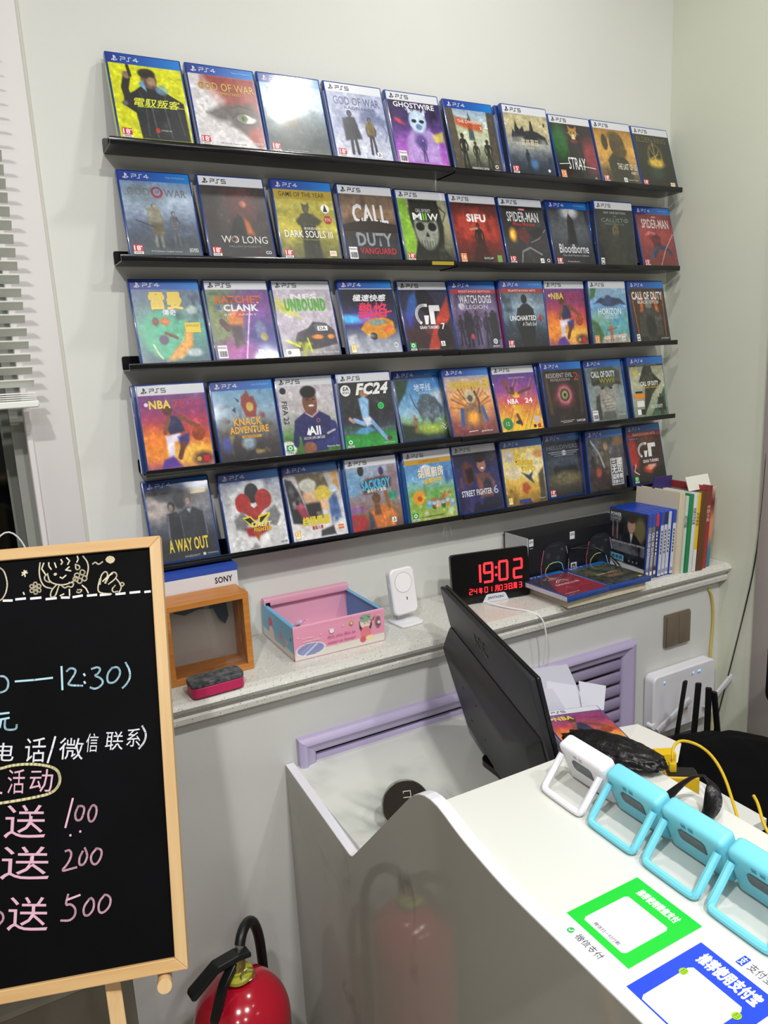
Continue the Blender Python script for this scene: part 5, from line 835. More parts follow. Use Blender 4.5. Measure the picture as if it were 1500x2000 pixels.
def clock():
    t = empty('led_clock', (.742, -.108, SZ), 'black digital clock showing 19:02 in red, beside the monitor', 'clock', rot=(-.10, 0, -.17))
    W, H_ = .206, .124
    MB().rbox((0, 0, .002), (W, .012, H_), .008, 5, axis=1).build('body', mat('clock_black', '#050506', rough=.12, spec=.6), t, bevel=.001)
    MB().rbox((.06, .012, .0), (.15, .045, .035), .006, 2).build('rear_foot', M_WHITEP, t)
    s = Sheet(W, H_)
    for ch, x in (('1', .315), ('9', .405), ('0', .60), ('2', .79)): seg_digit(s, ch, x if ch != '1' else x-.02, .24, .105 if ch != '1' else .06, .36, .028, '#ff2a30')
    s.O(.565, .34, .016, '#ff2a30'); s.O(.56, .49, .016, '#ff2a30')
    y0, h_ = .70, .1
    for ch, x in (('2', .205), ('4', .262), ('0', .40), ('1', .455), ('0', .59), ('3', .65), ('3', .845)): seg_digit(s, ch, x, y0, .035, h_, .0085, '#ff2a30')
    for ch, x in (('年', .325), ('月', .53), ('日', .71), ('周', .77)): s.T(ch, x, y0-.01, x+.045, y0+h_+.01, '#ff2a30', .02)
    m = bpy.data.materials.new('led_red'); m.use_nodes = True; b = m.node_tree.nodes['Principled BSDF']; b.inputs['Base Color'].default_value = (.3, .01, .01, 1); b.inputs['Emission Color'].default_value = (1, .02, .03, 1); b.inputs['Emission Strength'].default_value = 1.6
    s.build('led_digits', t, (0, -.0003, 0), m, grid=False)
    bd = MB().prism([(.075, .0), (.145, .0), (.137, .017), (.133, .019), (.09, .019), (.086, .017)], -.0016, -.0002).build('badge', mat('badge_silver', '#ccd2dc', rough=.3), t)
    s = Sheet(.044, .008); s.T('JIANTAOKU', 0, 0, 1, 1, '#22242c', .02, .2); s.build('badge_lettering', bd, (.089, -.0018, .005), PAPERP, grid=False)
clock()
c = MB().tube([(.815, -.132, .957), (.822, -.15, .9535), (.84, -.195, .952), (.868, -.238, .951), (.885, -.258, .938), (.893, -.262, .90), (.897, -.255, .86), (.897, -.235, .76)], .0019, 8)
tag(c.build('clock_cable', M_WHITEP), 'white cable running from the clock over the ledge front', 'cable')
def controller_box():
    t = empty('controller_box', (.97, -.104, SZ), 'black box printed with two rainbow-edged game controllers, behind the clock', 'box')
    W, D, H_ = .36, .095, .132
    MB().box((.001, 0, 0), (W, D, H_)).build('carton', mat('box_black', '#14161c', rough=.35), t, bevel=.0006)
    MB().box((-.0012, .001, .0), (.0009, D-.002, H_-.001)).build('end_panel', mat('box_end_white', '#c9c8cc', rough=.4), t)
    MB().box((-.0018, D-.003, 0), (.0, D+.001, H_+.0005)).build('carton_edge', M_BLACK, t)
    s = Sheet(W, H_)
    s.Q(.005, .03, .045, .17, '#d8dadf'); s.T('GEIN', .008, .06, .042, .11, '#20222a', .03); s.Q(.375, .03, .42, .18, '#d8dadf'); s.T('GEIN', .38, .06, .415, .11, '#20222a', .03); s.T('GEIN', .01, .2, .04, .22, '#c8ccd4'); s.Q(.385, .66, .44, .84, '#c9ccd2'); s.Q(.395, .69, .43, .8, '#24404c'); s.O(.413, .745, .008, '#e0a83c')
    for ox in (.10, .52):
        body = [(.03, .34), (.06, .22), (.1, .17), (.18, .17), (.22, .22), (.25, .34), (.265, .6), (.255, .82), (.235, .86), (.2, .66), (.17, .58), (.09, .58), (.06, .66), (.035, .86), (.015, .82), (.01, .6)]
        s.PG([(ox+x, y) for x, y in body[:6]]+[(ox+.2, .6), (ox+.07, .6)], '#1d2026'); s.PG([(ox+.015, .5), (ox+.07, .3), (ox+.07, .62), (ox+.03, .84)], '#1a1d22'); s.PG([(ox+.255, .5), (ox+.2, .3), (ox+.2, .62), (ox+.24, .84)], '#1a1d22')
        s.O(ox+.075, .42, .02, '#2f343c'); s.O(ox+.165, .5, .018, '#2f343c'); s.O(ox+.2, .34, .012, '#3a4048'); s.K([(ox+.09, .24), (ox+.17, .24)], .012, '#2a2e36')
        s.K([(ox+.035, .3), (ox+.01, .6), (ox+.015, .83)], .006, '#c8606c'); s.K([(ox+.015, .83), (ox+.03, .88), (ox+.045, .8), (ox+.055, .68)], .006, '#e0a060'); s.K([(ox+.055, .68), (ox+.085, .6), (ox+.12, .575)], .006, '#d0dc5c'); s.K([(ox+.12, .575), (ox+.17, .58), (ox+.2, .63)], .006, '#7cc8a8'); s.K([(ox+.2, .63), (ox+.22, .8), (ox+.24, .88), (ox+.26, .8)], .006, '#7ab4e0'); s.K([(ox+.26, .8), (ox+.265, .6), (ox+.24, .3)], .006, '#a890b8')
    s.build('front_print', t, (0, -.0004, 0), PAPERP, grid=False)
controller_box()

def book(name, x, y, w_, d, h_, lean, cover, pages, label, cat='book', prints=None, group=None, back=None, twist=0.0):
    """upright book: spine faces -y, thickness w_ along x, depth d along y"""
    t = empty(name, (x, y, SZ), label, cat, group, rot=(0, lean, twist))
    c = .0012
    MB().box((0, 0, 0), (c, d, h_)).build('cover_board', cover, t); MB().box((w_-c, 0, 0), (w_, d, h_)).build('cover_board', back or cover, t)
    MB().rbox((0, -.001, 0), (w_, .0015, h_), .0006, 1).build('spine', cover, t)
    MB().box((c, .0016, .002), (w_-c, d-.003, h_-.003)).build('pages', pages, t)
    if prints: prints(t, w_, d, h_)
    return t
PG = mat('book_pages', '#d6cfb8', rough=.8, noise=.08, nscale=80); PGW = mat('book_pages_white', '#dcdcd4', rough=.8)
def upright_cases():
    cols = [('#8c8c8a', '#3a3a3c'), ('#2a2226', '#c8303c'), ('#d4d4dc', '#2c3c8c'), ('#d0d2da', '#101828'), ('#d8d8e0', '#c4c6d8'), ('#d8dae2', '#2c4aa0')]
    x = 1.2470; lean = math.radians(4.0)
    for i in range(7):
        lab = ['front case of the leaning stack, showing a back cover with a suited man', 'second leaning case with a grey and white spine', 'third leaning case with a black and red spine', 'fourth leaning case with a pale spine and blue top', 'fifth leaning case with a pale spine and dark top', 'sixth leaning case with a white spine and lilac top', 'last leaning case of the stack, touching the beige book'][i]
        # local: x right, z up, front at y=0  ->  turned so the spine faces the room
        t = empty('game_case', (x+i*.0146, -.2235+.0015*(i % 3), SZ+.0011), lab, 'game case', 'game cases leaning on the ledge beside the books', rot=(0, lean, 0))
        MB().rbox((0, 0, 0), (CD, CW, CH), .0025, 2).build('shell', mat('case_blue_deep', '#2449b4', rough=.25, coat=.4), t)
        a = [('#77787c', '#2d3f98'), ('#6d6a66', '#2d3f98'), ('#3c2426', '#c42438'), ('#cfd0d8', '#2d3f98'), ('#d0d2da', '#10183c'), ('#d4d6de', '#c8cadc'), ('#d6d8e0', '#2d4aa8')][i]
        s = Sheet(CD-.003, CH-.006, 4, 60); s.G(a[0], a[0]); s.c = np.where((s.v < .2)[..., None], np.array(s.rgb(a[1])), s.c); s.T(['CALL OF DUTY', 'CALL OF DUTY', 'TEKKEN', 'PRO', 'GRAN', 'FINAL', 'DRIVE'][i], -.9, .5, 1.9, .56, '#2c2c34' if i not in (0, 2) else '#f0f0f0', .02, 0, PI/2) if 0 else None
        tc = '#e8e8ec' if i in (0, 1, 2) else '#3a3c48'
        s.E(.5, .74, .42, .1, '#c9ccd4' if i < 3 else '#a8acb8', .4, op=.7 if i < 3 else .3)
        if i < 2: s.T('CALL OF DUTY', -2.4, .45, 3.4, .505, tc, .03, 0, -PI/2)
        else:
            for q in range(7): s.Q(.3, .28+q*.055, .7, .28+q*.055+.034+.008*((q*i) % 3 == 0), tc)   # lettering too small to read
        s.Q(.15, .9, .85, .96, '#e4e4ec' if i < 3 else '#8f94a8')
        s.build('spine_print', t, (.0015, -.0004, .003), PRINT)
        if i == 0:
            s = Sheet(CW-.006, CH-.006, 60, 76, bg='#17181c', seed=9); s.G('#3a3c42', '#1c1d22', '#1a1b20', '#16171c'); s.N(6, '#55585f', .55, .6)
            s.P([(.02, .12), (.3, .12), (.3, .5), (.02, .46)], '#2c2a30', .03); s.S([(.1, .2), (.12, .44)], .03, '#b8bcc4', .7); s.S([(.22, .2), (.24, .46)], .03, '#b8bcc4', .7); s.S([(.16, .3), (.18, .46)], .03, '#8c2c38', .8); s.E(.82, .28, .15, .2, '#8c8458', .5, op=.8)
            s.E(.6, .22, .1, .12, '#c09a86', .15); s.E(.6, .13, .1, .05, '#4a3a30', .4); s.P([(.4, .5), (.5, .36), (.72, .36), (.9, .5)], '#20222a', .02); s.P([(.57, .34), (.65, .34), (.61, .5)], '#d8dae0', .02)
            s.P([(.02, .5), (.98, .52), (.98, .68), (.02, .66)], '#6c6e76', .01); s.N(9, '#26282e', .5, .8, win=(.5, .6, .6, .12)); s.F(.84, .5, .2, '#15161a'); s.P([(0, .7), (.45, .72), (.45, .82), (0, .8)], '#7fb2cc', .01); s.P([(0, .82), (1, .86), (1, 1), (0, 1)], '#c4c6cc', .01)
            s.T('POWER', .03, .05, .32, .11, '#e4e6ea', .05); s.T('CHANGES', .03, .115, .32, .165, '#b4b6bc', .04); s.T('EVERYTHING', .03, .17, .3, .2, '#9a9ca4', .02); s.T('IMMERSE YOURSELF IN A GRIPPING CAMPAIGN', .03, .5, .97, .53, '#e4e4e8'); 
            for k in range(4): s.Q(.03+.1*k, .735, .11+.1*k, .785, '#2c6c94')
            for k in range(3): s.O(.6+.1*k, .785, .02, '#8c9098')
            s.build('back_print', t, (-.0004, CW-.003, .003), PRINT, rot=(0, 0, -PI/2))
upright_cases()
def books():
    def beige(t, w_, d, h_):
        s = Sheet(d, h_, 30, 50, seed=3); s.G('#d9ceb6', '#d6cab0', '#d2c6ac'); s.T('THE COLLECTED SHORT STORIES', .2, .24, .8, .26, '#8c7a60'); s.T('FOREIGN LITERATURE SERIES', .2, .275, .7, .293, '#8c7a60'); s.build('cover_print', t, (-.0004, d, 0), PAPERP, rot=(0, 0, -PI/2))
    def spine(*ops):
        def f(t, w_, d, h_):
            s = Sheet(w_, h_, 6, 60); [getattr(s, o[0])(*o[1:]) for o in ops]; s.build('spine_print', t, (0, -.0014, 0), PAPERP)
        return f
    B_ = lambda c, n: mat(n, c, rough=.5)
    L = math.radians(4.0)
    book('paperback_book', 1.349, -.228, .018, .145, .214, L, B_('#d3c7ac', 'cover_beige'), PG, 'thick beige paperback with small printed lines on its cover, beside the leaning cases', prints=beige)
    book('paperback_book', 1.368, -.232, .009, .14, .204, L, B_('#c9d2c4', 'cover_greyw'), PGW, 'thin pale grey-green book between the beige and the green book', prints=spine(('G', '#ccd6cc', '#ccd6cc'), ('T', '语文学习与阅读', -1.2, .3, 2.2, .36, '#5c6c5c', .02, 0, -PI/2)))
    book('paperback_book', 1.3775, -.236, .013, .15, .208, L, B_('#1f8a55', 'cover_green'), PGW, 'book with a bright green spine on the ledge', prints=spine(('G', '#1f8a55', '#1d8450')))
    book('paperback_book', 1.391, -.236, .012, .15, .206, L, B_('#dcdfe0', 'cover_white'), PGW, 'white-spined book right of the green one', prints=spine(('G', '#dcdfe0', '#dcdfe0'), ('T', '经典文学名著', -1.3, .25, 2.3, .31, '#5a5e66', .02, 0, -PI/2)))
    book('paperback_book', 1.4035, -.238, .012, .15, .208, L, B_('#e0e0e0', 'cover_whitey'), PGW, 'book with a yellow spine that turns white near its foot', prints=spine(('G', '#e6c21c', '#e6c21c'), ('Q', 0, .72, 1, 1, '#e4e4e6'), ('T', '文学读本', -1.0, .3, 2.0, .36, '#6c5c10', .02, 0, -PI/2)))
    book('hardback_book', 1.4165, -.24, .024, .155, .209, L, B_('#6a4326', 'cover_brown'), PG, 'thick brown hardback book with a ribbed spine', prints=spine(('G', '#6c4528', '#6a4226'), ('K', [(.3, 0), (.3, 1)], .03, '#54341c'), ('K', [(.62, 0), (.62, 1)], .03, '#54341c')))
    book('paperback_book', 1.4425, -.236, .017, .15, .222, L, B_('#8c2f34', 'cover_red'), PG, 'dark red book standing right of the brown hardback', prints=spine(('G', '#7c2c30', '#9c3034', '#a83440'), ('T', '长篇小说', -.8, .3, 1.8, .36, '#d8b8b0', .02, 0, -PI/2)))
    book('paperback_book', 1.4605, -.232, .017, .15, .218, L, B_('#c08a6c', 'cover_orange'), PG, 'rightmost book, spine fading from cream through orange to teal', prints=spine(('G', '#d9c8b4', '#5c1e20', '#d98a64', '#d98a64', '#2c8494', '#2c8494')))
    # papers laid along the book tops
    p = MB().box((0, 0, 0), (.078, .004, .034), Euler((.05, .05, 0))); o = p.build('purple_card', mat('card_purple', '#3a2f6c', rough=.5)); o.location = (1.375, -.13, 1.1565); o.rotation_euler = (0, 0, .1); tag(o, 'dark purple card standing on top of the books', 'card')
    p = MB().box((0, 0, 0), (.088, .0015, .038)); o = p.build('paper_note', mat('note_white', '#e4e2da', rough=.6)); o.location = (1.4155, -.212, 1.1585); o.rotation_euler = (-.35, 0, .02); tag(o, 'white paper note lying against the book tops', 'paper')
books()
def flat_stack():
    t = empty('thick_book', (.953, -.268, SZ), 'thick red-covered book lying flat under two game cases', 'book', rot=(0, 0, .0))
    MB().box((0, .0, .0012), (.25, .17, .0182)).build('pages', PG, t, bevel=.001)
    MB().box((-.0005, -.0015, .0183), (.2515, .172, .0197)).build('front_cover', mat('cover_crimson', '#a8344c', rough=.4), t)
    MB().box((-.0005, -.0015, 0), (.2515, .172, .0012)).build('back_cover', mat('cover_cream', '#d8ccb0', rough=.5), t)
    MB().add([(.085, -.0017, .0185), (.12, -.0017, .0185), (.10, -.003, .0105)], [(0, 1, 2)]).build('torn_label', PGW, t)
    def lay(x, y, rz, paint, plat, label, z):
        make_case((x, y, z), 0, label, group='game cases lying flat', paint=paint, plat=plat, spine='#c8ccd4', rot=(-PI/2+.0, 0, rz), seed=4)
    def p_drive(s):
        s.G('#6c2c38', '#8c3444', '#9c3444', '#943040'); s.v0 = 0; s.P([(0, .11), (.5, .11), (.2, .5), (0, .8)], '#3c3c48', .06); s.E(.45, .25, .16, .07, '#8c7078', .4); s.S([(.3, .3), (.46, .2)], .03, '#3a2c34'); s.K([(.38, .45), (.5, .36), (.64, .36), (.7, .45)], .02, '#e0dce0'); s.K([(.42, .46), (.52, .39), (.56, .46)], .012, '#e0dce0'); s.K([(.6, .39), (.64, .46)], .012, '#e0dce0'); s.T('DRIVECLUB', .26, .52, .82, .585, '#e8c4cc', .04); s.T('PlayStation VR', .06, .9, .4, .93, '#e8e4e8', .02)
    def p_dark(s):
        s.G('#5c6c78', '#4c5048', '#54543c', '#3c3c30', '#4c5054'); s.v0 = 0; s.N(8, '#8c8450', .5, .7, win=(.5, .5, .4, .3)); s.N(9, '#20221c', .5, .8); s.E(.5, .66, .2, .06, '#a0643c', .7, op=.7); s.T('DARK SOULS', .24, .5, .76, .56, '#d0ccb8', .02); s.Q(.82, .9, .9, .95, '#e4d02c')
    # front faces up: local z (height of the case) points away from the room
    lay(.918+.02, -.284, .03, p_drive, 4, 'red and black racing game case lying flat on the thick book, left of its pair', SZ+.0202+CD)
    lay(1.052+.022, -.279, -.01, p_dark, 4, 'dark olive game case lying flat beside the red one, cable looped over it', SZ+.0202+CD)
flat_stack()
c = MB().tube([(1.10, -.112, 1.035), (1.128, -.125, 1.036), (1.152, -.15, 1.032), (1.166, -.185, 1.022), (1.170, -.215, 1.003), (1.171, -.223, .9875)], .0022, 8)
c.tube([(1.108, -.109, 1.033), (1.15, -.112, 1.037), (1.182, -.13, 1.026), (1.192, -.16, 1.008), (1.198, -.175, .9875)], .002, 8); c.tube([(1.09, -.11, .989), (1.095, -.11, 1.02), (1.10, -.112, 1.035), (1.108, -.109, 1.033)], .0025, 8)
tag(c.build('spectacle_frame', mat('specs_black', '#0d0d0f', rough=.25)), 'black thin curved temple arms resting on the flat dark game case', 'glasses')

# ------------------------------------------------------------------ on the lower wall
def louvre():
    t = empty('louvred_grille', (.285, LW, .3), 'lilac-painted louvred radiator grille behind the desk', 'vent')
    m = mat('lilac_paint', '#b9aed0', rough=.4, noise=.05, nscale=6); x1 = .9305; z1 = .4975; w_ = .039
    def member(p0, p1, nrm, name='frame_rail'):
        prof = [(0, -.001), (0, .016), (.006, .021), (.014, .021), (.02, .015), (.03, .013), (.036, .010), (.039, .004), (.039, -.001)]   # across, out
        P0, P1 = Vector(p0), Vector(p1); n = Vector(nrm); d = (P1-P0).normalized(); vs_ = []
        for P, sg in ((P0, 1), (P1, -1)):
            for a, o in prof: q = P+n*a+d*a*sg*.98; vs_.append((q.x, -o, q.z))
        k = len(prof); MB().add(vs_, [tuple(range(k)), tuple(range(k, 2*k))[::-1]]+[(i, (i+1) % k, (i+1) % k+k, i+k) for i in range(k)], True).build(name, m, t)
    member((0, 0, z1), (x1, 0, z1), (0, 0, -1)); member((x1, 0, z1), (x1, 0, 0), (-1, 0, 0)); member((x1, 0, 0), (0, 0, 0), (0, 0, 1)); member((0, 0, 0), (0, 0, z1), (1, 0, 0))
    first = None
    for k in range(11):
        if first is None:
            prof = [(.004*math.cos(a)*1.0+.0, .0) for a in (0,)]
            pr_ = []
            for q in range(10):
                a = 2*PI*q/10; pr_.append((.0045*math.cos(a), .0142*math.sin(a)))
            mm = MB().prism([(y, z) for y, z in pr_], w_-.001, x1-w_+.001, 'yz'); mm.xf(Matrix.Rotation(-.12, 4, 'X')); first = mm.build('louvre_slat', m, t); o = first
            o.data.polygons.foreach_set('use_smooth', [True]*len(o.data.polygons))
        else: o = first.copy(); COL.objects.link(o)
        o.location = (0, .001, z1-w_-.021-k*.0355)
louvre()
def switch():
    t = empty('wall_switch', (1.330, LW, .745), 'brown two-gang light switch on the lower wall above the white router', 'switch')
    m = mat('switch_brown', '#7c7060', rough=.35, metal=.3)
    MB().rbox((0, -.008, 0), (.096, -.0005, .092), .003, 2).build('plate', m, t)
    MB().rbox((.004, -.0125, .003), (.0475, -.008, .089), .0015, 2).build('rocker', m, t); MB().rbox((.0485, -.0125, .003), (.092, -.008, .089), .0015, 2).build('rocker', m, t)
switch()
c = MB().tube([(1.500, -.212, .878), (1.504, -.2195, .872), (1.514, -.2195, .85), (1.521, -.2195, .81), (1.5225, -.2195, .77), (1.520, -.2195, .73), (1.516, -.22, .69), (1.518, -.2195, .6), (1.53, -.2195, .5), (1.535, -.2195, .4)], .0036, 8)
tag(c.build('fibre_cord', mat('cord_yellow', '#c8b45c', rough=.5)), 'pale yellow cord hanging from a hole below the stone ledge', 'cord')
c = MB().tube([(1.5415, -.345, 1.6), (1.5405, -.338, 1.264), (1.5405, -.334, 1.1), (1.5405, -.322, .95), (1.5405, -.296, .804), (1.5405, -.262, .63), (1.5405, -.225, .45), (1.5405, -.212, .36)], .0018, 6)
tag(c.build('black_cable', M_BLACK), 'thin black cable running down the right wall beside the door casing', 'cable')
def ont():
    t = empty('wall_router', (1.262, LW, .52), 'white wall-mounted router with two white antennas and blue lights', 'router')
    W, H_, D = .238, .168, .036
    MB().rbox((0, -D, 0), (W, -.002, H_), .017, 5, axis=1).build('housing', mat('router_white', '#dedde4', rough=.4), t, bevel=.004)
    s = Sheet(W-.02, H_-.016)
    for x in (.13, .62, .72, .75): s.O(x, .12, .011, '#6aa0f0')
    for k in range(9): s.T('·', .2+k*.05, .11, .205+k*.05, .125, '#9a9aa4', .02)
    s.Q(.46, .6, .56, .82, '#d0c8c8'); s.Q(.46, .6, .56, .63, '#c08088'); s.Q(.47, .66, .55, .74, '#8c8a90')
    s.build('front_print', t, (.01, -D-.0003, .008), PAPERP, grid=False)
    e = mat('led_blue', '#3a70e0', rough=.4, emit='#5a98ff', es=2.5); 
    for x in (.036, .147, .167, .173): MB().rbox((x, -D-.0012, .1462), (x+.004, -D-.0002, .1492), .0004, 1).build('status_light', e, t)
    for (x0, z0, y0, x1_, z1_, y1_, nm) in ((-.002, .026, -.052, .106, .093, -.064, 'a'), (.188, .035, -.046, .291, .108, -.05, 'b')):
        d = Vector((x1_-x0, y1_-y0, z1_-z0)); L_ = d.length; m = MB().rbox((0, -.004, -.0075), (L_, .004, .0075), .002, 2); m.rbox((L_-.018, -.0045, -.008), (L_+.001, .0045, .008), .002, 2)
        q = d.to_track_quat('X', 'Z').to_matrix().to_4x4(); q.translation = Vector((x0, y0, z0)); m.xf(q); m.build('antenna', mat('antenna_white', '#c8c8ce', rough=.4), t)
    MB().lathe([(.009, -.02), (.009, .0)], (.004, -.038, .03), 16, Matrix.Rotation(PI/2, 4, 'X')).build('hinge', M_WHITEP, t)
ont()

# ------------------------------------------------------------------ counter and desk
MARB = marble('marble_top', '#d6d8d2', '#76847a', .2, 2.6, .7)
MARB_SHADE = marble('marble_side_shaded', '#a5a39a', '#55504a', .07, 3.0, .5)  # same white marble, greyed to paint the end panel's shade
def counter():
    t = empty('reception_counter', (.258, -.217, 0), 'white marbled reception counter with a wave-cut end panel', 'counter')
    yo = .217
    def roundpath(P, r):
        out = []
        for i, p in enumerate(P):
            if i in (0, len(P)-1) or r[i] == 0: out.append(p); continue
            a = Vector(P[i-1])-Vector(p); b = Vector(P[i+1])-Vector(p); a.normalize(); b.normalize(); k = r[i]
            A = Vector(p)+a*k; B_ = Vector(p)+b*k
            for j in range(7): u = j/6; q = A*(1-u)**2+Vector(p)*2*u*(1-u)+B_*u*u; out.append((q.x, q.y))
        return out
    top = roundpath([(-.217, .748), (-.5175, .728), (-.7640, .992), (-.850, .9670), (-.94, .9545), (-2.2, .9524)], [0, .012, .055, .025, .04, 0])
    poly = [(y+yo, z) for y, z in [(-.217, 0)]+top+[(-2.2, 0)]]
    MB().prism([(y, z-.0008 if z > .01 else z) for y, z in poly], 0, .0008, 'yz').build('side_panel', MARB_SHADE, t)
    MB().prism(poly, .0008, .0175, 'yz').build('edge_band', mat('edge_white', '#dedde6', rough=.35), t)
    MB().box((.0177, -.60, .718), (.645, 0, .738)).build('desk_top', MARB, t, bevel=.0008)
    MB().box((.0177, -2.0, .932), (.329, -.539, .952)).build('counter_top', MARB, t, bevel=.0008)
    MB().box((.0177, -2.0, .02), (.03, -.541, .93)).build('inner_panel', mat('panel_white', '#c8c8c4', rough=.5), t)
    MB().box((.31, -2.0, 0), (.328, -.601, .932)).build('inner_panel', mat('panel_white', '#c8c8c4', rough=.5), t)
    MB().box((.03, -.557, .738), (.31, -.541, .932)).build('riser_panel', mat('panel_white', '#c8c8c4', rough=.5), t)
    MB().box((.625, -.59, 0), (.643, -.02, .718)).build('leg_panel', mat('panel_white', '#c8c8c4', rough=.5), t)
counter()
def disc():
    t = empty('round_speaker', (.368, -.517, .7365), 'round dark glossy disc-shaped device with a metal rim on the desk', 'speaker', rot=(-.45, 0, -.35))
    R = Matrix.Rotation(PI/2, 4, 'X')
    MB().lathe([(.001, .016), (.0395, .016), (.0425, .013), (.0425, .0), (.0415, -.0015), (.001, -.0015)], (0, 0, .0427), 48, R).build('rim', mat('rim_metal', '#b9b8b4', rough=.18, metal=.9), t)
    MB().lathe([(.001, .0005), (.0408, .0005), (.0408, 0)], (0, -.0165, .0427), 48, R).build('face', mat('face_dark', '#2c2622', rough=.06, spec=.8), t)
    q = MB().box((-.004, -.0175, .066), (.0095, -.017, .0672)); q.box((.0085, -.0175, .056), (.0097, -.017, .0672)); q.box((-.004, -.0175, .056), (.0095, -.017, .0572)); q.box((-.004, -.0175, .0635), (-.003, -.017, .0672)); q.build('bracket_mark', mat('mark_pale', '#cfc8c0', rough=.5), t)
disc()
def monitor():
    t = empty('computer_monitor', (.59, -.50, .7385), 'black computer monitor seen from behind, its screen facing the wall corner', 'monitor')
    bk = mat('monitor_black', '#25262a', rough=.45, spec=.5, bump=.1, bscale=600); gl = mat('bezel_black', '#101114', rough=.3)
    # local panel frame: a = along the top edge (away from viewer -> towards viewer), u = up (leaning), n = out of the back
    TL = Vector((.6152, -.2696, 1.07)); TRn = Vector((.4788, -.7273, 1.07)); a = (TRn-TL).normalized(); W = (TRn-TL).length
    n0 = a.cross(Vector((0, 0, 1))).normalized()
    if n0.x > 0: n0 = -n0
    th = math.radians(MON_TILT); u = (Vector((0, 0, 1))*math.cos(th)+n0*math.sin(th)).normalized(); n = u.cross(a).normalized()
    if n.x > 0: n = -n
    M = Matrix((a, u, n)).transposed().to_4x4(); M.translation = TL-Vector(t.location)
    H_ = .322; M.translation += n*.012
    def put(m, name, mt): m.xf(M); return m.build(name, mt, t)
    def flipbox(a_, b_, r=None, seg=2, axis=None):
        m = MB()
        return m.rbox(a_, b_, r, seg, axis) if r else m.box(a_, b_)
    put(flipbox((0, -H_, -.011), (W, 0, -.001), .003, 2), 'back_shell', bk)
    put(flipbox((.0005, -H_+.0005, -.019), (W-.0005, -.0005, -.0112), .002, 1), 'bezel', gl)
    put(flipbox((.008, -H_+.012, -.0198), (W-.008, -.008, -.0191)), 'screen', mat('screen_dark', '#0a0c10', rough=.08))
    # raised lower hump of the back, broad bevelled shoulder
    vs_ = []
    lev = [((.004, -.085), (W-.012, -.105), (W-.012, -H_+.002), (.012, -H_+.002), -.001), ((.008, -.108), (W-.05, -.135), (W-.06, -H_+.006), (.03, -H_+.006), .018), ((.012, -.125), (W-.13, -.165), (W-.17, -H_+.012), (.05, -H_+.03), .030)]
    for A_, B_, C_, D_, z in lev: vs_ += [(p[0], p[1], z) for p in (A_, B_, C_, D_)]
    fs = []
    for k in range(2):
        for i in range(4): fs.append((k*4+i, k*4+(i+1) % 4, (k+1)*4+(i+1) % 4, (k+1)*4+i))
    fs += [(8, 9, 10, 11), (3, 2, 1, 0)]
    o = put(MB().add(vs_, fs), 'rear_hump', bk); md = o.modifiers.new('soft', 'BEVEL'); md.width = .014; md.segments = 5; md.limit_method = 'ANGLE'; md.angle_limit = .15
    o.data.polygons.foreach_set('use_smooth', [True]*len(o.data.polygons))
    for x, y in ((.12, -.17), (.2, -.17), (.12, -.245), (.2, -.245)):
        put(MB().lathe([(.0022, 0), (.0022, .0008)], (x, y, .0297), 10), 'screw_hole', mat('hole_black', '#020203', rough=.9))
    s = Sheet(.07, .03); s.T('AOC', 0, 0, 1, 1, '#050507', .02)
    o = s.build('logo', t, (0, 0, 0), mat('logo_black', '#060608', rough=.25), grid=False)
    # lettering lies in local xz facing -y: bring it to the back of the shell
    X = a; Z = u; Y = Z.cross(X).normalized(); ML = Matrix((X, Y, Z)).transposed().to_4x4()
    off = (M @ Vector((.19, -.058, .0004)))
    if (Y.dot(n) > 0): ML = Matrix((-a, (u.cross(-a)).normalized(), u)).transposed().to_4x4(); off = (M @ Vector((.26, -.058, .0004)))
    ML.translation = off; o.matrix_local = ML
    # stand: neck and base plate
    c = M @ Vector((W*.45, -H_+.05, -.004)); cx, cy = c.x, c.y
    MB().rbox((cx-.012, cy-.035, .008), (cx+.02, cy+.035, .12), .006, 2).build('stand_neck', gl, t)
    MB().rbox((cx-.01, cy-.10, .0005), (cx+.14, cy+.085, .012), .02, 4, axis=2).build('stand_base', gl, t)
MON_TILT = 13.0
monitor()
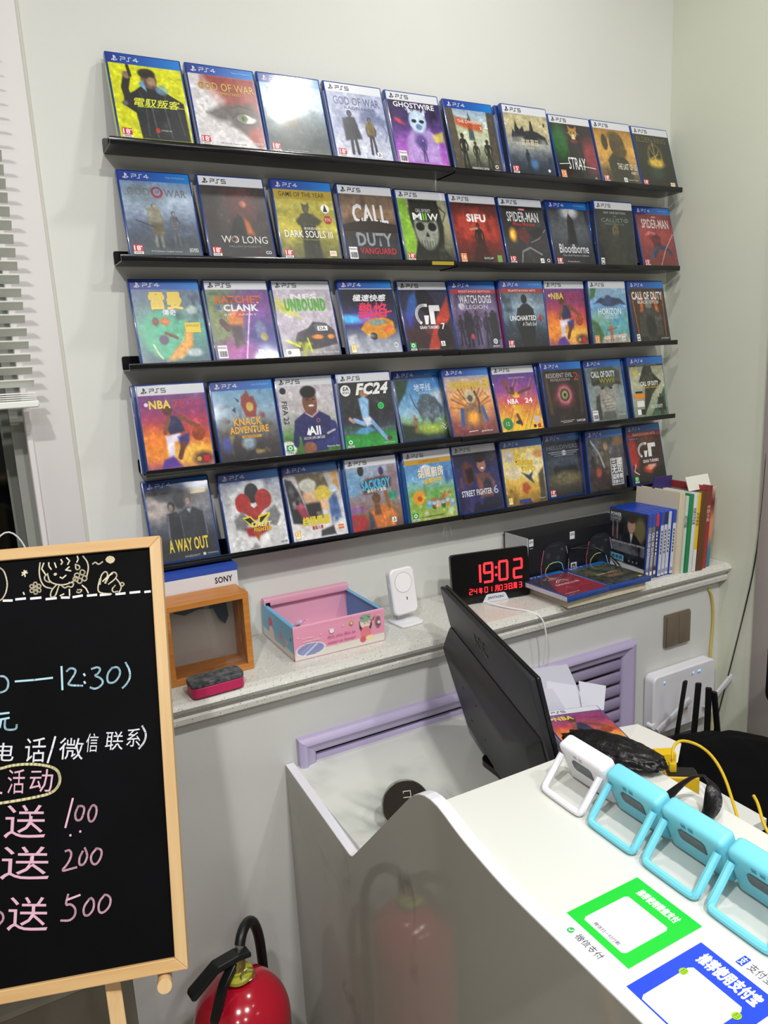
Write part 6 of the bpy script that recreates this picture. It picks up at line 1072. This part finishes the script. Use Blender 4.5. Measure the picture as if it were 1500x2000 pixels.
def device(y, col, lab, body_m, grp):
    """small alarm-clock style handheld: leaning slab with a swing-out loop stand; back side seen"""
    t = empty('tabletop_timer', (.4985, y, .9525), lab, 'timer', grp)
    W, H_, D = .083, .065, .026; th = math.radians(24)
    Rm = Matrix.Translation((0, 0, D*math.sin(th)+.0002)) @ Matrix.Rotation(-th, 4, 'Y')   # leans towards -x
    m = MB().rbox((-D, -W, 0), (0, 0, H_), .0065, 4); m.xf(Rm); bo = m.build('body', body_m, t)
    m = MB().rbox((-.0006, -W+.008, .01), (.0012, -.008, H_-.008), .002, 1, axis=0); m.xf(Rm); m.build('display', mat('display_dark', '#20262c', rough=.1), bo)
    m = MB().prism([(-W*.70, .031), (-W*.70, .046), (-W*.66, .049), (-W*.32, .049), (-W*.27, .045), (-W*.27, .034), (-W*.31, .031)], -D-.0012, -D-.0002, 'yz'); m.xf(Rm); m.build('label_patch', mat('patch_grey', '#4c5458', rough=.15), bo)
    for yy in (-W*.40, -W*.52):
        m = MB().box((-D-.0004, yy-.0028, H_-.0095), (-D+.004, yy+.0028, H_-.0035)); m.xf(Rm); m.build('button_notch', mat('notch_'+col.strip('#'), col, rough=.5), bo)
    # loop stand, hinged on both side edges
    p = lambda x, y_, z: Rm @ Vector((x, y_, z))
    A = p(-D-.001, -.006, .050); B_ = p(-D-.001, -W+.006, .050); fx = -.0785
    C_ = Vector((fx, -W+.006, .0042)); D_ = Vector((fx, -.006, .0042))
    def lerp(P, Q, k): return P+(Q-P)*k
    pts = [A, lerp(A, D_, .5), lerp(A, D_, .88), lerp(A, D_, .97)+Vector((0, -.002, -.0003)), D_+Vector((0, -.008, 0)), lerp(D_, C_, .5), C_+Vector((0, .008, 0)), lerp(B_, C_, .97)+Vector((0, .002, -.0003)), lerp(B_, C_, .88), lerp(B_, C_, .5), B_]
    MB().tube(pts, .0047, 8, up=(1, 0, .5)).build('loop_stand', body_m, t)
    return t
MCY = mat('cyan_plastic', '#7ad3e6', rough=.38, spec=.5); MWD = mat('timer_white', '#eceaf0', rough=.35)
device(-.805, '#b4b2b8', 'white timer with a loop stand, farthest in the row on the counter', MWD, 'timers in a row on the counter')
for k, (y, lab) in enumerate(((-.8925, 'cyan timer with a loop stand, directly next to the white one'), (-.9800, 'cyan timer with a loop stand, second of the three cyan ones'), (-1.0680, 'cyan timer with a loop stand, nearest in the row and cut by the right edge'))):
    device(y, '#3c8ca4', lab, MCY, 'timers in a row on the counter')
def placard(name, x0, y0, sw, sh, painter, label):
    t = empty(name, (x0, y0, .9522), label, 'sign', rot=(-PI/2, 0, -PI/2))
    MB().rbox((0, .0, 0), (sw, .0014, sh), .0006, 1).build('board', mat('sign_white', '#eeeef2', rough=.25), t)
    s = Sheet(sw, sh, 8, 8, bg='#f2f2f6'); painter(s); s.build('sign_print', t, (0, -.0003, 0), mat('sign_gloss', '#ffffff') if 0 else SIGN)
    return t
SIGN = attr_mat('printed_sign', .25, .3)
# local x (text direction) runs along -y of the room, local z (up of the card) runs along +x
def p_green(s):
    s.Q(0, 0, 1, .80, '#14c834'); s.PG([(.2, .24), (.8, .24), (.83, .27), (.83, .70), (.8, .73), (.2, .73), (.17, .70), (.17, .27)], '#f4f4f8')
    s.T('推荐使用微信支付', .2, .075, .8, .16, '#f4fff4', .05); s.T('微信扫一扫付款', .3, .665, .7, .705, '#6a6478', .02)
    s.O(.24, .9, .04, '#1fae4c', ry=.034); s.K([(.22, .9), (.235, .915), (.262, .885)], .012, '#ffffff'); s.T('微信支付', .34, .855, .74, .945, '#50505a', .0)
def p_blue(s):
    s.Q(0, .2, 1, 1, '#1f45dc'); s.PG([(.2, .42), (.8, .42), (.83, .45), (.83, .86), (.8, .89), (.2, .89), (.17, .86), (.17, .45)], '#f4f4f8'); s.T('推荐使用支付宝', .14, .245, .86, .36, '#f4f6ff', .06)
    s.Q(.38, .05, .46, .15, '#2048d8'); s.T('支', .39, .06, .45, .14, '#ffffff', .02); s.T('支付宝', .5, .06, .78, .14, '#54565e', .0); s.T('支付得积分', .25, .915, .75, .97, '#b8c8ff', .02); s.O(.18, .5, .045, '#9ac42c', ry=.034); s.O(.84, .5, .045, '#9ac42c', ry=.034)
    s.T('扫', .155, .475, .205, .525, '#5c8a14'); s.T('扫', .815, .475, .865, .525, '#5c8a14')
placard('payment_sign', .2675, -.998, .0865, .130, p_green, 'green-bordered payment card with a white centre panel, flat on the counter')
placard('payment_sign', .2625, -1.098, .0865, .146, p_blue, 'blue payment card with yellow-green dots, flat on the counter at the bottom edge')
t_ = empty('game_case', (.545, -1.055, .9525), 'dark flat case cut off by the right edge, behind the cyan timers', 'game case')
MB().rbox((0, -.13, 0), (.03, 0, .012), .002, 1).build('shell', mat('case_navy', '#1a2340', rough=.3), t_)
s = Sheet(.12, .026, 4, 4, bg='#20284c'); s.Q(.05, .35, .4, .55, '#c8cad8'); s.build('cover_print', t_, (.002, -.005, .0124), PAPERP, rot=(-PI/2, 0, -PI/2))

# ------------------------------------------------------------------ clutter behind the counter
def crumple(name, mt, a, b, seed, amp=.3, sub=5, label='', cat='bag', parent=None, fold=9.0, rotz=0.0):
    """crumpled soft mass filling a box a..b (flattened icosphere pushed about by folded noise)"""
    from mathutils import noise as nz
    bm = bmesh.new(); bmesh.ops.create_icosphere(bm, subdivisions=sub, radius=1); c = [(a[i]+b[i])/2 for i in range(3)]; h_ = [(b[i]-a[i])/2 for i in range(3)]
    R = Matrix.Rotation(rotz, 3, 'Z')
    for v in bm.verts:
        p = v.co.copy(); q = p*1.3+Vector((seed*7.1, seed*3.3, 0)); r1 = abs(nz.noise(q*1.6))*.9; r2 = abs(nz.noise(q*fold*.5))*.5; r3 = nz.noise(q*fold)*.12
        k = 1-amp*(r1+r2)+amp*r3*1.4; p *= k; l = R @ Vector((p.x*h_[0], p.y*h_[1], 0)); v.co = (c[0]+l.x, c[1]+l.y, c[2]+max(-h_[2]*.98, p.z*h_[2]*1.15))
    me = bpy.data.meshes.new(name); bm.to_mesh(me); bm.free(); o = bpy.data.objects.new(name, me); COL.objects.link(o); me.materials.append(mt)
    me.polygons.foreach_set('use_smooth', [True]*len(me.polygons))
    if parent: o.parent = parent
    elif label: tag(o, label, cat)
    return o
BAG = mat('bag_black', '#0b0b0d', rough=.36, spec=.45, bump=.7, bscale=120)
CLOTH = mat('cloth_black', '#070708', rough=.95, spec=.15, bump=.4, bscale=500)
crumple('plastic_bag', BAG, (.520, -.885, .9525), (.590, -.722, .984), 3, .24, 5, 'crumpled black plastic bag on the counter behind the white timer', 'bag', rotz=.35, fold=7)
def handle():
    t = MB(); f = lambda P, r: t.tube(P, r, 10, flat=.25, up=(.2, .3, 1))
    P = [(.495, -.925, .957), (.515, -.928, .966), (.535, -.93, .978), (.558, -.936, .992), (.572, -.944, .994)]; f(P, [.009, .013, .010, .006, .004])
    P = [(.572, -.944, .994), (.575, -.955, .985), (.562, -.968, .970), (.545, -.972, .958), (.53, -.966, .9565)]; f(P, [.004, .008, .012, .012, .009])
    o = t.build('bag_handles', BAG); tag(o, 'pair of knotted black plastic bag handles on the counter edge', 'bag')
handle()
def calc():
    t = empty('desk_calculator', (.497, -.772, .9525), 'silver-white calculator with a green display, under the black bag behind the white timer', 'calculator', rot=(-.0, -.12, -.15))
    MB().rbox((0, -.093, 0), (.052, 0, .009), .0035, 3).build('housing', mat('calc_silver', '#c4c6c2', rough=.35), t)
    MB().box((.006, -.086, .009), (.022, -.058, .0094)).build('display', mat('calc_lcd', '#5e7c5c', rough=.2), t)
    for i in range(3):
        for j in range(3): MB().rbox((.028+j*.008, -.088+i*.026, .009), (.033+j*.008, -.07+i*.026, .0105), .0006, 1).build('key', mat('calc_key', '#9c9e9c', rough=.5), t)
calc()
def paper_box():
    t = empty('opened_paper_box', (.855, -.35, .7385), 'unfolded white paper carton behind the monitor, flaps up', 'box', rot=(0, 0, -.3))
    m = mat('carton_pale', '#c6c6d2', rough=.6)
    MB().box((-.11, -.05, 0), (.07, .05, .03)).build('base', m, t)
    def flap(q): MB().add(q+[(x+.0008, y+.0008, z-.0008) for x, y, z in q], [(0, 1, 2, 3), (7, 6, 5, 4), (0, 4, 5, 1), (1, 5, 6, 2), (2, 6, 7, 3), (3, 7, 4, 0)]).build('flap', m, t)
    flap([(-.11, -.05, .03), (.0, -.052, .03), (-.03, -.03, .085), (-.13, -.02, .098)]); flap([(-.05, -.05, .03), (.03, -.048, .03), (.035, -.01, .075), (-.03, .0, .09)]); flap([(.03, -.05, .03), (.08, -.05, .03), (.10, -.02, .07), (.04, -.01, .085)]); flap([(-.11, .05, .03), (.07, .05, .03), (.05, .07, .09), (-.10, .07, .09)])
paper_box()
def desk_cases():
    # two cases lying on a dark pile
    t = empty('white_carton', (.7095, -.5435, .7385), 'low white carton under the basketball game case on the desk', 'box', rot=(0, 0, -.33))
    MB().box((.004, .004, 0), (CW-.004, CH-.004, .0365)).build('carton', mat('carton_plain', '#cfcfcf', rough=.6), t, bevel=.001)
    make_case((.7095, -.5435, .7385+.0368+CD), 0, 'basketball game case lying on the desk behind the monitor', group='game cases lying flat', paint=c_nba23, plat=5, spine='#e0e2e8', rot=(-PI/2+.0, 0, -.33), seed=44)
desk_cases()
p = MB().add([(.90, -.47, .752), (.945, -.49, .757), (.972, -.58, .746), (.915, -.62, .742), (.83, -.62, .7425), (.80, -.57, .744)], [(0, 1, 2, 3, 4, 5)]); p.add([(x, y, z-.0006) for x, y, z in p.v[:6]], [(5, 4, 3, 2, 1, 0)])
tag(p.build('paper_sheet', mat('paper_white', '#dedcd6', rough=.6)), 'white paper sheet lying on the desk right of the basketball case', 'paper')
def yellow_things():
    t = empty('yellow_carton', (.79, -.66, .7385), 'small yellow and clear carton on the desk by the charger', 'box', rot=(0, 0, -.5))
    MB().box((0, 0, 0), (.05, .022, .078)).build('carton', mat('carton_yellow', '#e4bc14', rough=.35), t, bevel=.001)
    MB().box((.004, -.001, .004), (.046, -.0003, .045)).build('window', mat('carton_clear', '#b9b4a4', rough=.15), t)
    t = empty('wall_charger', (.776, -.742, .7385), 'yellow and black charger block with a yellow cable plugged in', 'charger', rot=(0, 0, .95))
    MB().rbox((-.016, -.027, 0), (.016, .027, .090), .004, 3).build('body', mat('charger_yellow', '#c8a418', rough=.35), t)
    MB().rbox((-.0135, -.0245, .0901), (.0135, .0245, .0915), .003, 2, axis=2).build('port_face', mat('charger_black', '#1c1a18', rough=.3), t)
    MB().rbox((-.005, .008, .0916), (.005, .020, .108), .002, 2).build('plug', mat('plug_yellow', '#d4b41c', rough=.35), t)
    c = MB().tube([(.7645, -.734, .845), (.766, -.731, .858), (.777, -.725, .872), (.800, -.722, .872), (.828, -.735, .86), (.826, -.765, .853), (.81, -.80, .84), (.785, -.835, .822), (.755, -.875, .80), (.73, -.905, .78), (.72, -.915, .76)], .0025, 8)
    tag(c.build('charging_cable', mat('cable_yellow', '#d8b420', rough=.4)), 'yellow charging cable arching from the charger over the black clothes', 'cable')
    c = MB().tube([(.80, -.86, .84), (.79, -.875, .838), (.77, -.90, .82), (.765, -.93, .80), (.78, -.96, .78)], .0025, 8)
    tag(c.build('charging_cable', mat('cable_yellow', '#d8b420', rough=.4)), 'short end of yellow cable near the right edge', 'cable')
    t = empty('white_adapter', (.83, -.735, .7385), 'small white rounded adapter behind the yellow charger', 'adapter', rot=(0, 0, -.6))
    MB().rbox((-.012, -.03, 0), (.018, .03, .03), .006, 3).build('body', M_WHITEP, t)
yellow_things()
def coat_pile():
    st = empty('side_cabinet', (.93, -.98, 0), 'beige low cabinet under the black clothes right of the desk', 'cabinet')
    MB().box((.0, 0, 0), (.42, .70, .455)).build('carcass', mat('beige_board', '#b8ab90', rough=.5), st, bevel=.002)
    MB().box((-.002, -.003, .456), (.424, .702, .472)).build('top_board', mat('beige_top', '#c4b79c', rough=.5), st, bevel=.002)
    crumple('black_coat', CLOTH, (.925, -.93, .4725), (1.33, -.40, .705), 5, .16, 5, 'heap of black clothes on the cabinet beside the desk, under the router', 'coat', fold=3)
    t = empty('black_router', (1.20, -.36, .52), 'black router lying among the clothes with four black antennas', 'router', rot=(0, 0, -.1))
    m = mat('router_black', '#121214', rough=.5)
    MB().rbox((-.11, -.07, 0), (.14, .07, .028), .01, 3).build('housing', m, t)
    s = Sheet(.045, .045); s.O(.5, .5, .48, '#c4c4c8'); s.O(.5, .5, .2, '#6a6a70'); s.Q(.3, .1, .7, .25, '#a83038'); s.Q(.25, .7, .75, .8, '#55555c'); s.build('round_label', t, (.04, -.07, .0284), PAPERP, grid=False, rot=(-PI/2+.0, 0, 0))
    for (bx, tx, tz, by) in ((.035, .042, .210, .02), (.095, .085, .195, .02), (.12, .098, .188, .0), (.15, .105, .18, -.01)):
        P0 = Vector((bx, by, .02)); P1 = Vector((tx, by-.02, tz)); d = P1-P0; L_ = d.length
        mm = MB().rbox((0, -.004, -.0075), (L_, .004, .0075), .003, 2); q = d.to_track_quat('X', 'Y').to_matrix().to_4x4(); q.translation = P0; mm.xf(q); mm.build('antenna', m, t)
coat_pile()
def office_chair():
    t = empty('office_chair', (1.392, -.56, 0), 'black office chair back beside the door casing, cut by the right edge', 'chair')
    m = mat('chair_black', '#0a0a0b', rough=.8, spec=.2)
    MB().rbox((-.105, -.03, .725), (.06, .03, .885), .028, 5).build('backrest', m, t)
    MB().tube([(.0, .0, .05), (.0, .0, .73)], .014, 12).build('post', m, t)
    MB().lathe([(.001, .0), (.03, .0), (.035, .05), (.02, .06), (.001, .06)], (0, 0, .0), 20).build('base_hub', m, t)
office_chair()

# ------------------------------------------------------------------ chalkboard, easel, extinguisher, low cabinet
CHALK_STROKES =  {'#b9dff0': [[(-210,410),(-185,409),(-161,409)],[(-232,420),(-224,419),(-219,411),(-221,400),(-229,397),(-232,398)],[(-148,423),(-148,391)],[(-141,416),(-136,420),(-129,417),(-130,411),(-137,402),(-141,396),(-121,393)],[(-118,409),(-117,407)],[(-118,398),(-117,396)],[(-107,415),(-99,417),(-95,413),(-99,407),(-104,405),(-96,401),(-92,395),(-96,389),(-104,386),(-110,389)],[(-79,413),(-85,407),(-87,399),(-85,392),(-77,392),(-71,398),(-68,405),(-70,412),(-75,414),(-80,412)],[(-60,418),(-55,407),(-55,396),(-60,388),(-66,383)],[(-233,368),(-220,368)],[(-235,360),(-220,361)],[(-230,360),(-232,350),(-237,347)],[(-225,359),(-226,349),(-223,345),(-211,344),(-210,350)]],'#e8e8f0': [[(-160,327),(-165,311),(-171,294)],[(-42,326),(-37,315),(-40,304),(-48,296)]],'#e6dcc0': [[(-172,576),(-174,562),(-172,549),(-167,540),(-158,537)],[(-167,575),(-170,567),(-165,558)],[(-162,559),(-167,555),(-166,549),(-160,546)],[(-162,557),(-160,547),(-151,542),(-140,540),(-129,543),(-124,547)],[(-160,575),(-160,570),(-157,565)],[(-152,574),(-150,567)],[(-143,578),(-141,574),(-143,571)],[(-135,580),(-131,575),(-134,570)],[(-120,581),(-119,576),(-121,572)],[(-112,580),(-106,571),(-105,561),(-108,550)],[(-132,566),(-137,562),(-130,560)],[(-145,552),(-142,550),(-137,554)],[(-123,569),(-123,561),(-118,561),(-117,566),(-123,569)],[(-151,541),(-158,534),(-160,524),(-153,524),(-149,535),(-147,540)],[(-115,537),(-110,532),(-107,525)],[(-144,540),(-139,535),(-135,538),(-129,535),(-126,542),(-133,543)],[(-146,525),(-141,527)],[(-133,533),(-133,524)],[(-123,528),(-119,526),(-115,531),(-122,531)],[(-99,567),(-95,570),(-91,565),(-85,569)],[(-90,536),(-88,550),(-81,555),(-78,549),(-83,537)],[(-82,537),(-76,549),(-69,553),(-65,547),(-69,541),(-78,535)],[(-86,540),(-78,547),(-72,550)],[(-90,544),(-94,529),(-91,523),(-75,520)],[(-62,533),(-59,536),(-56,533),(-58,530),(-61,531)],[(-69,532),(-74,527),(-72,522),(-66,523)],[(-67,542),(-62,535),(-60,527),(-65,520)],[(-196,535),(-195,532)],[(-197,564),(-190,563)],[(-194,567),(-193,558)],[(-197,560),(-191,566)],[(-228,575),(-223,571),(-220,565),(-217,551),(-219,538),(-224,529),(-229,526)],[(-118,552),(-119,549),(-122,548),(-125,551),(-125,554),(-122,556),(-119,555),(-118,552)],[(-110,556),(-112,553),(-115,552),(-117,555),(-117,558),(-115,560),(-112,559),(-110,556)],[(-108,547),(-109,544),(-112,543),(-115,546),(-114,549),(-112,551),(-109,550),(-108,547)],[(-115,544),(-116,541),(-119,540),(-122,543),(-121,546),(-119,548),(-116,547),(-115,544)],[(-120,547),(-121,544),(-124,544),(-127,546),(-127,549),(-124,551),(-121,550),(-120,547)],[(-172,536),(-173,533),(-176,534),(-177,536),(-176,539),(-173,538),(-172,536)],[(-177,533),(-178,531),(-181,531),(-182,534),(-181,536),(-178,536),(-177,533)],[(-182,536),(-183,534),(-186,534),(-187,537),(-186,539),(-183,539),(-182,536)],[(-182,543),(-183,540),(-186,541),(-187,543),(-186,545),(-183,545),(-182,543)],[(-177,545),(-178,543),(-181,543),(-182,546),(-181,548),(-178,548),(-177,545)],[(-172,542),(-173,539),(-176,540),(-177,542),(-176,545),(-173,544),(-172,542)],[(-177,539),(-179,537),(-181,538),(-182,540),(-181,541),(-178,541),(-177,539)]],'#f0eef4': [[(-223,526),(-212,525)],[(-206,526),(-194,526)],[(-186,525),(-173,525)],[(-165,522),(-152,522)],[(-144,522),(-134,521)],[(-128,521),(-116,522)],[(-108,521),(-96,521)],[(-90,520),(-77,520)],[(-68,519),(-56,519)],[(-48,519),(-35,519)],[(-27,518),(-20,518)]],'#e0d8a8': [[(-251,293),(-235,294),(-216,297),(-192,295),(-172,290),(-159,283),(-155,271),(-158,260),(-168,252),(-190,250),(-217,249),(-252,249)]],'#e6b8cc': [[(-140,241),(-151,205)],[(-133,230),(-138,221),(-137,212),(-131,211),(-127,218),(-125,227),(-129,230),(-133,230)],[(-116,227),(-121,219),(-120,208),(-115,207),(-110,215),(-109,225),(-113,229),(-116,227)],[(-145,194),(-145,193)],[(-132,197),(-132,196)],[(-152,174),(-147,175),(-144,169),(-149,158),(-159,149),(-148,150),(-139,151)],[(-130,170),(-135,162),(-135,153),(-129,153),(-124,162),(-125,169),(-127,174)],[(-112,171),(-120,163),(-119,153),(-113,150),(-106,159),(-105,168),(-110,171),(-112,170)],[(-151,118),(-155,105),(-148,106),(-142,99),(-143,90),(-150,85),(-161,87)],[(-151,112),(-136,115)],[(-124,108),(-132,99),(-132,89),(-126,87),(-119,94),(-118,104),(-121,109),(-124,108)],[(-104,110),(-112,102),(-113,90),(-107,87),(-98,94),(-96,104),(-100,109),(-104,110)],[(-239,112),(-234,108),(-233,101),(-239,95)],[(-235,263),(-232,262)]]}
CHALK_BLOBS = [[(-149,557),(-151,555),(-153,555),(-154,557),(-153,559),(-150,559),(-149,557)],[(-67,571),(-69,567),(-74,565),(-79,568),(-81,572),(-78,576),(-74,577),(-69,575),(-67,571)]]
CHALK_TEXT = {'white': [('电',[(-243,306),(-216,302),(-242,330)]),('话',[(-202,298),(-175,295),(-201,331)]),('微',[(-157,296),(-125,291),(-156,325)]),('信',[(-121,301),(-105,299),(-120,326)]),('联',[(-95,300),(-71,297),(-94,325)]),('系',[(-66,301),(-47,298),(-65,326)])],'pink': [('活',[(-225,260),(-203,257),(-225,292)]),('动',[(-197,258),(-167,254),(-196,288)]),('送',[(-231,203),(-178,195),(-230,246)]),('送',[(-237,151),(-175,141),(-236,193)]),('送',[(-230,86),(-179,77),(-229,128)])]}
def chalkboard():
    t = empty('chalkboard', (0, 0, 0), 'black chalkboard in a pale wood frame with chalk prices and drawings', 'chalkboard')
    X = Vector((.9553, -.2955, 0)).normalized(); Z = Vector((.1134, .3667, .9234)).normalized(); Y = Z.cross(X)
    M = Matrix((X, Y, Z)).transposed().to_4x4(); M.translation = Vector((-.035, -.6111, .7351)); t.matrix_world = M
    W, H_, k = .45, .6, .0165; pine = wood('pine_wood_h', '#d3a870', '#dfbb84', .5, 0, 5); pinev = wood('pine_wood_v', '#d6b07c', '#e2c290', .5, 2, 5)
    def rail(pts, m): MB().prism(pts, -.0105, .0105).build('frame_rail', m, t, bevel=.0012)
    rail([(-W, H_), (0, H_), (-k, H_-k), (-W+k, H_-k)], pine); rail([(-W, 0), (-W+k, k), (-k, k), (0, 0)], pine)
    rail([(0, 0), (-k, k), (-k, H_-k), (0, H_)], pinev); rail([(-W, 0), (-W, H_), (-W+k, H_-k), (-W+k, k)], pinev)
    bm_ = mat('slate_black', '#06070a', rough=.7, spec=.12, noise=.5, nscale=7)
    MB().box((-W+k-.002, -.004, k-.002), (-k+.002, .004, H_-k+.002)).build('slate', bm_, t)
    def U(p): return (p[0]/1000+.5, 1-p[1]/1000)
    def stroke_part(name, items, blobs=(), chars=()):
        s = Sheet(1, 1)
        for col, wd, sts in items:
            for st in sts:
                P = [np.array(U(p)) for p in st]
                if len(P) > 3:
                    for _ in range(2):
                        Q = [P[0]]
                        for a, b in zip(P[:-1], P[1:]): Q += [a*.75+b*.25, a*.25+b*.75]
                        P = Q+[P[-1]]
                s.K([tuple(p) for p in P], wd, col)
        for st in blobs: s.PG([U(p) for p in st], '#cfc4a4')
        for col, (ch, (bl, br, tl)) in chars:
            co, tr, _ = text_geo(ch, 0, .0); B0, BR_, TL_ = np.array(U(bl)), np.array(U(br)), np.array(U(tl))
            P = B0+co[:, :1]*(BR_-B0)+co[:, 1:]*(TL_-B0)+co[:, 1:]*np.array([.0025, 0]); s.lv += 1
            s.geo.append((P[:, 0], P[:, 1], tr, s.rgb(col), s.lv))
        return s.build(name, t, (-.5, -.0043, 0), CHALK, grid=False, step=.000004)
    CS = CHALK_STROKES; wt = [('#e4e4ec', c) for c in CHALK_TEXT['white']]; pk = [('#e2b4c8', c) for c in CHALK_TEXT['pink']]; pks = CS['#e6b8cc']
    stroke_part('chalk_drawing', [('#e6dcc0', .0019, CS['#e6dcc0'])], CHALK_BLOBS)
    stroke_part('chalk_dashes', [('#f0eef4', .0034, CS['#f0eef4'])])
    stroke_part('chalk_hours', [('#b9dff0', .0027, CS['#b9dff0'])])
    stroke_part('chalk_contact_line', [('#e8e8f0', .0027, CS['#e8e8f0'])], (), wt)
    stroke_part('chalk_bubble', [('#e0d8a8', .0036, CS['#e0d8a8'])], (), pk[:2])
    stroke_part('chalk_price', [('#e6b8cc', .0027, pks[0:5])], (), pk[2:3])
    stroke_part('chalk_price', [('#e6b8cc', .0027, pks[5:8])], (), pk[3:4])
    stroke_part('chalk_price', [('#e6b8cc', .0027, pks[8:12])], (), pk[4:5])
    for q in pks[12:]: stroke_part('chalk_stroke', [('#e6b8cc', .0027, [q])])
    # clip the strokes that would leave the slate on the left is not needed: the board continues there
    e = empty('wooden_easel', (-.2, -.52, 0), 'pale wooden easel carrying the chalkboard, peg at right', 'easel'); inv = Vector((-.2, -.52, 0))
    def bar(p, q, w1, w2, name, parent=e):
        p = Vector(p)-inv; q = Vector(q)-inv; d = q-p; mm = MB().box((0, -w1/2, -w2/2), (d.length, w1/2, w2/2)); R = d.to_track_quat('X', 'Z').to_matrix().to_4x4(); R.translation = p; mm.xf(R); mm.build(name, pinev, parent, bevel=.0015)
    o_ = M @ Vector((-.045, .022, .03)); 
    pg0 = M @ Vector((-.05, .02, -.012)); pg1 = pg0+Vector((.055, -.06, -.004))
    MB().tube([M @ Vector((-.036, .03, -.0115))-inv, M @ Vector((-.030, -.022, -.0115))-inv], .0095, 16).build('peg', pinev, e)
    bar(M @ Vector((-.05, .024, .30)), (-.01-.012, -.72, .0), .022, .016, 'leg') if 0 else None
    a0 = M @ Vector((-.048, .0215, .25)); a1 = M @ Vector((-.048, .0215, -.06)); 
    top = M @ Vector((-.16, .0215, .56)); foot = M @ Vector((-.028, .0215, -.79)); bar(top, foot, .020, .02, 'leg')
    top2 = M @ Vector((-.29, .0215, .56)); foot2 = M @ Vector((-.42, .0215, -.79)); bar(top2, foot2, .020, .02, 'leg')
    bar(M @ Vector((-.225, .045, .55)), (-.22, -.235, .0), .02, .02, 'leg')
    bar(M @ Vector((-.40, .0375, -.2)), M @ Vector((-.05, .0375, -.2)), .012, .02, 'crossbar')
chalkboard()
def extinguisher():
    t = empty('fire_extinguisher', (.081, -.392, 0), 'red fire extinguisher with a black hose beside the counter panel', 'fire extinguisher')
    r = .086; z0 = .393; prof = [(.001, .004), (r-.01, .004), (r-.002, .008), (r, .02), (r, z0)]
    for k in range(1, 10): a = k/9*PI/2*.93; prof.append((r*math.cos(a), z0+.084*math.sin(a)))
    prof.append((.021, z0+.085)); prof.append((.021, z0+.089)); q = z0+.085
    MB().lathe(prof, (0, 0, 0), 56).build('cylinder', mat('extinguisher_red', '#b5142c', rough=.16, spec=.6, coat=.5), t)
    MB().lathe([(.0225, q+.0035), (.0265, q+.006), (.0265, q+.012), (.021, q+.015), (.018, q+.016), (.018, q+.021)], (0, 0, 0), 28).build('neck_collar', mat('collar_green', '#a8a838', rough=.3), t)
    MB().lathe([(.0145, q+.019), (.0145, q+.034), (.012, q+.038), (.012, q+.044)], (0, 0, 0), 20).build('valve', mat('brass', '#a08c54', rough=.3, metal=.8), t)
    hb = mat('handle_black', '#16181a', rough=.35)
    T = Matrix.Translation((0, 0, q-.52))
    m = MB().prism([(-.024, .566), (.0, .573), (.04, .573), (.088, .545), (.091, .537), (.084, .533), (.04, .560), (.0, .561), (-.024, .556)], -.0125, .0125); m.xf(T @ Matrix.Rotation(math.radians(-170), 4, 'Z')); m.build('upper_lever', hb, t, bevel=.003)
    m = MB().prism([(-.012, .558), (.012, .560), (.04, .540), (.068, .492), (.072, .466), (.066, .465), (.060, .486), (.034, .530), (.01, .547), (-.012, .548)], -.0085, .0085); m.xf(T @ Matrix.Rotation(math.radians(-148), 4, 'Z')); m.build('lower_lever', hb, t, bevel=.002)
    st = mat('ring_steel', '#b0aaa0', rough=.25, metal=.9)
    MB().tube([(.013*math.cos(a*PI/9)+.012, -.022, q+.018+.013*math.sin(a*PI/9)) for a in range(18)], .0013, 6, True).build('pin_ring', st, t)
    MB().tube([(.004, .006, q+.030), (.012, .014, q+.052)], .0085, 12).build('hose_nut', st, t)
    k = q-.49
    MB().tube([(.011, .013, .541+k), (.017, .021, .552+k), (.027, .033, .557+k), (.039, .047, .553+k), (.050, .060, .539+k), (.058, .070, .517+k), (.064, .077, .488+k), (.067, .080, .45+k), (.068, .081, .38+k), (.068, .081, .28+k), (.066, .08, .15)], .0095, 14).build('hose', mat('hose_black', '#101112', rough=.4), t)
extinguisher()
def low_cabinet():
    t = empty('glossy_cabinet', (-.62, -.222, 0), 'glossy brown-grey low cabinet behind the easel at lower left', 'cabinet')
    MB().box((-.7, -.1, 0), (.535, 0, .52)).build('carcass', mat('cabinet_gloss', '#6c675c', rough=.08, spec=.6), t, bevel=.002)
    MB().box((-.7, -.102, .521), (.536, 0, .532)).build('top_board', mat('cabinet_top', '#8c877a', rough=.3), t)
low_cabinet()
